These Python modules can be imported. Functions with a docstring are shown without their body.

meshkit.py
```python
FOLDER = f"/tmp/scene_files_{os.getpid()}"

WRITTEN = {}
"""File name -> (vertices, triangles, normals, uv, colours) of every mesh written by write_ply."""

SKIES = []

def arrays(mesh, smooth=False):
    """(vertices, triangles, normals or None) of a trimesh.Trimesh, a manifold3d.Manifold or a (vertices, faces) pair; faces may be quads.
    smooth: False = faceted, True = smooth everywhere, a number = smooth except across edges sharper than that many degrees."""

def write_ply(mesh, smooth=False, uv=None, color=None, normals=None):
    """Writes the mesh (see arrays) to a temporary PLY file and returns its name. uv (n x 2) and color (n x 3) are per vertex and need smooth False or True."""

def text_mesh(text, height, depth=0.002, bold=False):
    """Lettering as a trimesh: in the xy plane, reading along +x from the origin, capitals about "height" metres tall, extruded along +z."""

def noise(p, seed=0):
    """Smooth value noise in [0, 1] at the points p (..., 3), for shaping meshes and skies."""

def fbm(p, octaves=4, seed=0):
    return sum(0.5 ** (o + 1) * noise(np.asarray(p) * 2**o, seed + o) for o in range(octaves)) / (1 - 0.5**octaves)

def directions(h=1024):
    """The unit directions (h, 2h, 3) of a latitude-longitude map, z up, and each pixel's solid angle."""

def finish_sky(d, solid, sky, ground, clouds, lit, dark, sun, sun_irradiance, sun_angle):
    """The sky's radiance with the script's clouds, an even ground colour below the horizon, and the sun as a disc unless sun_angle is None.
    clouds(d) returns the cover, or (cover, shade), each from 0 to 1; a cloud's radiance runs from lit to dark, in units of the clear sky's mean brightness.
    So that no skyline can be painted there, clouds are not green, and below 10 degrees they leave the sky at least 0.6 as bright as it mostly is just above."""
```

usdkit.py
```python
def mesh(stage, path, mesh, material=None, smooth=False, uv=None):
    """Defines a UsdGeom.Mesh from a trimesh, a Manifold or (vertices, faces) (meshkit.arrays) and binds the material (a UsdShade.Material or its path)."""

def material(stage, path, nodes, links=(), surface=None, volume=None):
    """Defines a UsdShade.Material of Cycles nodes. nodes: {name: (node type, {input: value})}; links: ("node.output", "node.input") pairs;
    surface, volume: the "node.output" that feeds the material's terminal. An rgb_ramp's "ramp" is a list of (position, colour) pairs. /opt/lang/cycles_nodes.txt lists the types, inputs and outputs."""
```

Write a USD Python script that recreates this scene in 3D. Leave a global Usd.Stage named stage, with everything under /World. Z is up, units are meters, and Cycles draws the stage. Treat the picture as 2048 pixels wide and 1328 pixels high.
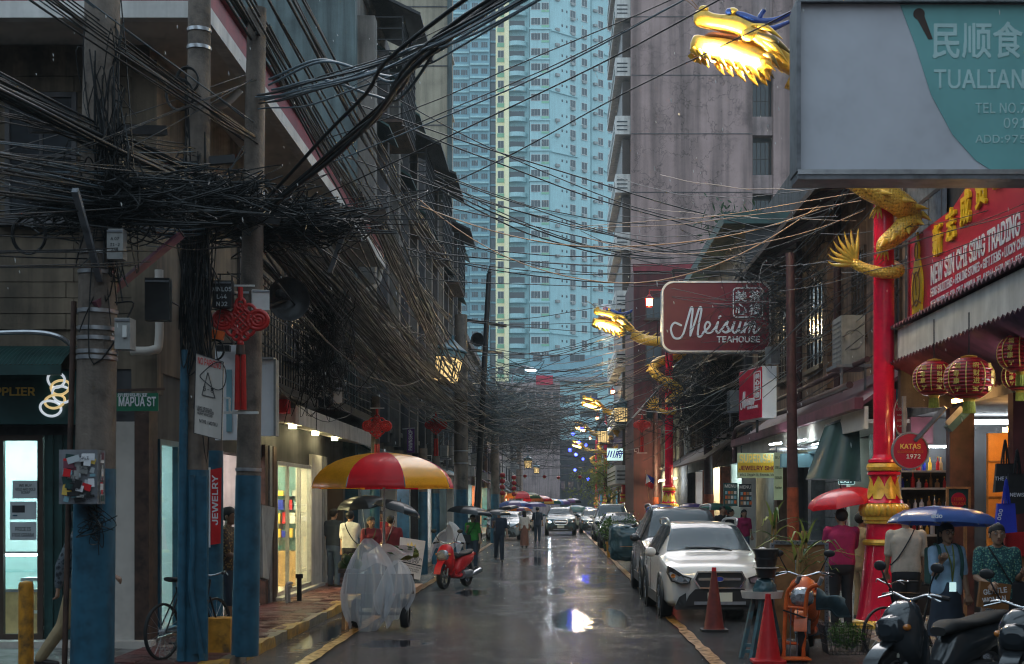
import math, random, glob, numpy as np, trimesh, usdkit, meshkit, manifold3d
from pxr import Usd, UsdGeom, UsdLux, UsdShade, Gf, Sdf
from shapely.geometry import Polygon, LineString, Point, box as sbox
from shapely import affinity, union_all

stage = Usd.Stage.CreateInMemory()
UsdGeom.SetStageUpAxis(stage, UsdGeom.Tokens.z)
UsdGeom.SetStageMetersPerUnit(stage, 1.0)
UsdGeom.Xform.Define(stage, '/World')
UsdGeom.Scope.Define(stage, '/World/Looks')
PI = math.pi
# ------------------------------------------------------------------ camera, sky, sun, exposure
EYE, FPX, CX, CY = 1.93, 2844.4, 1105.0, 1005.0      # eye height; focal length and horizon of the photograph
cam = UsdGeom.Camera.Define(stage, '/World/camera')
cam.AddTranslateOp().Set(Gf.Vec3d(0, 0, EYE)); cam.AddRotateXOp().Set(90)
cam.CreateFocalLengthAttr(50.0); cam.CreateHorizontalApertureAttr(36.0); cam.CreateVerticalApertureAttr(36.0 * 1328 / 2048)
cam.CreateVerticalApertureOffsetAttr((CY - 664) / 2048 * 36); cam.CreateHorizontalApertureOffsetAttr(-(CX - 1024) / 2048 * 36)
cam.CreateFStopAttr(4.0); cam.CreateFocusDistanceAttr(45.0)
cam.CreateClippingRangeAttr(Gf.Vec2f(0.1, 5000)); cam.CreateExposureAttr(1.15)
SUN_EL, SUN_AZ = math.radians(38), math.radians(188)
dome = UsdLux.DomeLight.Define(stage, '/World/sky'); dome.CreateIntensityAttr(1.0)
sky = usdkit.material(stage, '/World/Looks/sky_look', {
    's': ('sky_texture', {'sky_type': 'single_scattering', 'sun_disc': False, 'sun_elevation': SUN_EL, 'sun_rotation': SUN_AZ}),
    'tc': ('texture_coordinate', {}), 'n': ('noise_texture', {'scale': 2.2, 'detail': 5.0}),
    'r': ('rgb_ramp', {'ramp': [(0.3, (0.82,) * 3), (0.7, (1.0,) * 3)]}),
    'c': ('rgb_ramp', {'ramp': [(0.3, (4.9, 6.5, 7.9)), (0.7, (7.0, 8.8, 10.2))]}),
    'm': ('mix_color', {'use_clamp': False}), 'b': ('background_shader', {'strength': 0.058})},
    [('tc.generated', 'n.vector'), ('n.fac', 'r.fac'), ('n.fac', 'c.fac'), ('r.color', 'm.fac'), ('s.color', 'm.a'), ('c.color', 'm.b'), ('m.result', 'b.color')], surface='b.background')
UsdShade.MaterialBindingAPI.Apply(dome.GetPrim()).Bind(sky)
dome.GetPrim().SetCustomDataByKey('kind', 'structure'); dome.GetPrim().SetCustomDataByKey('label', 'overcast teal dusk sky')
sun = UsdLux.DistantLight.Define(stage, '/World/sun')
sun.CreateIntensityAttr(0.17); sun.CreateAngleAttr(40.0); sun.CreateColorAttr(Gf.Vec3f(1.0, 0.92, 0.90)); sun.CreateNormalizeAttr(True)
sun.AddRotateZOp().Set(180 - math.degrees(SUN_AZ)); sun.AddRotateXOp().Set(-(90 - math.degrees(SUN_EL)))

# ------------------------------------------------------------------ helpers
def P(px, py, Y): return np.array([(px - CX) * Y / FPX, Y, EYE + (CY - py) * Y / FPX])
def PX(px, py, X):
    Y = X * FPX / (px - CX); return P(px, py, Y)
def S(Y): return FPX / Y
def Rz(a): c, s = math.cos(a), math.sin(a); return np.array([[c, -s, 0], [s, c, 0], [0, 0, 1.0]])
def Rx(a): c, s = math.cos(a), math.sin(a); return np.array([[1, 0, 0], [0, c, -s], [0, s, c]])
def Ry(a): c, s = math.cos(a), math.sin(a); return np.array([[c, 0, s], [0, 1, 0], [-s, 0, c]])
BV = np.array([[x, y, z] for x in (0, 1) for y in (0, 1) for z in (0, 1)], float)
BF = np.array([[0, 1, 3], [0, 3, 2], [4, 6, 7], [4, 7, 5], [0, 4, 5], [0, 5, 1], [2, 3, 7], [2, 7, 6], [0, 2, 6], [0, 6, 4], [1, 5, 7], [1, 7, 3]])
_SPH = {}
def spline(pts, n=8):
    p = np.asarray(pts, float)
    if len(p) < 3: return p
    q = np.vstack([2 * p[0] - p[1], p, 2 * p[-1] - p[-2]]); out = []
    for i in range(1, len(q) - 2):
        a, b, c, d = q[i - 1:i + 3]
        for t in np.arange(n) / n:
            out.append(.5 * (2 * b + (c - a) * t + (2 * a - 5 * b + 4 * c - d) * t * t + (3 * b - a - 3 * c + d) * t ** 3))
    return np.array(out + [p[-1]])
class MB:
    def __init__(s): s.v, s.f, s.n = [], [], 0
    def add(s, v, f):
        v = np.array(v, float).reshape(-1, 3); f = np.asarray(f, int)
        if f.shape[1] == 4: f = np.vstack([f[:, [0, 1, 2]], f[:, [0, 2, 3]]])
        s.v.append(v); s.f.append(f + s.n); s.n += len(v); return s
    def tm(s, m): return s.add(m.vertices, m.faces)
    def box(s, x0, x1, y0, y1, z0, z1): return s.add(np.array([x0, y0, z0]) + BV * np.array([x1 - x0, y1 - y0, z1 - z0]), BF)
    def obox(s, c, size, R=None):
        v = (BV - .5) * np.asarray(size, float)
        return s.add((v @ R.T if R is not None else v) + np.asarray(c, float), BF)
    def bar(s, a, b, w, h=None, up=(0, 0, 1)):
        a, b = np.asarray(a, float), np.asarray(b, float); h = h or w; t = b - a; L = np.linalg.norm(t); t = t / L
        u = np.cross(t, up)
        if np.linalg.norm(u) < 1e-3: u = np.cross(t, (0, 1, 0))
        u /= np.linalg.norm(u); k = np.cross(u, t)
        return s.obox((a + b) / 2, (w, L, h), np.array([u, t, k]).T)
    def tube(s, pts, r, n=8, cap=True, flat=1.0):
        p = np.asarray(pts, float); m = len(p); r = np.broadcast_to(np.asarray(r, float), (m,))
        t = np.gradient(p, axis=0); t /= np.linalg.norm(t, axis=1, keepdims=True) + 1e-12
        a = np.zeros_like(p); ref = np.array([0, 0, 1.0]) if abs(t[0, 2]) < .9 else np.array([1.0, 0, 0])
        for i in range(m):
            ref = ref - t[i] * (ref @ t[i]); ref /= np.linalg.norm(ref) + 1e-12; a[i] = ref
        b = np.cross(t, a); g = np.arange(n) * 2 * PI / n
        v = p[:, None] + r[:, None, None] * (flat * np.cos(g)[None, :, None] * a[:, None] + np.sin(g)[None, :, None] * b[:, None])
        i, j = np.meshgrid(np.arange(m - 1), np.arange(n), indexing='ij')
        q = np.stack([i * n + j, (i + 1) * n + j, (i + 1) * n + (j + 1) % n, i * n + (j + 1) % n], -1).reshape(-1, 4)[:, ::-1]
        s.add(v.reshape(-1, 3), q)
        if cap:
            s.add(v[0], [[0, k, k + 1] for k in range(1, n - 1)]); s.add(v[-1], [[0, k + 1, k] for k in range(1, n - 1)])
        return s
    def cyl(s, a, b, r0, r1=None, n=12): return s.tube([a, b], [r0, r0 if r1 is None else r1], n)
    def lathe(s, prof, n=24, at=(0, 0, 0), R=None, sq=None):
        p = np.asarray(prof, float); g = np.arange(n) * 2 * PI / n; m = len(p)
        v = np.stack([p[:, :1] * np.cos(g), p[:, :1] * np.sin(g), np.repeat(p[:, 1:], n, 1)], -1).reshape(-1, 3)
        if sq is not None: v = v * np.asarray(sq)
        i, j = np.meshgrid(np.arange(m - 1), np.arange(n), indexing='ij')
        q = np.stack([i * n + j, i * n + (j + 1) % n, (i + 1) * n + (j + 1) % n, (i + 1) * n + j], -1).reshape(-1, 4)
        if R is not None: v = v @ R.T
        return s.add(v + np.asarray(at, float), q)
    def sph(s, c, r, lev=2):
        if lev not in _SPH: m = trimesh.creation.icosphere(lev); _SPH[lev] = (np.array(m.vertices), np.array(m.faces))
        v, f = _SPH[lev]; return s.add(v * np.asarray(r, float) + np.asarray(c, float), f)
    def grid(s, V, closed=False):
        V = np.asarray(V, float); m, n = V.shape[:2]; k = n if closed else n - 1
        i, j = np.meshgrid(np.arange(m - 1), np.arange(k), indexing='ij')
        return s.add(V.reshape(-1, 3), np.stack([i * n + j, i * n + (j + 1) % n, (i + 1) * n + (j + 1) % n, (i + 1) * n + j], -1).reshape(-1, 4))
    def poly(s, shape, depth, O=(0, 0, 0), u=(1, 0, 0), v=(0, 0, 1)):
        """a shapely outline in the (u, v) plane at O, extruded by depth along u x v"""
        for g in getattr(shape, 'geoms', [shape]):
            if g.is_empty or g.area < 1e-9: continue
            m = trimesh.creation.extrude_polygon(g, depth, engine='earcut'); s.put(m, O, u, v)
        return s
    def put(s, m, O, u, v):
        u, v = np.asarray(u, float), np.asarray(v, float); w = np.cross(u, v); q = np.array(m.vertices)
        return s.add(np.asarray(O, float) + q[:, :1] * u + q[:, 1:2] * v + q[:, 2:] * w, m.faces)
    def V(s): return np.vstack(s.v)
    def F(s): return np.vstack(s.f)
    def xf(s, R=None, t=(0, 0, 0), k=1.0):
        s.v = [((v * k) @ R.T if R is not None else v * k) + np.asarray(t, float) for v in s.v]; return s
    def clone(s):
        o = MB(); o.v = [v.copy() for v in s.v]; o.f = list(s.f); o.n = s.n; return o
_count = {}
def numbered(parent, name):
    k = (parent, name); c = _count.get(k, 0); _count[k] = c + 1
    return f'{parent}/{name}' + (f'_{c:03d}' if c else '')
def keys(prim, label=None, cat=None, group=None, kind=None):
    for k, v in (('label', label), ('category', cat), ('group', group), ('kind', kind)):
        if v: prim.SetCustomDataByKey(k, v)
class Part:
    def __init__(s, name, mb, mat, smooth, label, kind): s.name, s.mb, s.mat, s.smooth, s.label, s.kind, s.subs = name, mb, mat, smooth, label, kind, []
    def sub(s, name, mb, mat, smooth=False, label=None):
        q = Part(name, mb, mat, smooth, label, None); s.subs.append(q); return q
class Thing:
    """One top-level object: collects its parts, then writes an Xform at its base with the parts as children."""
    def __init__(s, name, label, cat=None, group=None, kind=None): s.name, s.label, s.cat, s.group, s.kind, s.parts = name, label, cat, group, kind, []
    def part(s, name, mb, mat, smooth=False, label=None, kind=None):
        p = Part(name, mb, mat, smooth, label, kind); s.parts.append(p); return p
    def done(s, loc=None, rotz=0.0, local=False, k=1.0):
        allp = s.parts
        if not local:
            b = np.vstack([p.mb.V() for p in allp]); lo, hi = b.min(0), b.max(0)
            base = np.array([(lo[0] + hi[0]) / 2, (lo[1] + hi[1]) / 2, lo[2]]); loc = base if loc is None else np.asarray(loc, float); off = -loc
        else: off = np.zeros(3); loc = np.zeros(3) if loc is None else np.asarray(loc, float)
        s.path = numbered('/World', s.name); x = UsdGeom.Xform.Define(stage, s.path)
        x.AddTranslateOp().Set(Gf.Vec3d(*map(float, loc)))
        if rotz: x.AddRotateZOp().Set(math.degrees(rotz))
        if k != 1.0: x.AddScaleOp().Set(Gf.Vec3f(k, k, k))
        keys(x.GetPrim(), s.label, s.cat, s.group, s.kind)
        def write(p, parent):
            path = numbered(parent, p.name); v, f = p.mb.V() + off, p.mb.F()
            m = usdkit.mesh(stage, path, (v, f), p.mat, p.smooth)
            keys(m.GetPrim(), p.label, None, None, p.kind)
            for q in p.subs: write(q, path)
        for p in allp: write(p, s.path)
        return s
def again(t, loc, rotz=0.0, label=None, group=None, k=1.0):
    path = numbered('/World', t.name); x = UsdGeom.Xform.Define(stage, path)
    x.GetPrim().GetReferences().AddInternalReference(t.path)
    x.ClearXformOpOrder()
    a = x.GetPrim().GetAttribute('xformOp:translate')
    ops = []
    o = UsdGeom.XformOp(a) if a else x.AddTranslateOp(); o.Set(Gf.Vec3d(*map(float, loc))); ops.append(o)
    a = x.GetPrim().GetAttribute('xformOp:rotateZ'); o = UsdGeom.XformOp(a) if a else x.AddRotateZOp(); o.Set(math.degrees(rotz)); ops.append(o)
    a = x.GetPrim().GetAttribute('xformOp:scale'); o = UsdGeom.XformOp(a) if a else x.AddScaleOp(); o.Set(Gf.Vec3f(k, k, k)); ops.append(o)
    x.SetXformOpOrder(ops)
    keys(x.GetPrim(), label or t.label, t.cat, group or t.group); x.GetPrim().SetInstanceable(True)
def single(name, label, cat, mb, mat, smooth=False, group=None, kind=None):
    path = numbered('/World', name); m = usdkit.mesh(stage, path, (mb.V(), mb.F()), mat, smooth)
    keys(m.GetPrim(), label, cat, group, kind); return path

# lettering, cut from the renderer's own fonts
from PIL import Image, ImageDraw, ImageFont
_FONT, _TXT = {}, {}
def txt(text, h, depth=.01, font='inter', bold=0, slant=0.0, widen=1.0, w=None):
    """lettering about h tall in the xy plane, centred on the origin; w = total width wanted"""
    key = (text, font, bold)
    if key not in _TXT:
        if font not in _FONT:
            pat = {'inter': 'Inter.woff2', 'cjk': 'Noto Sans CJK*', 'mono': 'DejaVu*'}[font]
            _FONT[font] = ImageFont.truetype(glob.glob('/opt/blender-*/*/datafiles/fonts/' + pat)[0], 72)
        f = _FONT[font]; x0, y0, x1, y1 = f.getbbox(text, anchor='ls', stroke_width=bold)
        im = Image.new('L', (x1 - x0 + 8, y1 - y0 + 8)); ImageDraw.Draw(im).text((4 - x0, 4 - y0), text, 255, f, anchor='ls', stroke_width=bold)
        on = np.pad(np.asarray(im) > 127, ((0, 0), (1, 1))).astype(np.int8)
        rows, st = np.nonzero(np.diff(on, axis=1) == 1); en = np.nonzero(np.diff(on, axis=1) == -1)[1]
        from shapely import box as vbox
        _TXT[key] = union_all(vbox(st, -rows - 1, en, -rows)).buffer(.6).buffer(-.6).simplify(.8)
    g = _TXT[key]; a, b, c, d = g.bounds; k = h / (d - b)
    g = affinity.translate(g, -(a + c) / 2, -(b + d) / 2); g = affinity.scale(g, (w / (c - a)) if w else k * widen, k, origin=(0, 0))
    return affinity.skew(g, xs=slant, origin=(0, 0)) if slant else g

# ------------------------------------------------------------------ materials
L = '/World/Looks/'
def lin(r, g, b): return tuple(((c / 255) / 12.92 if c < 10 else ((c / 255 + .055) / 1.055) ** 2.4) for c in (r, g, b))
def mk(name, col, rough=.5, metal=0.0, var=.25, vs=2.0, bump=0.0, bs=30.0, streak=0.0, coat=0.0, spec=.5, emit=None, es=0.0, tl=0.0, dirt=None, rvar=0.0):
    col = np.array(col, float)
    n = {'g': ('geometry', {}), 'p': ('principled_bsdf', {'roughness': rough, 'metallic': metal, 'specular_ior_level': spec, 'base_color': tuple(col)})}
    l = []
    if coat: n['p'][1].update(coat_weight=coat, coat_roughness=.06)
    if emit is not None: n['p'][1].update(emission_color=tuple(emit), emission_strength=es)
    if var:
        n['n'] = ('noise_texture', {'scale': vs, 'detail': 6.0, 'roughness': .62}); l.append(('g.position', 'n.vector'))
        d = np.array(dirt if dirt is not None else col * (1 - 1.3 * min(var, .7)), float)
        n['r'] = ('rgb_ramp', {'ramp': [(.28, tuple(d)), (.48, tuple(col)), (.75, tuple(np.clip(col * (1 + var), 0, .95)))]}); l.append(('n.fac', 'r.fac'))
        last = 'r.color'
        if streak:
            n['mp'] = ('mapping', {'scale': (1.6, 1.6, .09)}); n['n2'] = ('noise_texture', {'scale': 2.3, 'detail': 5.0, 'roughness': .6})
            n['r2'] = ('rgb_ramp', {'ramp': [(.36, (1 - streak,) * 3), (.6, (1, 1, 1))]})
            n['mx'] = ('mix_color', {'blend_type': 'multiply', 'fac': 1.0})
            l += [('g.position', 'mp.vector'), ('mp.vector', 'n2.vector'), ('n2.fac', 'r2.fac'), (last, 'mx.a'), ('r2.color', 'mx.b')]; last = 'mx.result'
        l.append((last, 'p.base_color'))
        if rvar:
            n['rr'] = ('map_range', {'from_min': .3, 'from_max': .7, 'to_min': max(.02, rough - rvar), 'to_max': min(1, rough + rvar)}); l += [('n.fac', 'rr.value'), ('rr.result', 'p.roughness')]
    if bump:
        n['bn'] = ('noise_texture', {'scale': bs, 'detail': 4.0}); n['b'] = ('bump', {'strength': bump, 'distance': .02})
        l += [('g.position', 'bn.vector'), ('bn.fac', 'b.height'), ('b.normal', 'p.normal')]
    surf = 'p.BSDF'
    if tl:
        n['t'] = ('translucent_bsdf', {'color': tuple(np.clip(col * 1.3, 0, .9))}); n['mc'] = ('mix_closure', {'fac': tl})
        l += [('p.BSDF', 'mc.closure1'), ('t.BSDF', 'mc.closure2')]; surf = 'mc.closure'
    return usdkit.material(stage, L + name, n, l, surface=surf)
def glow(name, col, s): return usdkit.material(stage, L + name, {'e': ('emission', {'color': tuple(col), 'strength': s})}, surface='e.emission')
def pane(name, tint=(.95, .98, .98), lo=.025, rough=.02):
    n = {'t': ('transparent_bsdf', {'color': tint}), 'g': ('glossy_bsdf', {'color': (.9, .95, 1.0), 'roughness': rough}), 'm': ('mix_closure', {}), 'lw': ('layer_weight', {'blend': .5}),
         'pw': ('math', {'math_type': 'power', 'value2': 5.0}), 'ma': ('math', {'math_type': 'multiply_add', 'value2': .55, 'value3': lo})}
    l = [('lw.facing', 'pw.value1'), ('pw.value', 'ma.value1'), ('ma.value', 'm.fac'), ('t.BSDF', 'm.closure1'), ('g.BSDF', 'm.closure2')]
    return usdkit.material(stage, L + name, n, l, surface='m.closure')
M = {}
def D(name, *a, **k): M[name] = mk(name + '_look', *a, **k)
D('concrete', (.20, .19, .18), .7, var=.5, vs=3, bump=.35, bs=25, streak=.4)
D('pole_concrete', (.16, .125, .10), .65, var=.5, vs=4, bump=.4, bs=40, streak=.35)
D('blue_paint', (.022, .095, .15), .38, var=.4, vs=5, bump=.12, bs=14, streak=.25)
D('yellow_paint', (.50, .22, .02), .45, var=.5, vs=6, bump=.2, dirt=(.09, .05, .02))
D('line_paint', (.26, .12, .015), .3, var=.6, vs=9, dirt=(.04, .03, .02), rvar=.15)
D('kerb', (.17, .14, .10), .45, var=.6, vs=3, bump=.5, bs=12, dirt=(.05, .04, .03))
D('kerb_yellow', (.34, .19, .03), .45, var=.7, vs=4, bump=.5, bs=12, dirt=(.07, .055, .04))
D('paver', (.15, .055, .05), .3, var=.5, vs=2.5, bump=.5, bs=18, rvar=.2)
D('paver2', (.12, .06, .055), .35, var=.5, vs=2.5, bump=.5, bs=18, rvar=.2)
D('cream_wall', (.165, .125, .085), .8, var=.4, vs=1.2, bump=.15, streak=.55)
D('beige_wall', (.32, .28, .21), .8, var=.25, vs=.6, bump=.1, streak=.35)
D('grey_wall', (.095, .09, .095), .8, var=.4, vs=.9, bump=.2, streak=.5)
D('fin_wall', (.165, .15, .135), .75, var=.35, vs=1, bump=.2, streak=.5)
D('teal_wall', (.08, .115, .12), .8, var=.4, vs=.8, bump=.3, bs=6, streak=.5)
D('pink_wall', (.33, .25, .24), .8, var=.35, vs=.5, bump=.2, bs=6, streak=.4, dirt=(.14, .10, .10))
D('brown_wall', (.30, .185, .13), .75, var=.35, vs=1.2, bump=.2, streak=.55)
D('red_wall', (.085, .012, .014), .7, var=.35, vs=.8, streak=.4)
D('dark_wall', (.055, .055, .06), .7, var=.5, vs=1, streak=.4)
D('tower_white', (.36, .57, .59), .7, var=.1, vs=.05, streak=.12)
D('shop_wall', (.58, .70, .70), .6, var=.1, vs=2)
D('tower_blue', (.20, .37, .43), .7, var=.1, vs=.05, streak=.12)
D('tower_cream', (.92, .82, .50), .7, var=.1, vs=.05)
D('tower_green', (.22, .46, .30), .7, var=.1, vs=.05)
D('tower_glass', (.014, .026, .034), .18, var=.5, vs=.4, spec=.8)
D('window_dark', (.012, .016, .02), .12, var=.5, vs=1, spec=.7)
D('white_paint', (.62, .60, .57), .5, var=.15, vs=3, streak=.25)
D('soffit', (.55, .50, .45), .6, var=.2, vs=1.5)
D('black_metal', (.014, .014, .016), .4, var=.4, vs=6, metal=.3)
D('dark_rust', (.06, .03, .02), .6, var=.6, vs=6, bump=.2)
D('red_trim', (.22, .012, .025), .45, var=.3, vs=2, streak=.3)
D('steel', (.45, .46, .48), .32, metal=.9, var=.2, vs=8)
D('dull_steel', (.20, .21, .23), .45, metal=.6, var=.4, vs=5)
D('frame_brown', (.05, .03, .022), .45, var=.3, vs=3)
D('green_dark', (.010, .045, .042), .5, var=.35, vs=3, bump=.1)
D('sign_teal', (.012, .055, .055), .35, var=.15, vs=3)
D('black_plastic', (.012, .012, .013), .38, var=.3, vs=8)
D('rubber', (.014, .014, .015), .7, var=.4, vs=14)
D('white_plastic', (.62, .62, .60), .4, var=.12, vs=6)
D('grey_plastic', (.30, .30, .29), .45, var=.2, vs=6, streak=.3)
D('paper', (.46, .50, .52), .7, var=.06, vs=8)
D('ink', (.015, .015, .02), .6, var=0)
D('gold_paint', (.80, .47, .06), .32, metal=.15, var=.35, vs=7, coat=.3)
D('gold_letter', (.80, .55, .12), .35, metal=.2, var=.1, vs=6)
D('pole_red', (.70, .008, .045), .25, var=.22, vs=3, coat=.5, bump=.04, bs=20)
D('sign_red', (.44, .008, .04), .35, var=.10, vs=2)
D('bright_red', (.55, .015, .02), .4, var=.15, vs=4)
D('sign_white', (.72, .72, .74), .45, var=.05, vs=3)
D('chrome', (.75, .76, .78), .12, metal=1.0, var=0)
D('wood', (.30, .15, .06), .5, var=.35, vs=7, bump=.1)
D('light_wood', (.55, .36, .17), .45, var=.2, vs=6)
D('orange_pipe', (.26, .05, .018), .55, var=.5, vs=7, bump=.15)
D('orange_paint', (.62, .11, .02), .35, var=.2, vs=7)
D('brown_pipe', (.075, .03, .032), .5, var=.5, vs=6, streak=.3)
D('purple_trim', (.15, .045, .065), .4, var=.4, vs=2, streak=.35)
D('cable', (.007, .008, .009), .4, var=0, spec=.35)
D('cable_grey', (.075, .11, .135), .4, var=.3, vs=10)
D('leaf', (.05, .11, .022), .45, var=.45, vs=6, tl=.3)
D('leaf_dark', (.022, .05, .018), .5, var=.45, vs=4, tl=.25)
D('leaf_yellow', (.20, .24, .05), .45, var=.4, vs=5, tl=.3)
D('bark', (.07, .05, .035), .85, var=.4, vs=8, bump=.4)
D('skin', (.34, .19, .12), .5, var=.08, vs=10)
D('skin_dark', (.20, .105, .065), .5, var=.08, vs=10)
D('hair', (.008, .006, .006), .65, var=.3, vs=30)
M['pane'] = pane('window_pane_look'); M['clear'] = pane('display_glass_look', (.9, .97, .96), .04)
# ------------------------------------------------------------------ the setting
PUDDLES = ((.32, 23.4, .42, 2.4), (1.05, 23.8, .26, 2.4), (-1.7, 30.5, .4, 1.3), (-3.36, 21.5, .3, 3.4), (1.0, 36, .45, 2.6), (-.5, 47, .7, 4.0), (.1, 31, .2, 1.4), (-2.2, 19.5, .5, .6))
def road_material():
    n = {'g': ('geometry', {}), 'p': ('principled_bsdf', {'specular_ior_level': .55}),
         'n': ('noise_texture', {'scale': .6, 'detail': 8.0, 'roughness': .68}), 'f': ('noise_texture', {'scale': 30.0, 'detail': 3.0}), 'pn': ('noise_texture', {'scale': 2.6, 'detail': 6.0, 'roughness': .65}),
         'v': ('voronoi_texture', {'scale': 44.0}), 'mp': ('mapping', {'scale': (1, .45, 1)}),
         'w': ('rgb_ramp', {'ramp': [(.30, (.05,) * 3), (.5, (.13,) * 3), (.7, (.25,) * 3)]}),
         'cr': ('rgb_ramp', {'ramp': [(.35, (.008, .008, .011)), (.6, (.018, .017, .020)), (.75, (.030, .027, .030))]}),
         'cf': ('rgb_ramp', {'ramp': [(.3, (.5,) * 3), (.7, (1.4,) * 3)]}), 'mx': ('mix_color', {'blend_type': 'multiply', 'fac': 1.0, 'use_clamp': False}),
         'pa': ('math', {'math_type': 'multiply_add', 'value2': 1.5, 'value3': -.75}), 'pd': ('math', {'math_type': 'add'}), 'pm': ('map_range', {'from_min': .84, 'from_max': 1.02, 'to_min': 0.0, 'to_max': 1.0, 'clamp': True}),
         'ro': ('math', {'math_type': 'multiply_add', 'value3': .015}), 'bs': ('math', {'math_type': 'multiply_add', 'value2': .95, 'value3': .02}), 'b': ('bump', {'distance': .032})}
    l = [('g.position', 'mp.vector'), ('mp.vector', 'n.vector'), ('g.position', 'f.vector'), ('g.position', 'pn.vector'), ('g.position', 'v.vector'), ('n.fac', 'w.fac'), ('n.fac', 'cr.fac'), ('f.fac', 'cf.fac'), ('pn.fac', 'pa.value1'),
         ('cr.color', 'mx.a'), ('cf.color', 'mx.b'), ('mx.result', 'p.base_color'), ('v.distance', 'b.height'), ('b.normal', 'p.normal')]
    last = None
    for i, (cx, cy, rx, ry) in enumerate(PUDDLES):
        n[f'm{i}'] = ('mapping', {'scale': (1 / rx, 1 / ry, 0), 'location': (-cx / rx, -cy / ry, 0)}); n[f'l{i}'] = ('vector_math', {'math_type': 'length'}); l += [('g.position', f'm{i}.vector'), (f'm{i}.vector', f'l{i}.vector1')]
        if last: n[f'k{i}'] = ('math', {'math_type': 'minimum'}); l += [(last, f'k{i}.value1'), (f'l{i}.value', f'k{i}.value2')]; last = f'k{i}.value'
        else: last = f'l{i}.value'
    l += [(last, 'pd.value1'), ('pa.value', 'pd.value2'), ('pd.value', 'pm.value'), ('pm.result', 'ro.value1'), ('w.color', 'ro.value2'), ('ro.value', 'p.roughness'), ('pm.result', 'bs.value1'), ('bs.value', 'b.strength')]
    return usdkit.material(stage, L + 'wet_asphalt_look', n, l, surface='p.BSDF')
M['road'] = road_material()
rng = random.Random(7)
single('ground', 'dark paved ground under the whole district', None, MB().add([[-500, -200, -.03], [500, -200, -.03], [500, 900, -.03], [-500, 900, -.03]], [[0, 1, 2, 3]]), M['dark_wall'], kind='structure')
xs, ys = np.linspace(-3.75, 4.3, 30), np.concatenate([np.linspace(-20, 15, 12), np.linspace(15.5, 60, 120), np.linspace(62, 260, 80)])
gx, gy = np.meshgrid(xs, ys); gz = .007 * (meshkit.fbm(np.stack([gx * .8, gy * .5, gx * 0], -1), 3, 5) - .5) - .0025 * np.abs(gx) ** 1.2
single('road', 'wet dark asphalt street with puddles and reflections', None, MB().grid(np.stack([gx, gy, gz], -1).transpose(1, 0, 2)[::-1].transpose(1, 0, 2)[:, ::-1]), M['road'], smooth=True, kind='structure')
single('side_street', 'wet asphalt of the crossing side street', None, MB().add([[-40, 3, -.02], [-3.75, 3, -.02], [-3.75, 15.9, -.02], [-40, 15.9, -.02]], [[0, 1, 2, 3]]), M['road'], kind='structure')
def line(pts, w, name, label):
    mb = MB(); pts = spline(pts, 40)
    jag = np.array([rng.uniform(-.02, .02) for _ in pts]); z = .014
    a = np.stack([pts[:, 0] - w / 2 + jag, pts[:, 1], np.full(len(pts), z)], 1); b = np.stack([pts[:, 0] + w / 2 + jag[::-1], pts[:, 1], np.full(len(pts), z)], 1)
    mb.grid(np.stack([b, a], 1)); single(name, label, None, mb, M['line_paint'], kind='structure')
line([(-2.98, 14, 0), (-2.95, 30, 0), (-2.9, 60, 0), (-2.8, 110, 0)], .16, 'road_line', 'worn yellow edge line left of the street')
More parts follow.
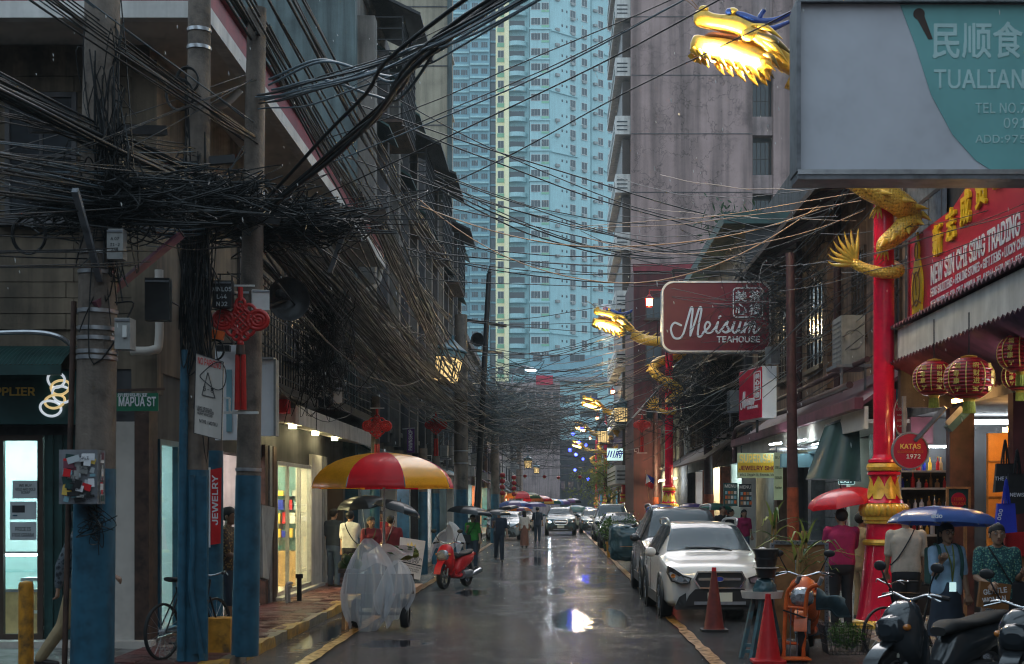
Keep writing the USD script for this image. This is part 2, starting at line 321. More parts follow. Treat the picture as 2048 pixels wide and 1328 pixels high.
line([(1.97, 14, 0), (1.98, 30, 0), (2.05, 60, 0), (2.1, 110, 0)], .15, 'road_line', 'worn yellow line along the parked cars')

# pavements with kerb stones and ribbed red tiles
pav = Thing('left_pavement', 'narrow red tiled pavement with worn kerb on the left', None, kind='structure')
pav.part('base', MB().box(-5.35, -3.97, 15.6, 230, -.03, .11), M['concrete'])
i = 0
for y in np.arange(16.0, 34.0, .42):
    for k, x in enumerate(np.arange(-5.1, -4.05, .42)):
        q = MB().obox((x + .2, y + .2, .112 + rng.uniform(-.004, .006)), (.405, .405, .03), Rx(rng.uniform(-.012, .012)) @ Ry(rng.uniform(-.012, .012)))
        for r in range(5): q.box(x + .01, x + .395, y + .02 + r * .08, y + .062 + r * .08, .12, .133)
        pav.part('tile', q, M['paver' if rng.random() < .6 else 'paver2'])
for y in np.arange(15.6, 70, .9):
    q = MB(); m = trimesh.creation.box((.24, .87, .19)).subdivide().subdivide()
    m.vertices += np.array([-3.86, y + .45, .045]); m.vertices += .035 * (np.stack([meshkit.noise(m.vertices * 6 + k * 31, k) for k in range(3)], -1) - .5)
    m.vertices[:, 2] -= np.where(m.vertices[:, 2] > .1, .05 * meshkit.noise(m.vertices * 2.3, 9) ** 2, 0)
    pav.part('kerb_stone', q.tm(m), M['kerb_yellow' if (rng.random() < .45 and y < 40) else 'kerb'], smooth=35)
pav.done(loc=(-4.5, 16, 0))
pv2 = Thing('right_pavement', 'wet grey pavement in front of the shops on the right', None, kind='structure')
pv2.part('base', MB().box(4.34, 8.5, 2, 230, -.03, .125), M['concrete'])
for y in np.arange(10, 60, .95): pv2.part('kerb_stone', MB().box(4.2, 4.338, y, y + .93, -.03, .13 + rng.uniform(-.006, .006)), M['kerb'])
pv2.done(loc=(6, 16, 0))
single('corner_pavement', 'pavement in front of the corner shop', None, MB().box(-14, -5.352, 15.9, 17.95, -.03, .115), M['concrete'], kind='structure')

# ------------------------------------------------------------------ window pieces
def frame(mb, O, u, v, w, h, t=.06, d=.05, nx=1, ny=1):
    """a glazing frame w x h, lower left corner at O, standing proud by d along u x v"""
    O, u, v = (np.asarray(a, float) for a in (O, u, v)); n = np.cross(u, v)
    def b(x0, x1, y0, y1, dd=d): mb.add(O + (np.array([x0, y0, -.02]) + BV * np.array([x1 - x0, y1 - y0, dd + .02]))[:, :1] * u + (np.array([x0, y0, -.02]) + BV * np.array([x1 - x0, y1 - y0, dd + .02]))[:, 1:2] * v + (np.array([x0, y0, -.02]) + BV * np.array([x1 - x0, y1 - y0, dd + .02]))[:, 2:] * n, BF)
    b(0, t, 0, h); b(w - t, w, 0, h); b(t, w - t, 0, t); b(t, w - t, h - t, h)
    for i in range(1, nx): b(w * i / nx - t / 3, w * i / nx + t / 3, t, h - t, d * .8)
    for j in range(1, ny): b(t, w - t, h * j / ny - t / 3, h * j / ny + t / 3, d * .7)
def slab(mb, O, u, v, x0, x1, y0, y1, d0, d1):
    O, u, v = (np.asarray(a, float) for a in (O, u, v)); n = np.cross(u, v)
    q = np.array([x0, y0, d0]) + BV * np.array([x1 - x0, y1 - y0, d1 - d0]); return mb.add(O + q[:, :1] * u + q[:, 1:2] * v + q[:, 2:] * n, BF)
def window(t, O, u, v, w, h, fm, pm, nx=2, ny=1, sill=True, T=.06, d=.05):
    m = MB(); frame(m, O, u, v, w, h, T, d, nx, ny)
    if sill: slab(m, O, u, v, -.08, w + .08, -.09, -.005, 0, d + .09)
    f = t.part('window', m, fm); f.sub('window_pane', slab(MB(), O, u, v, T * .6, w - T * .6, T * .6, h - T * .6, .004, .016), pm)
U, Vz, Lu = np.array([1.0, 0, 0]), np.array([0, 0, 1.0]), None
UL = np.array([0, 1.0, 0])        # on the left side of the street: facade runs along +y, faces +x
UR = np.array([0, -1.0, 0])       # on the right side: faces -x

# ------------------------------------------------------------------ towers
def towers():
    t = Thing('apartment_tower', 'pale teal high rise with cream stripe and rounded balconies', 'tower')
    Y = 285.0; k = Y / FPX
    def X(px): return (px - CX) * k
    fl = 3.03; nf = 38; top = nf * fl
    # the right hand faces turn away from the street by some forty degrees
    a_ = math.radians(42); du = np.array([math.cos(a_), math.sin(a_), 0.0]); C0 = np.array([X(1100), Y - .4, 0.0])
    def D_(px, C=C0):
        q = (px - CX) / FPX; return (q * C[1] - C[0]) / (du[0] - q * du[1])
    C1 = C0 + du * D_(1181) + np.array([.6, 1.6, 0])
    for C, p0, p1, zt in ((C0, 1100, 1181, top), (C1, 1183, 1262, top - 3)): t.part('wall', slab(MB(), C, du, Vz, D_(p0, C), D_(p1, C), 0, zt, -9, 0), M['tower_white'])
    def on(px, z, w, h, C, kind='window'):
        x = D_(px, C)
        if kind == 'window': window(t, C + du * x + (0, 0, z), du, Vz, w, h, M['white_paint'], M['tower_glass'], 2, 1, True)
        else: t.part(kind, slab(MB(), C, du, Vz, x, x + w, z, z + h, .002, .5 if kind == 'air_conditioner' else .03 if kind == 'vent' else .3), M['grey_plastic' if kind == 'air_conditioner' else 'tower_glass' if kind == 'vent' else 'tower_white'])
    t.part('bay_wall', MB().box(X(1060), X(1099), Y - 1.2, Y + 18, 0, top + 3).box(X(1014), X(1059), Y + .8, Y + 20, 0, top + 2), M['tower_white'])
    t.part('cream_strip', MB().box(X(1009), X(1018), Y - .4, Y + 16, 0, top + 1).box(X(991), X(1008.9), Y + 1.2, Y + 16, 0, top), M['tower_cream'])
    for f in range(1, nf):
        z = f * fl + .4
        if f % 2 == 0: t.part('string_course', MB().box(X(1058), X(1100), Y - 1.5, Y - 1.202, z - 1.05, z - .75), M['tower_white'])
        t.part('green_panel', MB().box(X(994), X(1008), Y + 1.1, Y + 1.198, z - .75, z + .05), M['tower_green'])
        window(t, (X(995), Y + 1.2, z + .1), U, Vz, 1.25, 1.5, M['white_paint'], M['tower_glass'], 2, 1, False)
        # rounded balcony
        a = np.linspace(PI, 2 * PI, 13); r = 1.55; c = X(1034)
        pts = np.stack([c + 2.0 * np.cos(a), Y + .8 + r * np.sin(a)], 1)
        m = MB()
        for z0, z1, g in ((z - .9, z - .7, 0), (z - .7, z - .02, .12)):
            s1 = Polygon(np.vstack([pts])); o = s1.buffer(-g) if g else None
            m.poly(s1 if not g else s1.difference(s1.buffer(-.14)), z1 - z0, (0, 0, z0), (1, 0, 0), (0, 1, 0))
        t.part('balcony', m, M['tower_white'])
        t.part('balcony_door', MB().box(c - 1.5, c + 1.5, Y + .72, Y + .797, z - .68, z + 1.35), M['tower_glass'])
        # bay windows
        window(t, (X(1062), Y - 1.2, z - .15), U, Vz, X(1081) - X(1062), 1.45, M['white_paint'], M['tower_glass'], 3, 1, False)
        window(t, (X(1083), Y - 1.2, z - .15), U, Vz, X(1098) - X(1083), 1.45, M['white_paint'], M['tower_glass'], 3, 1, False)
        t.part('green_panel', MB().box(X(1083), X(1098), Y - 1.26, Y - 1.202, z - .6, z - .17), M['tower_green'])
        for px in (1140, 1163): on(px, z - .1, 1.55, 1.5, C0)
        for px in (1123, 1132): on(px, z + .5, .4, .5, C0, 'vent')
        for px in (1141, 1110, 1164)[: 1 + f % 3]: on(px, z - .75, .95, .55, C0, 'air_conditioner')
        for px in (1196, 1216): on(px, z - .1, 1.45, 1.5, C1)
        on(1186, z - .2, .9, .5, C1, 'air_conditioner')
        if f % 4 == 0: on(1101, z - 1.0, D_(1155) - D_(1101), .3, C0, 'string_course'); on(1208, z - 2.4, 6, .3, C1, 'string_course')
    t.done()
    t = Thing('apartment_tower', 'slimmer blue grey high rise with banded floors behind the left roofs', 'tower')
    Y = 330.0; k = Y / FPX
    t.part('wall', MB().box(X2(880, k), X2(938, k), Y + 1.0, Y + 24, 0, 132).box(X2(939, k), X2(979, k), Y, Y + 23, 0, 134), M['tower_blue'])
    t.part('side_wall', MB().box(X2(980, k), X2(998, k), Y + 3, Y + 24, 0, 130), M['tower_glass'])
    for f in range(4, 42):
        z = f * 3.05
        t.part('floor_band', MB().box(X2(880, k), X2(938, k), Y + .6, Y + .998, z - .35, z + .05).box(X2(940, k), X2(978, k), Y - .5, Y - .002, z - .35, z + .05), M['tower_white'])
        for a, yy in ((890, 1), (906, 1), (921, 1), (943, 0), (962, 0)):
            window(t, (X2(a, k), Y + yy, z + .7), U, Vz, 1.55, 1.35, M['tower_blue'], M['tower_glass'], 3, 1, False)
        t.part('floor_band', MB().box(X2(980, k), X2(998, k), Y + 2.5, Y + 2.998, z - .3, z + .1), M['tower_blue'])
    t.done()
    t = Thing('podium_building', 'pale teal podium block with dark window bands below the towers', 'building')
    Y = 262.0; k = Y / FPX
    zt = EYE + (CY - 742) * k
    t.part('wall', MB().box(X2(1010, k), X2(1215, k), Y, Y + 18, 0, zt - 2), M['tower_white'])
    t.part('roof_slab', MB().box(X2(1050, k), X2(1218, k), Y - 1.5, Y + 18, zt - 1.99, zt - 1.2), M['dull_steel'])
    t.part('upper_floor', MB().box(X2(1060, k), X2(1205, k), Y + 1, Y + 16, zt - 1.19, zt + 3), M['tower_blue'])
    for j, (a, b, y0) in enumerate(((1070, 1100, 800), (1110, 1150, 805), (1160, 1195, 800), (1070, 1100, 830), (1110, 1150, 830), (1160, 1200, 835), (1066, 1085, 722), (1100, 1120, 722), (1140, 1170, 722))):
        window(t, (X2(a, k), Y + (1 if y0 < 740 else 0), EYE + (CY - y0) * k), U, Vz, (b - a) * k, 1.3, M['dull_steel'], M['tower_glass'], 3, 1, False)
    t.done()
def X2(px, k): return (px - CX) * k
towers()

# ------------------------------------------------------------------ left: corner building with the red eaves
ZS = .115
def corner_building():
    t = Thing('corner_shop_house', 'two storey corner building with red eaves, beige cladding and lit shops', 'building')
    X1 = -5.1
    t.part('wall', MB().box(-14, X1, 18.0, 34.7, 3.62, 7.72), M['cream_wall'])
    lint = MB().box(-14, -5.12, 18.02, 18.3, 2.78, 3.62)
    for a, b in ((18.3, 21.0), (21.0, 25.4), (25.4, 31.2), (31.2, 34.7)): lint.box(-5.4, -5.12, a, b, 2.72, 3.62)
    t.part('lintel', lint, M['dark_wall'])
    t.part('rear_wall', MB().box(-14, -13.8, 18.3, 34.7, -.03, 3.62).box(-13.8, -5.4, 34.5, 34.7, -.03, 3.62), M['dark_wall'])
    # floor plates and ceilings of the shops, partition walls
    t.part('shop_floor', MB().box(-13.8, -5.15, 18.05, 34.5, -.03, .16), M['soffit'])
    t.part('shop_ceiling', MB().box(-13.8, -5.4, 18.3, 34.5, 2.95, 3.1), M['white_paint'])
    for y, mat in ((20.95, 'shop_wall'), (25.3, 'white_paint'), (31.1, 'soffit')):
        t.part('partition_wall', MB().box(-13.8, -5.41, y, y + .15, .16, 2.95), M[mat])
    t.part('partition_wall', MB().box(-9.6, -9.45, 18.3, 20.95, .16, 2.95), M['shop_wall']); t.part('partition_wall', MB().box(-8.6, -8.45, 21.2, 25.3, .16, 2.95), M['white_paint']); t.part('partition_wall', MB().box(-8.2, -8.05, 26, 31.1, .16, 2.95), M['soffit'])
    # piers
    t.part('cream_pier', MB().box(-5.58, -5.27, 17.93, 18.25, .1, 2.95), M['soffit'])
    t.part('dark_pier', MB().box(-5.262, -5.08, 17.9, 18.3, .1, 3.3), M['dark_rust'])
    t.part('roller_guide', MB().box(-6.0, -5.6, 17.98, 18.2, .1, 2.78), M['green_dark'])
    for y0, y1, mt in ((20.2, 21.35, 'dark_rust'), (25.05, 25.3, 'dark_rust'), (25.45, 25.7, 'dull_steel'), (25.8, 26.1, 'dark_rust'), (29.9, 31.2, 'white_paint'), (31.25, 31.55, 'dull_steel'), (31.7, 31.95, 'grey_plastic'), (34.4, 34.7, 'dark_wall')):
        t.part('shop_pier', MB().box(-5.4, -5.06, y0, y1, .1, 2.95), M[mt])
    # folding green shutter beside the front glass
    for k in range(7): t.part('shutter_slat', MB().box(-6.42 + k * .06, -6.365 + k * .06, 17.97 - (k % 2) * .03, 18.03, .12, 2.78), M['green_dark'])
    # glazing
    def glaze(O, u, w, h, nx, fm):
        m = MB(); frame(m, O, u, Vz, w, h, .07, .06, nx, 1); g = t.part('shop_window', m, M[fm]); g.sub('window_pane', slab(MB(), O, u, Vz, .05, w - .05, .05, h - .05, .008, .018), M['pane'])
    glaze((-9.4, 18.0, .2), U, 2.35, 2.58, 1, 'frame_brown'); glaze((-7.0, 18.0, .2), U, .57, 2.58, 1, 'frame_brown')
    glaze((-5.12, 18.35, .2), UL, 1.85, 2.55, 2, 'blue_paint')
    glaze((-5.12, 26.15, .2), UL, 3.7, 2.5, 3, 'steel')
    t.part('door_sill', MB().box(-9.5, -5.0, 17.7, 17.95, .11, .2).box(-5.1, -4.95, 26, 31, .11, .19), M['soffit'])
    # lights of the shops
    for (x0, x1, y0, y1, mt) in ((-8.6, -6.2, 18.7, 18.9, 'lamp_teal'), (-8.6, -6.2, 20.2, 20.4, 'lamp_teal'), (-7.6, -5.8, 22.2, 22.4, 'lamp_pink'), (-7.6, -5.8, 24.2, 24.4, 'lamp_pink'), (-7.4, -5.7, 27, 27.25, 'lamp_warm'), (-7.4, -5.7, 29.4, 29.65, 'lamp_warm'), (-6.6, -5.7, 32.6, 32.7, 'lamp_amber')):
        t.part('ceiling_light', MB().box(x0, x1, y0, y1, 2.88, 2.94), M[mt])
    # beige cladding boards on the upper front
    for r in range(17):
        for c in range(4):
            x0 = -9.2 + c * 1.02 + (r % 2) * .1; z = 4.12 + r * .2
            t.part('cladding_board', MB().box(x0, x0 + 1.01, 17.965 - rng.uniform(0, .006), 17.998, z, z + .19), M['cream_wall'])
    t.part('corner_column', MB().box(-5.3, -4.98, 17.9, 18.2, 3.3, 7.5), M['cream_wall'])
    for (y, z, w, h) in ((19.5, 4.6, 1.3, 1.5), (23.0, 4.6, 1.4, 1.9), (27, 4.7, 1.4, 1.9), (30.8, 4.7, 1.2, 1.9), (33, 4.8, 1.1, 1.6)):
        window(t, (X1, y, z), UL, Vz, w, h, M['grey_wall'], M['window_dark'], 3, 2)
    for (x, z, w, h) in ((-6.9, 5.5, .9, 1.6), (-8.8, 5.3, 1.2, 1.6)):
        window(t, (x, 17.96, z), U, Vz, w, h, M['grey_wall'], M['window_dark'], 2, 2)
    # eaves: soffit, gutter, red fascia, roof
    t.part('soffit', MB().box(-14, -4.3, 17.1, 35.0, 7.73, 7.83), M['soffit'])
    t.part('gutter', MB().box(-14, -4.12, 16.92, 17.08, 7.70, 7.9).box(-4.29, -4.12, 17.09, 35.1, 7.70, 7.9), M['white_paint'])
    t.part('fascia', MB().box(-14, -4.16, 16.96, 17.08, 7.91, 8.22).box(-4.28, -4.16, 17.09, 35.1, 7.91, 8.22), M['red_trim'])
    m = MB()
    m.add([[-14, 16.9, 8.23], [-4.1, 16.9, 8.23], [-4.1, 35.2, 8.23], [-14, 35.2, 8.23], [-14, 21, 9.6], [-8, 21, 9.6], [-8, 35.2, 9.6], [-14, 35.2, 9.6]], [[0, 1, 5, 4], [1, 2, 6, 5], [0, 3, 2, 1], [2, 3, 7, 6]])
    rf = t.part('roof', m, M['red_trim'])
    for k in range(44): rf.sub('roof_rib', MB().bar((-4.1, 17 + k * .41, 8.26), (-7.0, 17.2 + k * .41, 9.29), .05), M['red_trim'])
    # rainwater pipes
    t.part('rain_pipe', MB().tube(spline([(-4.3, 19.6, 7.62), (-4.55, 19.6, 7.4), (-4.95, 19.7, 7.35), (-5.03, 19.7, 7.0), (-5.03, 19.7, 4.2)]), .055), M['white_paint'], smooth=True)
    t.part('rain_pipe', MB().tube(spline([(-4.2, 34.9, 7.7), (-4.3, 34.9, 7.3), (-4.6, 34.8, 7.1), (-4.98, 34.7, 6.8)]), .06), M['white_paint'], smooth=True)
    t.part('rain_pipe', MB().tube(spline([P(318, 540, 17.8), P(318, 680, 17.8), P(305, 700, 17.75), P(262, 702, 17.75)]), .055), M['soffit'], smooth=True)
    # canopy over the jewellery shop
    m = MB().add([[-5.12, 24.5, 3.42], [-4.42, 24.5, 3.30], [-4.42, 34.7, 3.30], [-5.12, 34.7, 3.42], [-5.12, 24.5, 3.62], [-4.42, 24.5, 3.55], [-4.42, 34.7, 3.55], [-5.12, 34.7, 3.62]], [[0, 3, 2, 1], [4, 5, 6, 7], [0, 1, 5, 4], [1, 2, 6, 5], [2, 3, 7, 6]])
    t.part('canopy', m, M['soffit']); t.part('canopy_edge', MB().box(-4.415, -4.36, 24.45, 34.75, 3.28, 3.60), M['white_paint'])
    for y in (26, 28.5, 31): t.part('canopy_lamp', MB().cyl((-4.75, y, 3.28), (-4.75, y, 3.352), .07), M['lamp_warm'])
    t.part('canopy_end', MB().box(-5.1, -4.5, 24.1, 24.44, 3.45, 3.8), M['bright_red'])
    # balconies with black grilles
    for y0, y1, z, h in ((21.6, 26.6, 3.85, 1.55), (28.2, 36.0, 4.02, 1.35)):
        t.part('balcony_slab', MB().box(-5.1, -4.38, y0, y1, z - .17, z), M['black_metal'])
        m = MB()
        for k in range(int((y1 - y0) / .24) + 1): m.bar((-4.42, y0 + .03 + k * .24, z), (-4.42, y0 + .03 + k * .24, z + h), .018)
        for q in (.08, .32, .56, .8, 1.0): m.bar((-4.40, y0, z + h * q), (-4.40, y1, z + h * q), .02)
        for q in (.08, .32, .56, .8, 1.0): m.bar((-5.09, y0 + .02, z + h * q), (-4.42, y0 + .02, z + h * q), .02)
        for k in range(4): m.bar((-5.05 + k * .18, y0 + .02, z), (-5.05 + k * .18, y0 + .02, z + h), .02)
        t.part('balcony_grille', m, M['black_metal'])
    t.done(loc=(-5.1, 18, 0))
for nm, c, s in (('lamp_teal', (.62, .95, .95), 11.0), ('lamp_pink', (1.0, .82, .80), 11.0), ('lamp_warm', (1.0, .86, .46), 38.0), ('lamp_amber', (1.0, .55, .18), 12.0), ('lamp_white', (.85, .95, 1.0), 14.0)): M[nm] = glow(nm + '_look', c, s)
corner_building()

# ------------------------------------------------------------------ left: tall grey building with fins, and the ones beyond
def fin_building():
    t = Thing('finned_grey_building', 'long grey office building with vertical concrete fins above the left shops', 'building')
    t.part('party_wall', MB().box(-24, -4.94, 35.6, 36.0, 3.0, 15.6), M['teal_wall'])
    t.part('wall', MB().box(-20, -5.0, 36.01, 71, 3.2, 15.2), M['fin_wall'])
    t.part('parapet', MB().box(-5.2, -4.9, 36.2, 71, 15.21, 15.6), M['grey_wall'])
    fy = np.arange(36.4, 71, 2.85)
    for k, y in enumerate(fy):
        t.part('fin', MB().box(-4.998, -4.55, y, y + .5, 3.6, 14.4 - .0 * k), M['grey_wall' if k % 2 else 'fin_wall'])
        for z in (4.3, 7.3, 10.3, 12.9):
            window(t, (-5.0, y + .75, z), UL, Vz, 1.75, 1.6 if z < 12 else 1.1, M['grey_wall'], M['window_dark'], 3, 2)
            t.part('window_ledge', MB().box(-4.998, -4.72, y + .52, y + 2.83, z - .34, z - .2), M['fin_wall'])
            if z > 5 and rng.random() < .5: t.part('window_hood', MB().add([[-5, y + .55, z + 1.9], [-4.25, y + .55, z + 1.45], [-4.25, y + 2.8, z + 1.45], [-5, y + 2.8, z + 1.9], [-5, y + .55, z + 1.84], [-4.25, y + .55, z + 1.39], [-4.25, y + 2.8, z + 1.39], [-5, y + 2.8, z + 1.84]], [[0, 1, 2, 3], [7, 6, 5, 4], [0, 4, 5, 1], [1, 5, 6, 2], [2, 6, 7, 3]]), M['green_dark'])
    # caged windows leaning out over the street high up
    for (y0, y1, z0, z1) in ((38, 41.5, 12.2, 14.9), (45, 48.0, 10.9, 13.2), (52, 56.5, 11.4, 13.9), (61, 65, 11.4, 13.6)):
        m = MB(); xo = -4.0
        for a in np.arange(y0, y1 + .01, .3): m.bar((xo, a, z0), (xo, a, z1), .03)
        for a in np.arange(z0, z1 + .01, .3): m.bar((xo, y0, a), (xo, y1, a), .03); m.bar((-4.99, y0, a), (xo, y0, a), .03)
        t.part('window_cage', m, M['black_metal'])
        t.part('cage_floor', MB().box(-4.99, xo - .02, y0, y1, z0 - .1, z0 - .01), M['dark_rust'])
        t.part('cage_roof', MB().add([[-5, y0 - .3, z1 + .75], [xo + .5, y0 - .3, z1 + .02], [xo + .5, y1 + .3, z1 + .02], [-5, y1 + .3, z1 + .75], [-5, y0 - .3, z1 + .67], [xo + .5, y0 - .3, z1 - .06], [xo + .5, y1 + .3, z1 - .06], [-5, y1 + .3, z1 + .67]], [[0, 1, 2, 3], [7, 6, 5, 4], [0, 4, 5, 1], [1, 5, 6, 2], [2, 6, 7, 3]]), M['black_metal'])
        t.part('cage_back', MB().box(-4.99, -4.95, y0, y1, z0, z1), M['window_dark'])
    # ground floor shops
    for k, y in enumerate(np.arange(36.2, 71, 4.3)):
        t.part('shop_pier', MB().box(-5.5, -4.95, y, y + .5, 0, 3.2), M[('blue_paint', 'grey_wall', 'soffit')[k % 3]])
        t.part('shop_shutter', MB().box(-6.2, -6.1, y + .5, y + 4.3, 0, 3.2), M[('dull_steel', 'white_paint', 'tower_blue')[k % 3]])
        if k % 2 == 0: t.part('shop_light', MB().box(-5.7, -5.2, y + 1.5, y + 3, 2.95, 3.0), M[('lamp_teal', 'lamp_white', 'lamp_pink')[k % 3]])
        t.part('shop_awning', MB().add([[-5, y + .1, 3.5], [-4.3, y + .1, 3.1], [-4.3, y + 4.2, 3.1], [-5, y + 4.2, 3.5], [-5, y + .1, 3.44], [-4.3, y + .1, 3.04], [-4.3, y + 4.2, 3.04], [-5, y + 4.2, 3.44]], [[0, 1, 2, 3], [7, 6, 5, 4], [0, 4, 5, 1], [1, 5, 6, 2], [2, 6, 7, 3]]), M[('green_dark', 'tower_blue', 'dark_rust')[k % 3]])
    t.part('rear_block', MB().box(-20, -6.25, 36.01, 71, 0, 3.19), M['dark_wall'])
    t.done()
    t = Thing('beige_apartment_block', 'plain beige block wall rising behind the finned grey building', 'building')
    t.part('wall', MB().box(-20, -5.28, 72, 75.6, 0, 30), M['beige_wall'])
    t.part('drain_pipe', MB().cyl((-5.2, 71.9, 3), (-5.2, 71.9, 29), .12), M['teal_wall'])
    for z in range(15, 29, 3): t.part('panel_joint', MB().box(-8, -5.3, 71.97, 71.995, z, z + .06), M['grey_wall'])
    for y in (73.2,):
        for z in range(4, 27, 3): window(t, (-5.28, y, z), UL, Vz, 1.5, 1.5, M['white_paint'], M['window_dark'], 2, 1)
    t.done()
fin_building()
def row_house(side, Y0, Y1, Xf, H, wall, label, seed, nm='shop_house', floors=3):
    """a plain shop house in the rows further down the street"""
    r = random.Random(seed); u = UL if side < 0 else UR; t = Thing(nm, label, 'building'); sg = -side
    def bx(m, a, b, y0, y1, z0, z1): lo, hi = sorted((a, b)); return m.box(lo, hi, y0, y1, z0, z1)
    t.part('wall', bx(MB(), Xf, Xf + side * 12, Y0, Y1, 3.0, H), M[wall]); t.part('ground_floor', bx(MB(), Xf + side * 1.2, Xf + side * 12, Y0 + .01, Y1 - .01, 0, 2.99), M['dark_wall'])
    t.part('cornice', bx(MB(), Xf + sg * .25, Xf - sg * .1, Y0, Y1, H + .002, H + .35), M['grey_wall'])
    n = max(1, int((Y1 - Y0) / 3.6)); w = (Y1 - Y0) / n
    for k in range(n):
        y = Y0 + k * w
        t.part('shop_pier', bx(MB(), Xf, Xf + side * .5, y, y + .4, 0, 2.99), M[r.choice(['blue_paint', 'grey_wall', 'orange_pipe', 'soffit'])])
        t.part('shop_front', bx(MB(), Xf + side * 1.1, Xf + side * 1.19, y + .4, y + w - .02, 0, 2.99), M[r.choice(['dull_steel', 'tower_blue', 'frame_brown', 'white_paint'])])
        if r.random() < .6: t.part('shop_light', bx(MB(), Xf + side * .3, Xf + side * .7, y + 1, y + w - .8, 2.9, 2.95), M[r.choice(['lamp_teal', 'lamp_white', 'lamp_warm', 'lamp_amber'])])
        if r.random() < .75:
            m = MB(); a = Xf; b = Xf + sg * r.uniform(.7, 1.3); y1 = y + w - .1; z = r.uniform(3.0, 3.5)
            v = [[a, y, z + .5], [b, y, z], [b, y1, z], [a, y1, z + .5]]; v += [[p[0], p[1], p[2] - .06] for p in v]
            t.part('awning', m.add(v, [[0, 1, 2, 3], [7, 6, 5, 4], [0, 4, 5, 1], [1, 5, 6, 2], [2, 6, 7, 3], [3, 7, 4, 0]]), M[r.choice(['green_dark', 'red_trim', 'purple_trim', 'dull_steel', 'blue_paint'])])
        z = 4.2
        while z + 2 < H:
            O = (Xf, y + .7, z) if side < 0 else (Xf, y + w - .7, z)
            window(t, O, u, Vz, w - 1.4, 1.5, M[r.choice(['grey_wall', 'white_paint', 'frame_brown'])], M['window_dark'], 3, 1)
            if r.random() < .45: t.part('air_conditioner', bx(MB(), Xf + sg * .002, Xf + sg * .5, y + w / 2 - .4, y + w / 2 + .4, z - .75, z - .2), M['grey_plastic'])
            if r.random() < .3: t.part('balcony', bx(MB(), Xf + sg * .002, Xf + sg * .9, y + .3, y + w - .3, z - .2, z - .1), M['dark_rust'])
            z += 3.1
    t.done()
for a in ((-1, 76, 104, -5.0, 11, 'grey_wall', 'grey shop house beyond the beige block on the left', 1), (-1, 104.3, 120, -4.8, 8.5, 'brown_wall', 'low brown shop house halfway down the left side', 2), (-1, 120.4, 140, -5.0, 10.5, 'pink_wall', 'pinkish shop house far down the left side', 3),
          (-1, 140.5, 165, -4.9, 9.0, 'fin_wall', 'pale low shop house near the far end on the left', 4), (-1, 165.5, 200, -5.1, 12, 'dark_wall', 'dark shop house at the far end on the left', 5),
          (1, 103, 118, 5.9, 9, 'dark_wall', 'dark shop house beyond the tall concrete block', 6), (1, 118.5, 138, 5.8, 10.5, 'brown_wall', 'brown shop house far down the right side', 7), (1, 138.5, 165, 6.0, 8.5, 'grey_wall', 'grey shop house far down the right side', 8), (1, 165.5, 205, 6.2, 12, 'red_wall', 'dark red shop house at the far end on the right', 9)):
    row_house(*a)
def end_houses():
    t = Thing('end_house', 'pinkish building with magenta sign panel closing the street', 'building'); Y = 222.0; k = Y / FPX
    t.part('wall', MB().box(X2(1000, k), X2(1120, k), Y, Y + 10, 0, EYE + (CY - 765) * k), M['pink_wall'])
    t.part('sign_panel', MB().box(X2(1072, k), X2(1106, k), Y - .2, Y - .01, EYE + (CY - 770) * k, EYE + (CY - 755) * k + .3), M['sign_red'])
    for a in range(1010, 1110, 16):
        for y in (800, 830, 860, 890): window(t, (X2(a, k), Y, EYE + (CY - y) * k), U, Vz, .9, 1.2, M['grey_wall'], M['window_dark'], 2, 1)
    t.done()
    t = Thing('end_house', 'dark low building behind the cars at the street end', 'building'); Y = 236.0; k = Y / FPX
    t.part('wall', MB().box(X2(1095, k), X2(1260, k), Y, Y + 10, 0, EYE + (CY - 880) * k), M['dark_wall'])
    for a in range(1100, 1240, 18): window(t, (X2(a, k), Y, 4), U, Vz, 1.0, 1.5, M['grey_wall'], M['window_dark'], 2, 1)
    t.done()
    t = Thing('terrace_block', 'low brownish terrace with railing left of the podium', 'building'); Y = 150.0; k = Y / FPX
    t.part('wall', MB().box(X2(998, k), X2(1003, k) + 1, Y + 50, Y + 60, 0, EYE + (CY - 750) * k), M['brown_wall'])
    t.done()
end_houses()
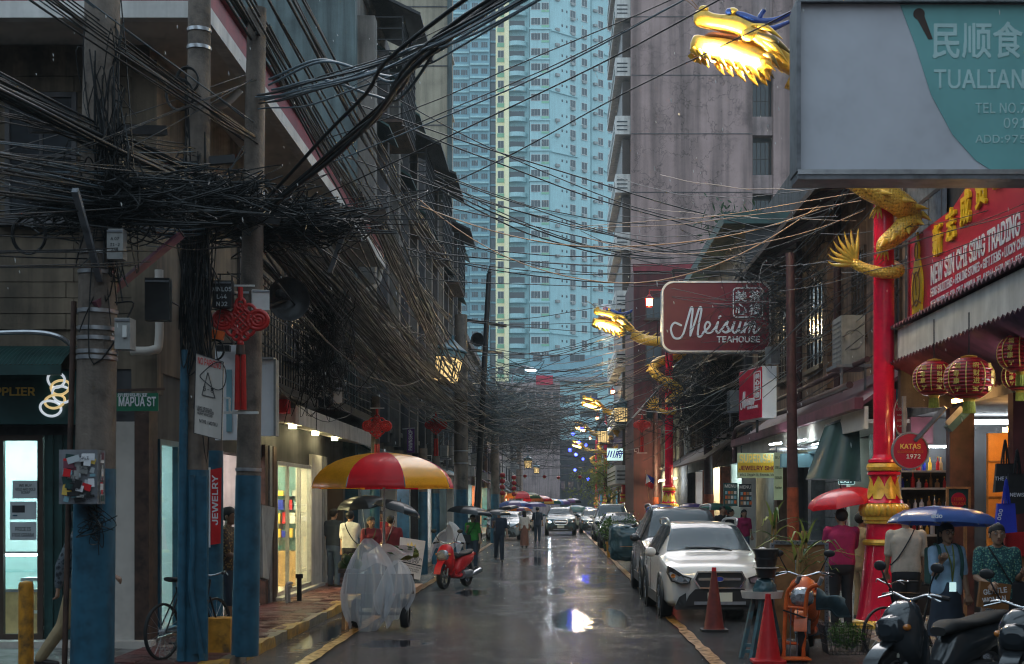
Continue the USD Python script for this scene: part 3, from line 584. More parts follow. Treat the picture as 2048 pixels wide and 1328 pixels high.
# ------------------------------------------------------------------ right side buildings
def right_side():
    # near trading shop
    t = Thing('trading_shop', 'trading shop with awning, shelves and open front on the right', 'building')
    Xf = 5.75
    t.part('upper_wall', MB().box(Xf, 14, 12.5, 23.2, 3.3, 8.6), M['grey_wall'])
    t.part('rear_wall', MB().box(9.3, 9.5, 12.5, 23.2, 0, 3.29).box(Xf, 9.3, 23.0, 23.2, .125, 3.29), M['dark_wall'])
    t.part('shop_floor', MB().box(Xf, 9.3, 12.5, 23, .1, .15), M['soffit'])
    for y, w, m in ((22.6, .35, 'purple_trim'), (20.4, .2, 'brown_pipe'), (17.6, .2, 'red_wall'), (13.6, .25, 'black_metal')): t.part('shop_pier', MB().box(Xf - .05, Xf + .3, y, y + w, .125, 3.29), M[m])
    t.part('orange_shutter', MB().box(6.1, 7.6, 19.9, 20.0, .15, 2.9), M['orange_panel'])
    for k in range(5): t.part('shutter_joint', MB().box(6.1, 7.6, 19.885, 19.898, .5 + k * .5, .515 + k * .5), M['wood'])
    t.part('shop_light', MB().box(6.3, 8.2, 22.2, 22.3, 3.15, 3.22), M['lamp_white']); t.part('shop_light', MB().box(6.2, 6.3, 18.6, 19.6, 2.9, 2.96), M['lamp_amber'])
    for y, m in ((15.4, 'lamp_white'), (18.4, 'lamp_amber')): t.part('awning_light', MB().box(5.5, 5.56, y, y + 1.2, 3.3, 3.35), M[m])
    # awning: pale fascia and corrugated underside
    t.part('awning_fascia', MB().add([[4.95, 14.2, 3.95], [4.95, 20.4, 3.95], [4.95, 20.4, 4.4], [4.95, 14.2, 4.4], [4.99, 14.2, 3.95], [4.99, 20.4, 3.95], [4.99, 20.4, 4.4], [4.99, 14.2, 4.4]], [[0, 3, 2, 1], [4, 5, 6, 7], [0, 1, 5, 4], [3, 7, 6, 2], [1, 2, 6, 5]]), M['white_paint'])
    n = 40; ys = np.linspace(14.0, 20.6, n * 4 + 1); zz = .025 * np.sin(np.arange(n * 4 + 1) * PI / 2)
    for nm, z0, z1, m in (('awning_underside', 3.93, 3.45, 'purple_trim'), ('awning_roof', 4.43, 4.75, 'purple_trim')):
        a = np.stack([np.full_like(ys, 4.86), ys, z0 + zz], 1); b = np.stack([np.full_like(ys, 5.74), ys, z1 + zz], 1)
        t.part(nm, MB().grid(np.stack([a, b], 1)).grid(np.stack([b, a], 1) + np.array([0, 0, .012])), M[m])
    t.part('beam', MB().box(5.0, 5.74, 20.42, 20.6, 3.3, 3.9), M['cream_wall'])
    for (y, z, w) in ((20.8, 5.0, 1.6), (14.5, 6.4, 2.0)): window(t, (Xf, y + w, z), UR, Vz, w, 1.6, M['frame_brown'], M['window_dark'], 2, 1)
    t.part('corrugated_wall', MB().grid(np.array([[[5.72 - .02 * (i % 2), 22.9 - i * .06, z] for z in (5.0, 8.6)] for i in range(40)])[:, ::-1]), M['dull_steel'])
    t.part('roof', MB().box(4.9, 14, 12.3, 23.4, 8.61, 8.8), M['dull_steel'])
    t.done(loc=(Xf, 18, 0))
    # jewellery shop house with the purple gutter roof
    t = Thing('jewelry_shop_house', 'weathered peach shop house with purple lean-to roof and roof eaves', 'building'); Xf = 6.05
    t.part('upper_wall', MB().box(Xf, 16, 23.3, 43, 3.9, 8.3), M['brown_wall'])
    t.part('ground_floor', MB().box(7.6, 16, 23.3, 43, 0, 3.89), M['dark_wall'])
    for y, w, m, x in ((23.4, .5, 'dark_wall', 5.9), (26.2, .3, 'dark_rust', 5.9), (28.2, .35, 'soffit', 5.9), (28.9, .25, 'purple_trim', 5.9), (33.0, .4, 'dull_steel', 6), (38, .5, 'brown_wall', 6)): t.part('shop_pier', MB().box(x, x + .5, y, y + w, .12, 3.2), M[m])
    for k in range(14): t.part('shutter_slat', MB().box(6.3, 6.34, 29.4, 32.9, .2 + k * .2, .385 + k * .2), M['dull_steel'])
    t.part('interior_wall', MB().box(6.4, 7.6, 26.0, 26.1, .12, 3.2), M['grey_wall'])
    t.part('shop_light', MB().box(5.4, 6.0, 33.2, 33.3, 3.0, 3.06), M['lamp_white']); t.part('shop_light', MB().box(5.2, 5.3, 27.5, 28.6, 3.05, 3.1), M['lamp_teal']); t.part('shop_light', MB().box(6.3, 7.2, 24.2, 24.3, 2.8, 2.86), M['lamp_teal'])
    v = [[4.95, 22.6, 3.55], [4.95, 38.2, 3.55], [6.04, 38.2, 4.35], [6.04, 22.6, 4.35]]; v += [[a, b, c - .07] for a, b, c in v]
    t.part('lean_to_roof', MB().add(v, [[0, 1, 2, 3], [7, 6, 5, 4], [0, 4, 5, 1], [1, 5, 6, 2], [2, 6, 7, 3], [3, 7, 4, 0]]), M['purple_trim'])
    t.part('gutter', MB().box(4.8, 4.94, 22.6, 38.3, 3.42, 3.6), M['purple_trim']); t.part('fascia', MB().box(4.96, 5.02, 22.6, 38.2, 3.1, 3.46), M['soffit'])
    t.part('soffit', MB().box(5.03, 6.0, 22.7, 38.2, 3.2, 3.26), M['soffit'])
    t.part('rain_pipe', MB().tube(spline([(4.85, 23.2, 3.85), (5.0, 30, 3.9), (5.0, 37, 3.95), (4.95, 38.6, 3.8), (4.95, 38.7, 3.0)]), .06), M['brown_pipe'], smooth=True)
    t.part('rain_pipe', MB().tube([(5.2, 23.5, 4.3), (5.2, 34, 4.3)], .05), M['brown_pipe'], smooth=True)
    for (y, z, w, h) in ((24.6, 5.0, 1.4, 1.8), (27.4, 5.2, 1.2, 1.7), (31.6, 5.0, 2.0, 2.0), (36, 5.1, 1.8, 1.9), (40, 5.1, 1.6, 1.9)): window(t, (Xf, y + w, z), UR, Vz, w, h, M['frame_brown'], M['window_dark'], 4, 3)
    for y in (30.7, 34.9, 39): t.part('pilaster', MB().box(Xf - .12, Xf - .002, y, y + .45, 4.4, 8.2), M['brown_wall'])
    t.part('drain_pipe', MB().cyl((5.93, 29.6, 4.3), (5.93, 29.6, 8.2), .08).cyl((5.93, 34.2, 4.3), (5.93, 34.2, 8.2), .07), M['brown_pipe'], smooth=40)
    v = [[4.9, 23.2, 7.9], [4.9, 43.4, 7.9], [10, 43.4, 10.8], [10, 23.2, 10.8]]; v += [[a, b, c - .12] for a, b, c in v]
    t.part('roof', MB().add(v, [[0, 1, 2, 3], [7, 6, 5, 4], [0, 4, 5, 1], [1, 5, 6, 2], [2, 6, 7, 3], [3, 7, 4, 0]]), M['dark_rust'])
    t.part('gable', MB().poly(Polygon([(6.1, 8.25), (16, 8.25), (10, 10.7)]), .15, (0, 23.5, 0), (1, 0, 0), (0, 0, 1)), M['brown_wall'])
    for k in range(11): t.part('rafter', MB().bar((4.95, 23.6 + k * 1.9, 7.78), (6.05, 23.6 + k * 1.9, 8.4), .07, .1), M['brown_pipe'])
    t.done(loc=(Xf, 30, 0))
    t = Thing('green_roof_house', 'dark narrow house with green tin roof and timber balcony', 'building'); Xf = 5.9
    t.part('wall', MB().box(Xf, 16, 43.5, 62, 3.2, 10.4), M['dark_wall']); t.part('ground_floor', MB().box(7.2, 16, 43.5, 62, 0, 3.19), M['grey_wall'])
    t.part('roof', MB().box(5.2, 16, 43.2, 62, 10.41, 10.75), M['green_dark']); t.part('upper_wall', MB().box(8, 16, 44, 60, 10.76, 13.0), M['grey_wall'])
    for y in np.arange(44, 61, 2.9):
        for z in (4.2, 7.3): window(t, (Xf, y + 2.2, z), UR, Vz, 2.0, 1.9, M['frame_brown'], M['window_dark'], 4, 2)
        t.part('shop_pier', MB().box(Xf, Xf + .4, y, y + .4, .1, 3.19), M['orange_pipe' if int(y) % 2 else 'soffit'])
    for y, c in ((46, 'lamp_teal'), (51, 'lamp_warm'), (56, 'lamp_white')): t.part('shop_light', MB().box(6.2, 6.4, y, y + 1.6, 2.9, 2.96), M[c])
    v = [[4.7, 43.6, 3.3], [4.7, 61.8, 3.3], [5.9, 61.8, 4.1], [5.9, 43.6, 4.1]]; v += [[a, b, c - .06] for a, b, c in v]
    t.part('awning', MB().add(v, [[0, 1, 2, 3], [7, 6, 5, 4], [0, 4, 5, 1], [1, 5, 6, 2], [2, 6, 7, 3], [3, 7, 4, 0]]), M['dark_rust'])
    m = MB()
    for a in np.arange(44, 61.6, .35): m.bar((5.0, a, 6.6), (5.0, a, 7.5), .03)
    m.bar((5.0, 44, 7.5), (5.0, 61.5, 7.5), .05); t.part('balcony_rail', m, M['black_metal']); t.part('balcony_floor', MB().box(4.95, 5.89, 44, 61.6, 6.48, 6.59), M['dark_rust'])
    t.done(loc=(Xf, 50, 0))
    t = Thing('red_wall_house', 'dark red plastered house behind the second dragon post', 'building')
    t.part('wall', MB().box(4.45, 12, 78, 87, 0, 14.6), M['red_wall']); t.part('parapet', MB().box(4.4, 12, 77.9, 78.2, 14.61, 15), M['red_trim'])
    v = [[4.0, 62.5, 6.2], [4.0, 77.6, 6.2], [7.0, 77.6, 9.6], [7.0, 62.5, 9.6]]; v += [[a, b, c - .1] for a, b, c in v]
    t.part('lean_to_roof', MB().add(v, [[0, 1, 2, 3], [7, 6, 5, 4], [0, 4, 5, 1], [1, 5, 6, 2], [2, 6, 7, 3], [3, 7, 4, 0]]), M['black_metal'])
    t.part('front_block', MB().box(5.9, 14, 62.2, 77.5, 0, 6.1), M['dark_wall'])
    for y in (64, 68, 72, 75): window(t, (5.9, y + 1.6, 3.8), UR, Vz, 1.6, 1.6, M['frame_brown'], M['window_dark'], 3, 1); t.part('shop_light', MB().box(5.2, 5.6, y, y + 1.4, 3.0, 3.05), M['lamp_warm' if y % 8 else 'lamp_white'])
    for z in (6.5, 9.5, 12): window(t, (5.1, 78, z), U, Vz, .9, 1.2, M['frame_brown'], M['window_dark'], 2, 1)
    t.done()
    t = Thing('concrete_high_rise', 'tall cracked pinkish concrete building with window slot and side balconies', 'building'); Y = 88.0; k = Y / FPX
    x0, xa, xb, x1 = X2(1262, k), X2(1505, k), X2(1547, k), X2(1640, k)
    t.part('wall', MB().box(x0, xa, Y, Y + 14, 0, 46), M['cracked']); t.part('wall', MB().box(xb, x1 + 8, Y, Y + 14, 0, 46), M['cracked'])
    t.part('slot_wall', MB().box(xa, xb, Y + 1.0, Y + 14, 0, 46), M['dark_wall'])
    for z in np.arange(3, 45, 3.62):
        t.part('slot_spandrel', MB().box(xa + .01, xb - .01, Y + .25, Y + .99, z, z + 1.15), M['pink_wall'])
        window(t, (xa + .1, Y + .99, z + 1.2), U, Vz, xb - xa - .2, 2.2, M['frame_brown'], M['window_dark'], 4, 2, False)
        t.part('floor_joint', MB().box(x0 + .02, xa - .02, Y - .02, Y - .002, z, z + .05), M['grey_wall'])
        t.part('balcony', MB().box(x0 - .95, x0 - .005, Y + .4, Y + 13.5, z + .1, z + 1.25), M['white_paint'])
        t.part('balcony_slot', MB().box(x0 - .97, x0 - .952, Y + 1, Y + 13, z + .35, z + .42).box(x0 - .97, x0 - .952, Y + 1, Y + 13, z + .6, z + .67).box(x0 - .97, x0 - .952, Y + 1, Y + 13, z + .85, z + .92).box(x0 - .85, x0 - .2, Y + .37, Y + .398, z + .35, z + .42).box(x0 - .85, x0 - .2, Y + .37, Y + .398, z + .6, z + .67).box(x0 - .85, x0 - .2, Y + .37, Y + .398, z + .85, z + .92), M['window_dark'])
        t.part('balcony_window', MB().box(x0 - .5, x0 - .005, Y + .8, Y + 13.2, z + 1.26, z + 3.5), M['frame_brown'])
    t.part('drain_pipe', MB().cyl((X2(1588, k), Y - .1, 0), (X2(1588, k), Y - .1, 45), .1).cyl((X2(1600, k), Y - .1, 0), (X2(1600, k), Y - .1, 45), .14), M['pink_wall'])
    t.done()
def cracked():
    n = {'g': ('geometry', {}), 'p': ('principled_bsdf', {'roughness': .85}), 'n': ('noise_texture', {'scale': .35, 'detail': 8.0, 'roughness': .68}), 'n3': ('noise_texture', {'scale': 2.5, 'detail': 3.0}),
         'r': ('rgb_ramp', {'ramp': [(.3, (.15, .105, .10)), (.45, (.34, .24, .225)), (.7, (.43, .305, .285))]}), 'va': ('vector_math', {'math_type': 'multiply_add', 'vector2': (1.3, 1.3, 1.3)}),
         'v': ('voronoi_texture', {'feature': 'distance_to_edge', 'scale': .62}), 'c': ('rgb_ramp', {'ramp': [(0, (.30,) * 3), (.012, (.55,) * 3), (.03, (1,) * 3)]}),
         'm': ('mix_color', {'blend_type': 'multiply', 'fac': .75}), 'mp': ('mapping', {'scale': (1.2, 1.2, .05)}), 's': ('noise_texture', {'scale': 1.4, 'detail': 6.0}), 'sr': ('rgb_ramp', {'ramp': [(.35, (.45,) * 3), (.58, (1,) * 3)]}), 'm2': ('mix_color', {'blend_type': 'multiply', 'fac': .9}),
         'mk': ('rgb_ramp', {'ramp': [(.42, (0,) * 3), (.56, (1,) * 3)]}), 'm3': ('mix_color', {'b': (1, 1, 1)}), 'n4': ('noise_texture', {'scale': .12, 'detail': 2.0})}
    l = [('g.position', 'n.vector'), ('g.position', 'n3.vector'), ('n.fac', 'r.fac'), ('n3.color', 'va.vector1'), ('g.position', 'va.vector3'), ('va.vector', 'v.vector'), ('v.distance', 'c.fac'), ('g.position', 'n4.vector'), ('n4.fac', 'mk.fac'),
         ('mk.color', 'm3.fac'), ('c.color', 'm3.a'), ('r.color', 'm.a'), ('m3.result', 'm.b'), ('g.position', 'mp.vector'), ('mp.vector', 's.vector'), ('s.fac', 'sr.fac'), ('m.result', 'm2.a'), ('sr.color', 'm2.b'), ('m2.result', 'p.base_color')]
    return usdkit.material(stage, L + 'cracked_concrete_look', n, l, surface='p.BSDF')
M['cracked'] = cracked(); D('orange_panel', (.62, .26, .05), .5, var=.25, vs=2)
right_side()
# the street goes on behind the camera, and the other corner of the side street
def behind():
    t = Thing('building_behind', 'shop houses behind the viewpoint on the left', 'building'); t.part('wall', MB().box(-16, -5.3, -40, 2.5, 0, 14), M['grey_wall']); t.done()
    t = Thing('building_behind', 'shop houses behind the viewpoint on the right', 'building'); t.part('wall', MB().box(5.9, 16, -40, 12.4, 0, 13), M['brown_wall']); t.done()
    t = Thing('building_behind', 'building closing the street behind the viewpoint', 'building'); t.part('wall', MB().box(-16, 16, -52, -40.5, 0, 15), M['dark_wall']); t.done()
    t = Thing('building_behind', 'building at the far end of the crossing side street', 'building'); t.part('wall', MB().box(-42, -30, -20, 40, 0, 15), M['grey_wall']); t.done()
    t = Thing('building_behind', 'rear block behind the corner building', 'building'); t.part('wall', MB().box(-29, -14.2, 18.4, 35.4, 0, 13), M['dark_wall']); t.done()
behind()
# ------------------------------------------------------------------ utility poles on the left and what hangs on them
def pole(label, px_lo, px_hi, Y, r0, r1, ztop, paint=None, zblue=2.1, zbase=.11, bands=(), name='utility_pole', mat='pole_concrete'):
    a, b = np.array([(px_lo - CX) * Y / FPX, Y, zbase]), np.array([(px_hi - CX) * Y / FPX, Y, ztop])
    t = Thing(name, label, 'utility pole')
    def at(z): return a + (b - a) * (z - zbase) / (ztop - zbase)
    def rr(z): return r0 + (r1 - r0) * (z - zbase) / (ztop - zbase)
    if paint:
        t.part('painted_base', MB().tube([at(z) for z in np.linspace(zbase, zblue, 8)], [rr(z) + .006 for z in np.linspace(zbase, zblue, 8)], 24), M[paint], smooth=40)
        t.part('shaft', MB().tube([at(zblue + .002), at(ztop)], [rr(zblue), r1], 24), M[mat], smooth=40)
    else: t.part('shaft', MB().tube([at(zbase), at(ztop)], [r0, r1], 20), M[mat], smooth=40)
    for z in bands: t.part('steel_band', MB().tube([at(z - .02), at(z + .02)], [rr(z) + .012] * 2, 24), M['steel'], smooth=40)
    return t, at, rr
def left_poles():
    t, at, rr = pole('stout leaning pole with blue base and steel bands before the corner shop', 184, 212, 14.7, .215, .165, 9.5, 'blue_paint', 2.28, bands=(3.9, 3.72, 3.62, 3.48, 3.42, 4.3, 4.5, 5.2))
    m = MB()
    t.part('conduit', MB().tube([at(.2) + (-.27, -.05, 0), at(2.2) + (-.25, -.05, 0), at(4.0) + (-.23, -.05, 0)], .03, 8), M['dark_rust'], smooth=True)
    t.part('bracket_strut', MB().bar(P(190, 610, 14.5), P(362, 470, 15.6), .07), M['purple_trim']); t.part('bracket_strut', MB().bar(P(200, 560, 14.5), P(150, 380, 13.6), .06), M['dull_steel'])
    t.part('cross_arm', MB().bar(P(90, 395, 14.4), P(330, 425, 15.4), .12), M['black_metal']); t.part('cross_arm', MB().bar(P(60, 255, 14.4), P(330, 262, 15.4), .10), M['black_metal'])
    t.done()
    t, at, rr = pole('square-looking dark pole with blue base and pipes, second from the corner shop', 388, 402, 16.2, .15, .12, 9.6, 'blue_paint', 2.3, bands=(4.2, 4.5, 5.2, 7.1, 7.3))
    t.part('conduit', MB().tube([P(362, 1322, 16.05), P(366, 940, 16.05), P(370, 700, 16.05)], .05, 10), M['blue_paint'], smooth=True)
    t.part('conduit', MB().tube(spline([P(405, 1320, 16.0), P(383, 1180, 16.0), P(386, 1100, 16.0), P(384, 950, 16.0)]), .035, 10), M['blue_paint'], smooth=True)
    t.part('cover_plate', MB().obox(P(400, 1130, 16.02), (.16, .03, 2.0)), M['blue_paint'])
    t.part('cross_arm', MB().bar(P(290, 405, 16.1), P(560, 440, 16.4), .14), M['black_metal']); t.part('cross_arm', MB().bar(P(330, 330, 16.1), P(470, 318, 16.3), .09), M['black_metal'])
    t.done()
    t, at, rr = pole('round concrete pole with blue base carrying the red knot ornament', 490, 514, 16.9, .155, .11, 7.8, 'blue_paint', 2.25, bands=(2.32, 5.6))
    t.part('cross_arm', MB().bar(P(470, 428, 16.7), P(765, 432, 18.2), .16), M['black_metal']); t.part('cross_arm', MB().bar(P(700, 432, 17.8), P(660, 545, 17.8), .06), M['dull_steel'])
    t.part('lamp_bracket', MB().bar(P(468, 585, 16.6), P(500, 585, 16.8), .025), M['steel'])
    t.done()
    t, at, rr = pole('slim blue post rising behind the yellow concrete block', 428, 430, 18.4, .11, .1, 2.9, 'blue_paint', 2.6, name='post')
    t.done()
    t, at, rr = pole('thin blue post behind the vendor umbrella with small red knot', 748, 752, 30.5, .11, .09, 4.2, 'blue_paint', 2.5, name='post'); t.done()
    t, at, rr = pole('grey pole with teal base right of the vendor umbrella', 922, 922, 46.0, .24, .20, 8.0, 'blue_paint', 2.35, bands=(3.2, 3.6)); t.done()
    t, at, rr = pole('slim grey pole beside the hanging red lantern strings', 990, 990, 64.0, .2, .17, 7.0, 'blue_paint', 2.3); t.done()
    t, at, rr = pole('dark leaning steel pole above the tangle, left of the towers', 950, 978, 52.0, .13, .09, 10.3, mat='black_metal', bands=()); 
    t.part('insulator', MB().lathe([(0, 0), (.09, 0), (.05, .08), (.1, .1), (.05, .18), (.02, .3)], 12, at=P(979, 550, 52)), M['black_plastic'], smooth=40)
    t.part('cross_arm', MB().bar(P(930, 640, 52), P(1012, 652, 53), .1), M['black_metal']); t.part('cross_arm', MB().bar(P(940, 700, 52), P(1002, 706, 53), .1), M['black_metal']); t.done()
    for px, Y, lab in ((846, 36.0, 'dark green post by the pavement behind the black umbrellas'), (872, 42.0, 'bluish post by the shop fronts behind the red scooter')):
        t, at, rr = pole(lab, px, px, Y, .12, .11, 3.3, 'blue_paint', 2.2, name='post'); t.done()
    a = MB().tube([(-6.9, 9.0, 0), (-6.9, 9.0, 8.6)], [.16, .12], 16); t = Thing('utility_pole', 'concrete pole across the side street, left of the view', 'utility pole'); t.part('shaft', a, M['pole_concrete'], smooth=40); t.part('cross_arm', MB().bar((-7.6, 9, 6.2), (-6.2, 9, 6.2), .12), M['black_metal']); t.done()
    # right hand steel posts
    for (a, b, Y, z, r, lab) in ((1588, 1580, 25.5, 6.4, .11, 'reddish brown steel post in front of the jewellery shop'), (1420, 1412, 47.0, 7.4, .17, 'rusty orange post left of the dark shop awning'), (1312, 1310, 70.0, 8.0, .16, 'far rusty post beside the red plastered house')):
        t, at, rr = pole(lab, a, b, Y, r, r * .7, z, 'orange_pipe', 2.2, name='steel_post', mat='brown_pipe'); t.done()
left_poles()
def boxes():
    t = Thing('meter_box', 'grey electrical box plastered with stickers on the stout pole', 'electrical box')
    O = P(125, 1008, 14.35); k = 14.35 / FPX
    t.part('box', MB().box(O[0], O[0] + 76 * k, 14.25, 14.5, O[2], O[2] + 108 * k), M['dull_steel'])
    r = random.Random(5); cols = ['sign_white', 'paper', 'black_plastic', 'tower_blue', 'bright_red', 'grey_plastic', 'green_dark', 'gold_letter', 'sign_white', 'black_plastic', 'purple_trim']
    for i in range(46):
        w, h = r.uniform(.04, .13), r.uniform(.025, .09); x = O[0] + r.uniform(.01, 76 * k - w - .01); z = O[2] + r.uniform(.02, 108 * k - h - .02)
        a = r.uniform(-.3, .3); t.part('sticker', MB().obox((x + w / 2, 14.247 - .0009 * i - .001, z + h / 2), (w, .0008, h), Ry(a)), M[r.choice(cols)])
    for i in range(14):
        w, h = r.uniform(.03, .12), r.uniform(.03, .09); t.part('sticker', MB().obox((O[0] + 76 * k + .002 + .0009 * i, 14.38, O[2] + .05 + r.uniform(0, 90 * k)), (.0008, w, h)), M[r.choice(cols)])
    for i in range(5): t.part('sticker_print', MB().poly(txt('SALE', .03, bold=1, slant=r.uniform(-10, 10)), .001, (O[0] + .1 + r.uniform(0, 40 * k), 14.2, O[2] + .06 + i * .1)), M['ink'])
    t.done()
    def bx(nm, lab, px0, px1, py0, py1, Y, d, mat, extra=None, rot=0):
        t = Thing(nm, lab, 'utility box'); a, b = P(px0, py1, Y), P(px1, py0, Y); c = (a + b) / 2
        m = trimesh.creation.box((b[0] - a[0], d, b[2] - a[2])); q = MB().tm(m).xf(Rz(rot), c); t.part('box', q, M[mat])
        t.part('lid_rim', MB().obox((0, -d / 2 - .006, (b[2] - a[2]) * .42), ((b[0] - a[0]) * .96, .008, .02)).xf(Rz(rot), c), M['dull_steel'])
        for s in (-1, 1): t.part('mounting_lug', MB().obox((0, d / 2 + .02, s * (b[2] - a[2]) * .4), (.05, .06, .03)).xf(Rz(rot), c), M['black_metal'])
        if extra: extra(t, a, b, Y, d)
        t.done()
    bx('junction_box', 'white labelled junction box high on the stout pole', 218, 250, 460, 520, 14.4, .14, 'grey_plastic', lambda t, a, b, Y, d: [t.part('print', MB().poly(txt(s, .03, bold=1), .002, ((a[0] + b[0]) / 2, Y - d / 2 - .002, b[2] - .1 - i * .06)), M['ink']) for i, s in enumerate(('A 07', '31-2', '608'))])
    bx('meter_box', 'pale meter box with a switch beside the stout pole', 235, 266, 638, 700, 14.5, .2, 'grey_plastic', lambda t, a, b, Y, d: t.part('switch', MB().box(b[0] - .07, b[0] - .03, Y - d / 2 - .03, Y - d / 2, b[2] - .2, b[2] - .08), M['white_plastic']))
    bx('splice_box', 'black hanging splice box between the first two poles', 293, 341, 558, 642, 16.0, .18, 'black_plastic', rot=.1)
    bx('splice_box', 'black box lettered MNL05 L44 N02 beside the knot ornament', 428, 466, 563, 617, 16.4, .16, 'black_plastic', lambda t, a, b, Y, d: [t.part('lettering', MB().poly(txt(s, .05, bold=1), .003, ((a[0] + b[0]) / 2, Y - d / 2 - .003, b[2] - .1 - i * .085)), M['paper']) for i, s in enumerate(('MNL05', 'L44', 'N02'))])
    bx('splice_box', 'small white box at the side of the third pole', 503, 537, 582, 622, 16.8, .2, 'white_plastic', rot=.3)
    bx('splice_box', 'pale box dangling from the balcony cables', 664, 682, 776, 806, 22.0, .16, 'grey_plastic', rot=.4)
    bx('splice_box', 'tilted grey floodlight box near the second teahouse sign', 1534, 1556, 694, 728, 30.0, .2, 'dull_steel', rot=.5)
    t = Thing('satellite_dish', 'round black dish on the third pole', 'dish'); c = P(574, 598, 17.6)
    R = Rz(.45) @ Rx(PI / 2 + .1)
    t.part('dish', MB().lathe([(0, -.04), (.12, -.035), (.2, -.01), (.265, .06), (.27, .075), (.255, .075), (.19, .01), (0, -.02)], 32, at=c, R=R), M['black_plastic'], smooth=50)
    t.part('horn', MB().lathe([(0, .14), (.05, .13), (.055, .02), (.06, -.03)], 20, at=c + np.array([-.06, -.12, .05]), R=R), M['black_plastic'], smooth=50); t.part('dish_arm', MB().bar(c + (0, .02, 0), P(528, 615, 17.0), .03), M['black_metal']); t.done()
    # red endless-knot ornament with tassels
    def knot(cx, cy, Y, k, lab):
        t = Thing('knot_ornament', lab, 'ornament'); c = P(cx, cy, Y); m = MB()
        def lp(x, z, rx, rz, r=.02, a=0):
            g = np.linspace(0, 2 * PI, 25); p = np.stack([rx * np.cos(g), 0 * g, rz * np.sin(g)], 1) @ Ry(a).T + (x, 0, z); m.tube(p * k + c, r * k, 8, False)
        for s in (-1, 1):
            lp(s * .2, 0, .115, .105, .026); lp(s * .205, -.005, .07, .06, .022); lp(s * .21, -.01, .03, .025, .02); lp(s * .12, .12, .07, .045, .02, s * .8); lp(s * .11, -.13, .06, .04, .02, -s * .8); lp(s * .05, -.18, .04, .05, .018)
        lp(0, .19, .05, .06, .02)
        t.part('loops', m, M['knot_red'], smooth=True); d = MB()
        for i in range(-3, 4):
            for s in (-1, 1):
                a = np.array([i * .033 - .1, -.012 * s, -s * (.1)]); 
                p = [np.array([u * .15 + i * .032, -.02 * math.cos(j * PI) * s, s * u * .15 - s * i * .032 * s * s]) for j, u in enumerate(np.linspace(-.62, .62, 7))]
                d.tube(np.array([q if s > 0 else q * (1, 1, 1) for q in p]) * k + c, .0155 * k, 6)
        t.part('woven_centre', d, M['knot_red'], smooth=True)
        t.part('cord', MB().tube([c + np.array([0, 0, .22 * k]), c + np.array([0, 0, .38 * k])], .03 * k, 8), M['knot_red'], smooth=True); t.part('bead', MB().sph(c + np.array([0, 0, -.27 * k]), .04 * k), M['knot_red'], smooth=True)
        t.part('tassel_cap', MB().cyl(c + np.array([0, 0, -.29 * k]), c + np.array([0, 0, -.4 * k]), .05 * k, .055 * k, 14), M['frame_brown'], smooth=40)
        for s in (-1, 1):
            q = MB(); 
            for i in range(10): a = i * 2 * PI / 10; q.cyl(c + np.array([s * .035 + .022 * math.cos(a), .022 * math.sin(a), -.4]) * (1, 1, 1) * 1 if False else c + k * np.array([s * .032 + .02 * math.cos(a), .02 * math.sin(a), -.4]), c + k * np.array([s * .036 + .024 * math.cos(a), .024 * math.sin(a), -1.04]), .010 * k, .011 * k, 6)
            t.part('tassel', q, M['knot_red'], smooth=True)
        t.part('hanger', MB().bar(c + k * np.array([-.15, .02, .4]), c + k * np.array([.16, .02, .4]), .02).bar(c + k * np.array([-.2, .03, -1.07]), c + k * np.array([.2, .03, -1.07]), .03), M['white_plastic'])
        m = MB()
        for q in ((-.13, -.13, -.96, -.84), ): m.bar(c + k * np.array([-.13, .02, -1.06]), c + k * np.array([-.13, .02, -.9]), .02).bar(c + k * np.array([-.13, .02, -.9]), c + k * np.array([-.28, .02, -.9]), .02).bar(c + k * np.array([-.28, .02, -.9]), c + k * np.array([-.28, .02, -1.02]), .02).bar(c + k * np.array([-.28, .02, -1.02]), c + k * np.array([-.2, .02, -1.02]), .02)
        t.part('fret_bracket', m, M['white_plastic']); t.done()
    D('knot_red', (.42, .015, .012), .35, var=.15, vs=9, coat=.2)
    knot(481, 640, 16.45, 1.0, 'big red endless knot ornament with red tassels on the third pole')
    knot(754, 852, 30.2, .95, 'smaller red knot ornament on the post behind the vendor umbrella'); knot(1284, 690 + 160, 60, 1.1, 'dim red knot ornament hanging by the rusty posts on the right'); knot(872, 850, 42, 1.0, 'faded red knot ornament among the cables before the grey fins')
    # NO PARKING sign board
    t = Thing('parking_sign', 'tall white no parking board with scribbled triangle', 'sign'); Y = 15.75; a, b = P(388, 880, Y), P(445, 708, Y); k = Y / FPX
    v = np.array([P(388, 866, Y), P(443, 880, Y), P(447, 724, Y), P(392, 706, Y)]); vv = np.vstack([v, v + (0, .05, 0)])
    t.part('board', MB().add(vv, [[0, 1, 2, 3], [7, 6, 5, 4], [0, 4, 5, 1], [1, 5, 6, 2], [2, 6, 7, 3], [3, 7, 4, 0]]), M['sign_cream'])
    n = MB()
    for i in range(4): n.bar(v[i] + (0, -.004, 0), v[(i + 1) % 4] + (0, -.004, 0), .012, .006)
    t.part('border', n, M['ink'])
    def T(s, px, py, h, mat='ink', w=None): t.part('lettering', MB().poly(affinity.skew(txt(s, h * k, bold=1, w=w and w * k), ys=-14, origin=(0, 0)), .002, P(px, py, Y) + (0, -.004, 0)), M[mat])
    T('NO PARKING', 419, 726, 14, 'bright_red', 46); T('LIGHT VEHICLES', 409, 817, 5, w=30); T('MEDIUM VEHICLES', 411, 823, 5, w=33); T('HEAVY VEHICLES', 410, 829, 5, w=30); T('MTPB / MDTEU', 417, 846, 8, w=36)
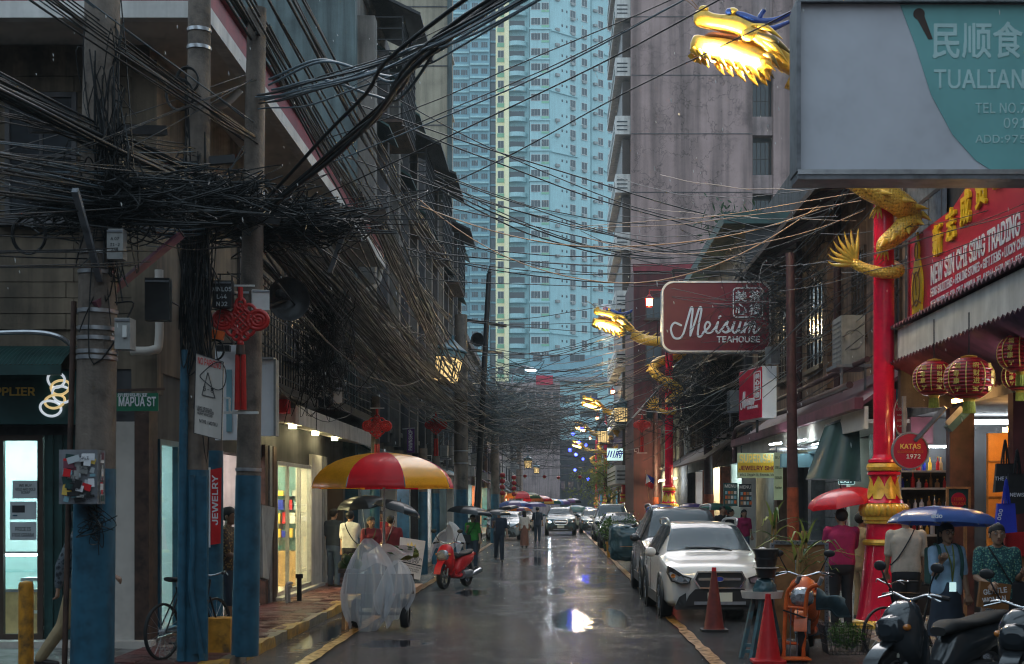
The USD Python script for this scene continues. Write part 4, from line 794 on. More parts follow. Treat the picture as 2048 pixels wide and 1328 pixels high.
    m = MB(); tri = [P(416, 745, Y), P(404, 790, Y), P(430, 796, Y)]
    for i in range(3): m.bar(tri[i] + (0, -.005, 0), tri[(i + 1) % 3] + (0, -.005, 0), .012, .006)
    g = np.linspace(0, 2 * PI, 40); m.tube([P(426 + 26 * math.cos(q), 752 + 24 * math.sin(q) + 8 * math.sin(2 * q), Y - .03) for q in g], .006, 5); t.part('triangle_mark', m, M['ink']); T('5-8', 417, 779, 9)
    t.done()
    t = Thing('panel_sign', 'blank white hanging sign panel behind the third pole', 'sign'); a, b = P(516, 872, 18.6), P(550, 720, 18.6); t.part('panel', MB().box(a[0], b[0], 18.55, 18.7, a[2], b[2]), M['sign_white']); t.part('frame', MB().box(b[0] + .001, b[0] + .03, 18.5, 18.72, a[2], b[2]).box(a[0], b[0], 18.5, 18.72, b[2] + .001, b[2] + .03), M['grey_plastic']); t.done()
    t = Thing('panel_sign', 'white and blue standing sign panel behind the parking board', 'sign'); a, b = P(430, 880, 17.3), P(474, 690, 17.3); t.part('panel', MB().box(a[0], b[0], 17.3, 17.36, a[2], b[2]), M['sign_white']); t.part('blue_stripe', MB().box(a[0] + .14, b[0] - .06, 17.29, 17.299, a[2] + .1, b[2] - .3), M['tower_blue']); t.part('lamp_head', MB().obox(P(447, 697, 17.2), (.16, .1, .07)), M['black_plastic']); t.part('orange_tag', MB().obox(P(436, 670, 16.3), (.14, .06, .1), Ry(.2)), M['orange_paint']); t.done()
    # corner shop signs
    Y = 17.75; k = Y / FPX
    t = Thing('shop_sign', 'dark teal fascia sign ending in PPLIER with gold rings', 'sign'); a, b = P(-90, 848, Y), P(152, 742, Y); t.part('board', MB().box(a[0], b[0], Y, 17.95, a[2], b[2]), M['sign_teal'])
    t.part('lettering', MB().poly(txt('SUPPLIER', 17 * k, bold=2, w=112 * k), .015, P(14, 783, Y - .012)), M['gold_letter'])
    for i, (x, y, rx, rz, a) in enumerate(((112, 760, 17, 15, .3), (121, 775, 19, 14, -.25), (124, 789, 20, 16, .35), (110, 803, 20, 13, -.2), (101, 817, 21, 15, .2))):
        g = np.linspace(0, 2 * PI, 33); p = np.stack([rx * k * np.cos(g), .015 * np.sin(2 * g), rz * k * np.sin(g)], 1) @ Ry(a).T + P(x, y, Y - .04)
        t.part('ring_emblem', MB().tube(p, .016, 8, False), M['ring_gold' if i % 2 else 'ring_white'], smooth=True)
    t.done()
    t = Thing('corner_awning', 'dark green corrugated arched awning over the corner shop sign', 'awning'); m = MB(); n = 60
    g = np.linspace(0, 1, 14); xs_ = np.linspace(P(-90, 0, Y)[0], P(152, 0, Y)[0], n); V = []
    for i, x in enumerate(xs_): V.append([[x, 17.97 - .75 * u, EYE + (CY - 690 - 48 * u ** 1.6) * k + .012 * (i % 2)] for u in g])
    t.part('canopy', MB().grid(np.array(V)), M['green_dark']); t.part('valance', MB().box(xs_[0], xs_[-1], 17.2, 17.24, EYE + (CY - 748) * k - .06, EYE + (CY - 738) * k), M['green_dark']); t.part('edge_rail', MB().tube(spline([P(-60, 668, 17.5), P(60, 664, 17.4), P(115, 672, 17.4), P(145, 692, 17.5)]), .03, 8), M['steel']); t.done()
    t = Thing('street_sign', 'green street sign reading TOMAS MAPUA ST', 'sign'); Y = 16.9; k = Y / FPX; a, b = P(170, 822, Y), P(316, 786, Y); t.part('plate', MB().box(a[0], b[0], Y, Y + .03, a[2], b[2]), M['street_green'])
    t.part('lettering', MB().poly(txt('TOMAS MAPUA ST', 19 * k, bold=2, w=132 * k), .004, P(246, 803, Y - .003)), M['sign_white']); t.part('small_characters', MB().poly(txt('示街吗布亚', 8 * k, font='cjk', bold=1, w=60 * k), .004, P(265, 790, Y - .003)), M['sign_white']); t.part('bracket', MB().bar(P(200, 782, Y + .02), P(330, 778, Y + .1), .03).bar(P(290, 824, Y), P(270, 832, Y), .02), M['dark_rust']); t.done()
    for i, (y0, y1, lab, rows) in enumerate(((961, 997, 'grey notice reading WE BUY GOLD AND GOLD SCRAP in the shop window', ('WE BUY', 'GOLD AND GOLD', 'SCRAP')), (1003, 1039, 'grey notice with dark card below the first window notice', ()), (1044, 1080, 'grey notice reading PRICE IS PER GRAM in the shop window', ('PRICE IS', 'PER GRAM')))):
        Y = 17.94; k = Y / FPX; x0 = (25, 20, 20)[i]; t = Thing('window_notice', lab, 'notice'); a, b = P(x0, y1, Y), P(x0 + 53, y0, Y); t.part('sheet', MB().box(a[0], b[0], Y, Y + .004, a[2], b[2]), M['paper'])
        for j, s in enumerate(rows): t.part('lettering', MB().poly(txt(s, (5.5, 0, 8)[i] * k, bold=1, w=((26, 40, 18)[j] if i == 0 else (31, 42)[j]) * k), .001, P(x0 + 26, y0 + ((10, 17.5, 24)[j] if i == 0 else (14, 26)[j]), Y - .0015)), M['ink'])
        if i == 1: t.part('print', MB().poly(sbox(-.08, -.045, .08, .045), .001, P(x0 + 17, y0 + 15, Y - .0015)), M['ink']); t.part('print', MB().poly(sbox(-.03, -.008, .03, .008), .001, P(x0 + 10, y0 + 28, Y - .0015)), M['blue_paint'])
        t.done()
    # inside the shops
    t = Thing('display_counter', 'glass topped display counter with pale wood base in the corner shop', 'counter'); t.part('base', MB().box(-9.4, -6.42, 18.9, 19.5, .16, .75), M['light_wood']); t.part('glass_case', MB().box(-9.4, -6.42, 18.9, 19.5, .76, 1.25), M['clear']); t.part('shelf', MB().box(-9.38, -6.44, 18.93, 19.47, 1.0, 1.015), M['clear']); t.part('edge_trim', MB().box(-9.42, -6.4, 18.88, 18.899, 1.25, 1.28).box(-9.42, -6.4, 18.88, 18.899, .74, .78).box(-6.8, -6.77, 18.88, 18.899, .78, 1.25), M['steel']); t.part('case_light', MB().box(-9.3, -6.5, 19.4, 19.44, 1.2, 1.23), M['lamp_white']); t.done()
    t = Thing('plastic_stool', 'cream plastic stool inside the corner shop window', 'stool'); c = P(76, 1270, 18.45); c[2] = .16
    t.part('seat', MB().box(c[0] - .17, c[0] + .17, 18.3, 18.62, .92, .96), M['white_plastic'])
    for sx in (-1, 1):
        for sy in (-1, 1): t.part('leg', MB().bar((c[0] + sx * .14, 18.46 + sy * .12, .92), (c[0] + sx * .19, 18.46 + sy * .15, .161), .045), M['white_plastic'])
    t.part('rung', MB().box(c[0] - .16, c[0] + .16, 18.33, 18.36, .5, .54), M['white_plastic']); t.done()
    t = Thing('display_shelves', 'lit shelves with coloured gift boxes inside the yellow-lit jewellery shop', 'shelves'); Y = 30.6
    for z in (1.15, 1.45, 1.75, 2.05, 2.35): t.part('shelf', MB().box(-7.6, -5.42, Y, Y + .35, z, z + .025), M['clear'])
    t.part('cabinet', MB().box(-7.6, -5.42, Y - .6, Y + .3, .16, .9), M['light_wood']); t.part('glass_case', MB().box(-7.6, -5.42, Y - .6, Y - .05, .91, 1.12), M['clear']); t.part('back_panel', MB().box(-7.6, -5.41, Y + .36, Y + .38, .9, 2.7), M['tower_blue']); t.done()
    r = random.Random(3)
    CN = {'bright_red': 'red', 'blue_card': 'blue', 'sign_white': 'white', 'tower_blue': 'teal', 'gold_letter': 'golden', 'paper': 'grey'}; ORD = ('first', 'second', 'third', 'fourth', 'fifth', 'sixth', 'seventh', 'eighth', 'ninth')
    for zi, z in enumerate((1.177, 1.477, 1.777, 2.077)):
        x = -5.46; bn = 0
        while x > -6.3:
            w, h = r.uniform(.07, .15), r.uniform(.08, .24); m = r.choice(['bright_red', 'blue_card', 'sign_white', 'tower_blue', 'gold_letter', 'bright_red', 'paper'])
            q = Thing('gift_box', f'{CN[m]} gift box, {ORD[min(bn, 8)]} from the street on the {("lowest", "second", "third", "top")[zi]} jewellery shelf', 'box', 'gift boxes on the jewellery shelves'); q.part('box', MB().box(x - w, x - .012, Y + .06, Y + .06 + w, z, z + h), M[m]); q.part('lid', MB().box(x - w - .004, x - .008, Y + .056, Y + .064 + w, z + h + .0, z + h + .02), M[m]); q.done(); bn += 1; x -= w + r.uniform(.0, .05)
    t = Thing('price_card', 'round red price card standing in the pink lit shop', 'sign')
    t.part('panel', MB().box(-5.9, -5.45, 25.2, 25.28, .16, 1.0), M['bright_red']); t.part('stripe', MB().box(-5.9, -5.45, 25.18, 25.199, .5, .7), M['sign_white']); t.done()
    t = Thing('banner', 'narrow red vertical banner with white letters on the slim blue post', 'banner'); a, b = P(421, 1090, 18.2), P(438, 935, 18.2); k = 18.2 / FPX
    t.part('cloth', MB().add([[a[0], 18.2, a[2]], [b[0], 18.28, a[2] + .02], [b[0] + .02, 18.25, b[2]], [a[0], 18.2, b[2] - .03], [a[0], 18.21, a[2]], [b[0], 18.29, a[2] + .02], [b[0] + .02, 18.26, b[2]], [a[0], 18.21, b[2] - .03]], [[0, 1, 2, 3], [7, 6, 5, 4]]), M['bright_red'])
    t.part('lettering', MB().poly(affinity.rotate(txt('JEWELRY', 12 * k, bold=2, w=100 * k), 90, origin=(0, 0)), .002, P(430, 1000, 18.17)), M['sign_white']); t.part('white_edge', MB().box(a[0] - .03, a[0] - .002, 18.19, 18.215, a[2] - .03, b[2]), M['sign_white']); t.done()
    # street level things on the left
    def bollard(px, Y, h, lab):
        t = Thing('bollard', lab, 'bollard'); c = np.array([(px - CX) * Y / FPX, Y, .115]); t.part('post', MB().lathe([(0, 0), (.075, 0), (.075, h - .03), (.06, h), (0, h + .015)], 20, at=c), M['yellow_paint'], smooth=40); t.part('collar', MB().lathe([(.078, 0), (.095, 0), (.095, .03), (.078, .04)], 20, at=c), M['concrete'], smooth=40); t.done()
    bollard(52, 14.6, 1.0, 'scuffed yellow steel bollard in front of the corner shop window')
    t = Thing('concrete_block', 'chipped yellow concrete block between the blue poles', 'block'); m = trimesh.creation.box((.32, .34, .42)).subdivide().subdivide().subdivide(); c = P(440, 1280, 17.2); c[2] = .33
    m.vertices += .02 * (np.stack([meshkit.noise(m.vertices * 9 + 5 * q, q) for q in range(3)], -1) - .5); m.vertices += c; t.part('block', MB().tm(m), M['yellow_paint'], smooth=35); t.done()
    t = Thing('bollard', 'grey standpipe with taps at the jewellery shop doorstep', 'pipe'); c = np.array([-4.75, 25.4, .125]); t.part('pipe', MB().tube(spline([c, c + (0, 0, .3), c + (.03, .05, .36), c + (.08, .1, .36)]), .03, 8).tube(spline([c + (0, .25, 0), c + (0, .25, .25), c + (.05, .25, .3)]), .03, 8), M['grey_plastic'], smooth=True); t.part('valve', MB().cyl(c + (.12, .6, 0), c + (.12, .6, .42), .045).cyl(c + (.12, .6, .421), c + (.12, .6, .5), .07), M['black_metal'], smooth=40); t.done()
    t = Thing('leaning_board', 'framed grey board leaning beside the third pole', 'board'); v = np.array([P(518, 1155, 19), P(530, 1160, 19.6), P(543, 1015, 19.6), P(516, 1010, 19)]); vv = np.vstack([v, v + (.05, 0.02, 0)]); t.part('board', MB().add(vv, [[0, 1, 2, 3], [7, 6, 5, 4], [0, 4, 5, 1], [1, 5, 6, 2], [2, 6, 7, 3], [3, 7, 4, 0]]), M['grey_plastic'])
    m = MB(); 
    for i in range(4): m.bar(v[i] + (0, -.01, 0), v[(i + 1) % 4] + (0, -.01, 0), .035)
    t.part('frame', m, M['frame_brown']); t.done()
    t = Thing('sandwich_board', 'white DG gold jewelry repair shop sign board by the cart', 'sign'); Y = 26.0; k = Y / FPX; v = np.array([P(795, 1150, Y), P(840, 1160, Y), P(851, 1082, Y + .25), P(800, 1074, Y + .25)]); nrm = np.cross(v[1] - v[0], v[3] - v[0]); nrm /= np.linalg.norm(nrm); vv = np.vstack([v, v - nrm * .03])
    t.part('board', MB().add(vv, [[0, 1, 2, 3], [7, 6, 5, 4], [0, 4, 5, 1], [1, 5, 6, 2], [2, 6, 7, 3], [3, 7, 4, 0]]), M['sign_cream'])
    u = (v[1] - v[0]) / np.linalg.norm(v[1] - v[0]); w = (v[3] - v[0]) / np.linalg.norm(v[3] - v[0]); ctr = v.mean(0) + nrm * .004
    def T(s, x, y, h, w_, mat='ink'): t.part('lettering', MB().poly(txt(s, h * k, bold=1, w=w_ * k), .002, ctr + u * x * k + w * y * k, u, w), M[mat])
    T('DG GOLD JEWELRY', 0, 1, 6, 46); T('REPAIR SHOP', 0, -6, 6, 34); T('GOLD DIAMOND RINGS', 0, -22, 3, 36); T('0970-077008 / 0960-681780', 0, -17, 3.2, 44); T('ALTERATION  BUYING', 0, -26, 3, 34)
    t.part('bar', MB().poly(sbox(-23 * k, -13 * k, 23 * k, -10.5 * k), .002, ctr, u, w), M['ink'])
    t.part('emblem', MB().poly(Polygon([(-10, 17), (-5, 21), (5, 21), (10, 17), (0, 7)]).difference(Polygon([(-7, 17), (-4, 19.5), (4, 19.5), (7, 17), (0, 9.5)])), .0005, (0, 0, 0), (1, 0, 0), (0, 1, 0)).xf(np.stack([u, w, nrm], 1), ctr, k) if False else MB().poly(affinity.scale(Polygon([(-10, 17), (-5, 21), (5, 21), (10, 17), (0, 7)]).difference(Polygon([(-6.5, 16.8), (-4, 19), (4, 19), (6.5, 16.8), (0, 10)])), k, k, origin=(0, 0)), .002, ctr, u, w), M['bright_red'])
    t.part('emblem', MB().poly(affinity.scale(Polygon([(-9, 23), (-8, 32), (-4, 25), (0, 35), (4, 25), (8, 32), (9, 23)]), k, k, origin=(0, 0)), .002, ctr, u, w), M['gold_letter'])
    t.part('rear_leg', MB().bar(P(800, 1150, Y + .5), P(803, 1080, Y + .27), .03).bar(P(838, 1158, Y + .5), P(846, 1086, Y + .27), .03), M['wood']); t.done()
D('sign_cream', (.60, .55, .50), .5, var=.08, vs=3, streak=.2); D('ring_gold', (.75, .5, .2), .25, metal=.7, var=.1, emit=(1, .75, .35), es=.25); D('ring_white', (.75, .78, .8), .2, metal=.7, var=.1, emit=(.8, .9, 1), es=.25); D('street_green', (.01, .14, .07), .4, var=.1); D('blue_card', (.02, .04, .45), .4, var=.1)
boxes()
# ------------------------------------------------------------------ dragon lamp posts
def scales(name, col, col2):
    n = {'tc': ('geometry', {}), 'p': ('principled_bsdf', {'metallic': .15, 'roughness': .3, 'coat_weight': .3}), 'v': ('voronoi_texture', {'scale': 24.0, 'randomness': .35}), 'b': ('bump', {'strength': .9, 'distance': .02, 'invert': True}),
         'r': ('rgb_ramp', {'ramp': [(0, col), (.55, col), (.8, col2)]})}
    return usdkit.material(stage, L + name, n, [('tc.position', 'v.vector'), ('v.distance', 'b.height'), ('b.normal', 'p.normal'), ('v.distance', 'r.fac'), ('r.color', 'p.base_color')], surface='p.BSDF')
M['scales'] = scales('gold_scales_look', (.86, .50, .07), (.30, .14, .015))
D('olive_gold', (.16, .12, .04), .4, metal=.3, var=.3, vs=8); D('horn_blue', (.015, .045, .22), .22, var=.3, vs=6, coat=.4); D('mouth', (.45, .16, .07), .5, var=.2)
M['bulb'] = glow('bulb_look', (1.0, .78, .44), 260.0); M['lantern_lit'] = glow('lantern_lit_look', (1.0, .56, .18), 9.0); M['blue_led'] = glow('blue_led_look', (.02, .03, 1.0), 16.0)
def loft(mb, st, n=14, sq=.8):
    """stations (x, ztop, zbot, half width): a closed superelliptic body along x"""
    g = np.arange(n) * 2 * PI / n; st = spline(np.array(st), 4); V = []
    for x, a, b, w in st:
        c, s = np.cos(g), np.sin(g)
        V.append(np.stack([np.full(n, x), w * np.sign(c) * np.abs(c) ** sq, (a + b) / 2 + (a - b) / 2 * np.sign(s) * np.abs(s) ** sq], 1))
    V = np.array(V); mb.grid(V, closed=True)
    for e, fl in ((V[0], False), (V[-1], True)):
        f = [[0, k, k + 1] for k in range(1, n - 1)]; mb.add(e, [q[::-1] for q in f] if not fl else f)
    return mb
def dragon_post():
    t = Thing('dragon_lamp_post', 'nearest red street post with a gold scaled dragon, bulbs in its jaw', 'lamp post', 'red dragon lamp posts along the right kerb')
    t.part('base_ring', MB().lathe([(.3, 0), (.46, 0), (.47, .05), (.44, .1), (.40, .12), (.38, .12)], 40), M['gold_paint'], smooth=40)
    t.part('base', MB().lathe([(.40, .121), (.38, .2), (.34, .5), (.30, .85), (.275, 1.1), (.265, 1.19)], 40), M['pole_red'], smooth=40)
    t.part('ring', MB().lathe([(.26, 1.19), (.30, 1.2), (.315, 1.235), (.30, 1.27), (.26, 1.28)], 32), M['gold_paint'], smooth=40)
    t.part('collar', MB().lathe([(.26, 1.281), (.255, 1.49), (.25, 1.5)], 32), M['pole_red'], smooth=40)
    q = MB().lathe([(.25, 1.50), (.29, 1.51), (.29, 1.55), (.31, 1.56), (.31, 1.6), (.30, 1.61)], 40)
    for i in range(24): a = i * 2 * PI / 24; q.sph((.30 * math.cos(a), .30 * math.sin(a), 1.70), (.065, .065, .095), 1)
    q.lathe([(.3, 1.61), (.34, 1.7), (.31, 1.79), (.25, 1.80)], 40); t.part('gadroon_ring', q, M['gold_paint'], smooth=40)
    t.part('neck', MB().lathe([(.285, 1.801), (.27, 1.84), (.25, 1.86), (.215, 1.95), (.195, 2.15), (.19, 2.2)], 32), M['pole_red'], smooth=40)
    for i in range(8):
        a = i * PI / 4 + .2; V = []
        for u in np.linspace(0, 1, 7):
            r = .265 - .07 * u ** .6 + .012 + .03 * (u > .85); w = .115 * math.sin(PI * min(1, .18 + u * .8)) * (1 - .3 * u); z = 1.86 + .33 * u
            V.append([[(r - .012 * abs(s)) * math.cos(a + s * w / r), (r - .012 * abs(s)) * math.sin(a + s * w / r), z] for s in (-1, -.5, 0, .5, 1)])
        t.part('acanthus_leaf', MB().grid(np.array(V)), M['gold_paint'], smooth=True)
    t.part('ring', MB().lathe([(.2, 2.2), (.235, 2.21), (.235, 2.25), (.2, 2.26)], 32), M['pole_red'], smooth=40)
    t.part('ring', MB().lathe([(.2, 2.261), (.235, 2.27), (.255, 2.32), (.235, 2.37), (.2, 2.38)], 32), M['gold_paint'], smooth=40)
    t.part('ring', MB().lathe([(.2, 2.381), (.225, 2.39), (.22, 2.43), (.17, 2.45), (.152, 2.5)], 32), M['pole_red'], smooth=40)
    t.part('shaft', MB().lathe([(.152, 2.501), (.148, 5.0), (.14, 8.3), (.13, 8.9), (0, 8.95)], 32), M['pole_red'], smooth=40)
    # coiled body
    pts = spline([(-1.35, 0, 8.0), (-.9, -.03, 7.78), (-.3, -.27, 7.68), (.28, -.28, 7.62), (.52, .05, 7.42), (.2, .36, 7.15), (-.36, .2, 6.98), (-.58, -.1, 6.68), (-.34, -.3, 6.35), (.1, -.33, 6.1), (.36, -.08, 5.95), (.2, -.26, 5.72), (-.05, -.25, 5.5), (-.1, -.2, 5.38)], 10)
    n = len(pts); rad = np.interp(np.linspace(0, 1, n), [0, .1, .5, .8, .92, 1], [.2, .19, .19, .17, .12, .05])
    t.part('body', MB().tube(pts, rad, 16), M['scales'], smooth=True)
    belly = MB(); tang = np.gradient(pts, axis=0); tang /= np.linalg.norm(tang, axis=1, keepdims=True)
    for i in range(6, n - 6, 5):
        out = np.array([pts[i][0], pts[i][1], 0.0]); out = out / (np.linalg.norm(out) + 1e-6) if pts[i][0] > -.75 else np.array([0, 0, 1.0])
        if pts[i][0] > -.75 and pts[i][2] > 7.5: out = np.array([0, -.2, 1.0])
        out = out - tang[i] * (out @ tang[i]); out /= np.linalg.norm(out); p = pts[i] + out * rad[i] * .85
        t.part('spine', MB().tube([p - tang[i] * .05, p + out * .07, p + out * .15 + tang[i] * .07], [.055, .035, .004], 6), M['gold_paint'], smooth=True)
    # hind feet: clawed toes gripping the post
    for (c, d) in (((-.14, -.2, 6.05), (-.3, 0, -1)), ((-.05, -.22, 5.45), (-.1, 0, -1))):
        c = np.array(c); d = np.array(d); q = MB()
        t.part('claw', MB().tube(spline([c + (.22, -.02, .12), c + (.08, -.08, .06), c]), [.06] * 9 + [.06] * 8 if False else .055, 8), M['gold_paint'], smooth=True)
        for s in (-1.5, -.5, .5, 1.5): t.part('toe', MB().tube(spline([c, c + (s * .035 - .02, -.05, -.07), c + (s * .06 - .03, -.02, -.17)], 4), np.linspace(.035, .006, 9), 6), M['gold_paint'], smooth=True)
    tp = spline([(.1, .17, 5.3), (.2, .02, 5.2), (.15, -.17, 5.12), (-.05, -.22, 5.1), (-.3, -.15, 5.17), (-.46, -.08, 5.27)], 8)
    t.part('tail', MB().tube(tp, np.linspace(.095, .075, len(tp)), 12), M['scales'], smooth=True)
    for i in range(8):
        a = -.15 + i * .26; e = np.array([-math.cos(a) * .38, -.02 * (i % 2), math.sin(a) * .36 + .02]); b = np.array([-.43, -.08, 5.25 + .006 * i])
        t.part('tail_frond', MB().tube(spline([b, b + e * .5 + (0, -.02, .0), b + e * .85 + (0, 0, .02), b + e * 1.05 + (0, 0, .07)], 4), np.interp(np.linspace(0, 1, 13), [0, .5, 1], [.045, .028, .005]), 6), M['gold_paint'], smooth=True)
    # head, measured on the nearest dragon: picture coordinates -> metres
    def X(x): return (1360 + x / 6.64 - 1768) / 138.0
    def Z(y): return EYE + (CY - 10 - y / 6.64) / 138.0
    def st(rows): return [(X(x), Z(a), Z(b), w) for x, a, b, w in rows]
    t.part('upper_jaw', loft(MB(), st([(185, 250, 340, .04), (225, 195, 385, .10), (330, 185, 420, .13), (450, 235, 440, .13), (600, 250, 480, .16), (760, 260, 545, .19), (900, 330, 620, .21), (1050, 420, 740, .23), (1200, 520, 880, .22), (1400, 690, 1000, .2), (1540, 820, 1080, .19)])), M['gold_paint'], smooth=True)
    t.part('lower_jaw', loft(MB(), st([(140, 620, 740, .05), (200, 520, 770, .12), (400, 545, 835, .15), (600, 570, 885, .17), (800, 620, 940, .19), (1000, 680, 1010, .2), (1200, 800, 1070, .17)])), M['gold_paint'], smooth=True)
    t.part('tongue', loft(MB(), st([(330, 510, 545, .03), (420, 480, 545, .06), (600, 500, 560, .08), (760, 520, 600, .08)])), M['mouth'], smooth=True)
    for s in (-1, 1):
        t.part('nostril', MB().sph((X(310), s * .07, Z(190)), (.075, .05, .055)), M['gold_paint'], smooth=True)
        t.part('eye', MB().sph((X(640), s * .12, Z(245)), (.055, .05, .055)), M['horn_blue'], smooth=True); t.part('eyelid', MB().sph((X(690), s * .11, Z(240)), (.085, .06, .06)), M['gold_paint'], smooth=True)
        hp = spline([(X(710), s * .12, Z(250)), (X(900), s * .15, Z(335)), (X(1060), s * .17, Z(385)), (X(1260), s * .19, Z(365)), (X(1480), s * .22, Z(270))], 6)
        t.part('horn', MB().tube(hp, np.interp(np.linspace(0, 1, len(hp)), [0, .15, .6, 1], [.03, .062, .05, .028]), 10).tube(spline([(X(1020), s * .165, Z(390)), (X(1050), s * .18, Z(310)), (X(1095), s * .19, Z(240))], 5), [.04] * 6 + [.035] * 5, 8), M['horn_blue'], smooth=True)
        for (a, b, c, d, w) in ((930, 440, 1330, 640, .05), (1000, 560, 1480, 860, .06), (1080, 640, 1400, 950, .05), (1090, 820, 1290, 1030, .045), (1020, 920, 1240, 1060, .04)):
            t.part('mane_lock', MB().tube(spline([(X(a), s * .2, Z(b)), (X((a + c) / 2), s * .25, Z((b + d) / 2 - 40)), (X(c), s * .24, Z(d))], 5), np.interp(np.linspace(0, 1, 11), [0, .4, 1], [w * .6, w, .006]), 8), M['olive_gold' if a in (1000, 1090) else 'gold_paint'], smooth=True)
        for (x, y, l) in ((180, 745, 95), (250, 770, 95), (345, 800, 105), (530, 850, 150), (660, 890, 135), (810, 940, 155), (970, 985, 175), (1120, 1030, 120)):
            p = np.array([X(x), s * .14, Z(y)]); t.part('beard_spike', MB().tube([p + (-.03, 0, .02), p + (.01, 0, -l * .0004), p + (l * .0006, 0, -l * .00112)], [.05, .042, .004], 8), M['gold_paint'], smooth=True)
        for (x, y) in ((380, 745), (480, 775), (600, 820), (700, 850), (840, 905), (985, 935)):
            t.part('bulb', MB().sph((X(x), s * .185, Z(y)), (.06, .05, .05)), M['bulb'], smooth=True)
        t.part('whisker', MB().tube(spline([(X(240), s * .05, Z(160)), (X(100), s * .08, Z(30)), (X(-100), s * .1, Z(-60))], 6), .006, 5), M['wood'])
        t.part('cheek', MB().sph((X(880), s * .2, Z(570)), (.10, .06, .09)), M['gold_paint'], smooth=True)
        # lit lanterns on the cross bar
        c = np.array([s * .72, 0, 9.0]); t.part('lantern_glass', MB().lathe([(.06, 0), (.11, .02), (.12, .26), (.1, .28)], 6, at=c), M['lantern_lit'])
        f = MB()
        for i in range(6): a = i * PI / 3; f.bar(c + (.115 * math.cos(a), .115 * math.sin(a), 0), c + (.128 * math.cos(a), .128 * math.sin(a), .28), .014)
        f.lathe([(.13, -.02), (.13, .01), (0, .01)], 6, at=c).lathe([(.17, .28), (.1, .36), (.02, .46), (.03, .52), (0, .56)], 6, at=c); t.part('lantern_frame', f, M['bright_red'])
    t.part('cross_bar', MB().bar((-.74, 0, 9.6), (.74, 0, 9.6), .04).bar((0, 0, 8.9), (0, 0, 9.9), .05).bar((-.72, 0, 9.6), (-.72, 0, 9.5), .02).bar((.72, 0, 9.6), (.72, 0, 9.5), .02), M['bright_red'])
    t.done(loc=(4.80, 20.6, .12), local=True); return t
DP = dragon_post()
for x, y, lab in ((4.26, 52.0, 'gold dragon coiled round a red post behind the big teahouse sign, second of the row'), (4.72, 94.5, 'third red dragon post, with the dark hexagonal lantern before it'), (4.62, 124, 'small far red dragon post beside the leafy tree'), (5.0, 162, 'tiny gold dragon post at the end of the row with blue lights')):
    again(DP, (x, y, .1), 0, lab)
for i, (px, py, Y) in enumerate(((1163, 856, 118), (1157, 884, 118), (1152, 909, 118), (1168, 862, 150), (1150, 940, 140), (1176, 958, 130), (1172, 890, 140), (1146, 868, 130), (1166, 918, 150), (1140, 900, 120))):
    t = Thing('blue_lamp', 'small intense blue light near the far dragon heads', 'lamp', 'blue lights by the far dragons'); c = P(px, py, Y); t.part('bulb', MB().sph(c, .13), M['blue_led']); t.part('holder', MB().cyl(c + (0, 0, .09), c + (0, 0, .3), .03), M['black_metal']); t.done()

# ------------------------------------------------------------------ hanging hexagonal lanterns and paper lanterns
M['amber_glass'] = mk('amber_glass_look', (.32, .23, .09), .25, var=.2, vs=6, emit=(1, .70, .30), es=.45)
def hexlantern(px, py, Y, h, lab, tilt=0.0, arm=None):
    t = Thing('hexagonal_lantern', lab, 'lantern'); c = P(px, py, Y); R = Ry(tilt); w = h * .30
    def q(m): return m.xf(R, c)
    t.part('roof', q(MB().lathe([(w * 1.18, h * .28), (w * 1.15, h * .31), (w * .55, h * .42), (w * .12, h * .52), (w * .1, h * .6), (0, h * .6)], 6)), M['teal_metal'])
    t.part('frieze', q(MB().lathe([(w, h * .14), (w * 1.04, h * .28)], 6)), M['tower_blue'])
    f = MB()
    for i in range(6):
        a = i * PI / 3; b = a + PI / 3; p0, p1 = np.array([w * math.cos(a), w * math.sin(a), 0]), np.array([w * math.cos(b), w * math.sin(b), 0]); k = .84
        f.bar(p0 * k + (0, 0, -h * .4), p0 + (0, 0, h * .28), .035)
        for z, s in ((-h * .4, k), (h * .13, .97), (h * .27, 1.0)): f.bar(p0 * s + (0, 0, z), p1 * s + (0, 0, z), .03)
        a_, b_ = (p0 * .7 + p1 * .3), (p0 * .3 + p1 * .7); f.bar(a_ * .89 + (0, 0, -h * .3), a_ * .97 + (0, 0, h * .06), .02).bar(b_ * .89 + (0, 0, -h * .3), b_ * .97 + (0, 0, h * .06), .02).bar(a_ * .89 + (0, 0, -h * .3), b_ * .89 + (0, 0, -h * .3), .02).bar(a_ * .97 + (0, 0, h * .06), b_ * .97 + (0, 0, h * .06), .02)
    t.part('frame', q(f), M['black_metal']); t.part('glass', q(MB().lathe([(w * .80, -h * .39), (w * .95, h * .13)], 6)), M['amber_glass']); t.part('base', q(MB().lathe([(0, -h * .47), (w * .5, -h * .45), (w * .86, -h * .4), (0, -h * .39)], 6)), M['black_metal'])
    t.part('hanger', MB().tube(spline(arm) if arm is not None else [c + R @ np.array([0, 0, h * .6]), c + R @ np.array([0, 0, h * .9])], .022, 6), M['black_metal']); t.done()
D('teal_metal', (.05, .12, .15), .35, metal=.3, var=.3, vs=4)
hexlantern(897, 728, 40, 1.35, 'large tilted hexagonal street lantern with amber panes before the grey fins', .16, [P(905, 672, 40), P(880, 655, 40), P(830, 680, 39), P(795, 712, 38)])
hexlantern(961, 815, 62, 1.35, 'hexagonal street lantern hanging just right of the grey pole, second on the left'); hexlantern(1243, 823, 85, 1.6, 'hexagonal lantern in front of the third dragon post'); hexlantern(1207, 868, 112, 1.7, 'hexagonal lantern in front of the fourth dragon post')
hexlantern(1056, 925, 105, 1.0, 'small far hexagonal lantern over the street umbrellas'); hexlantern(1073, 938, 135, 1.0, 'tiny hexagonal lantern deep down the street')
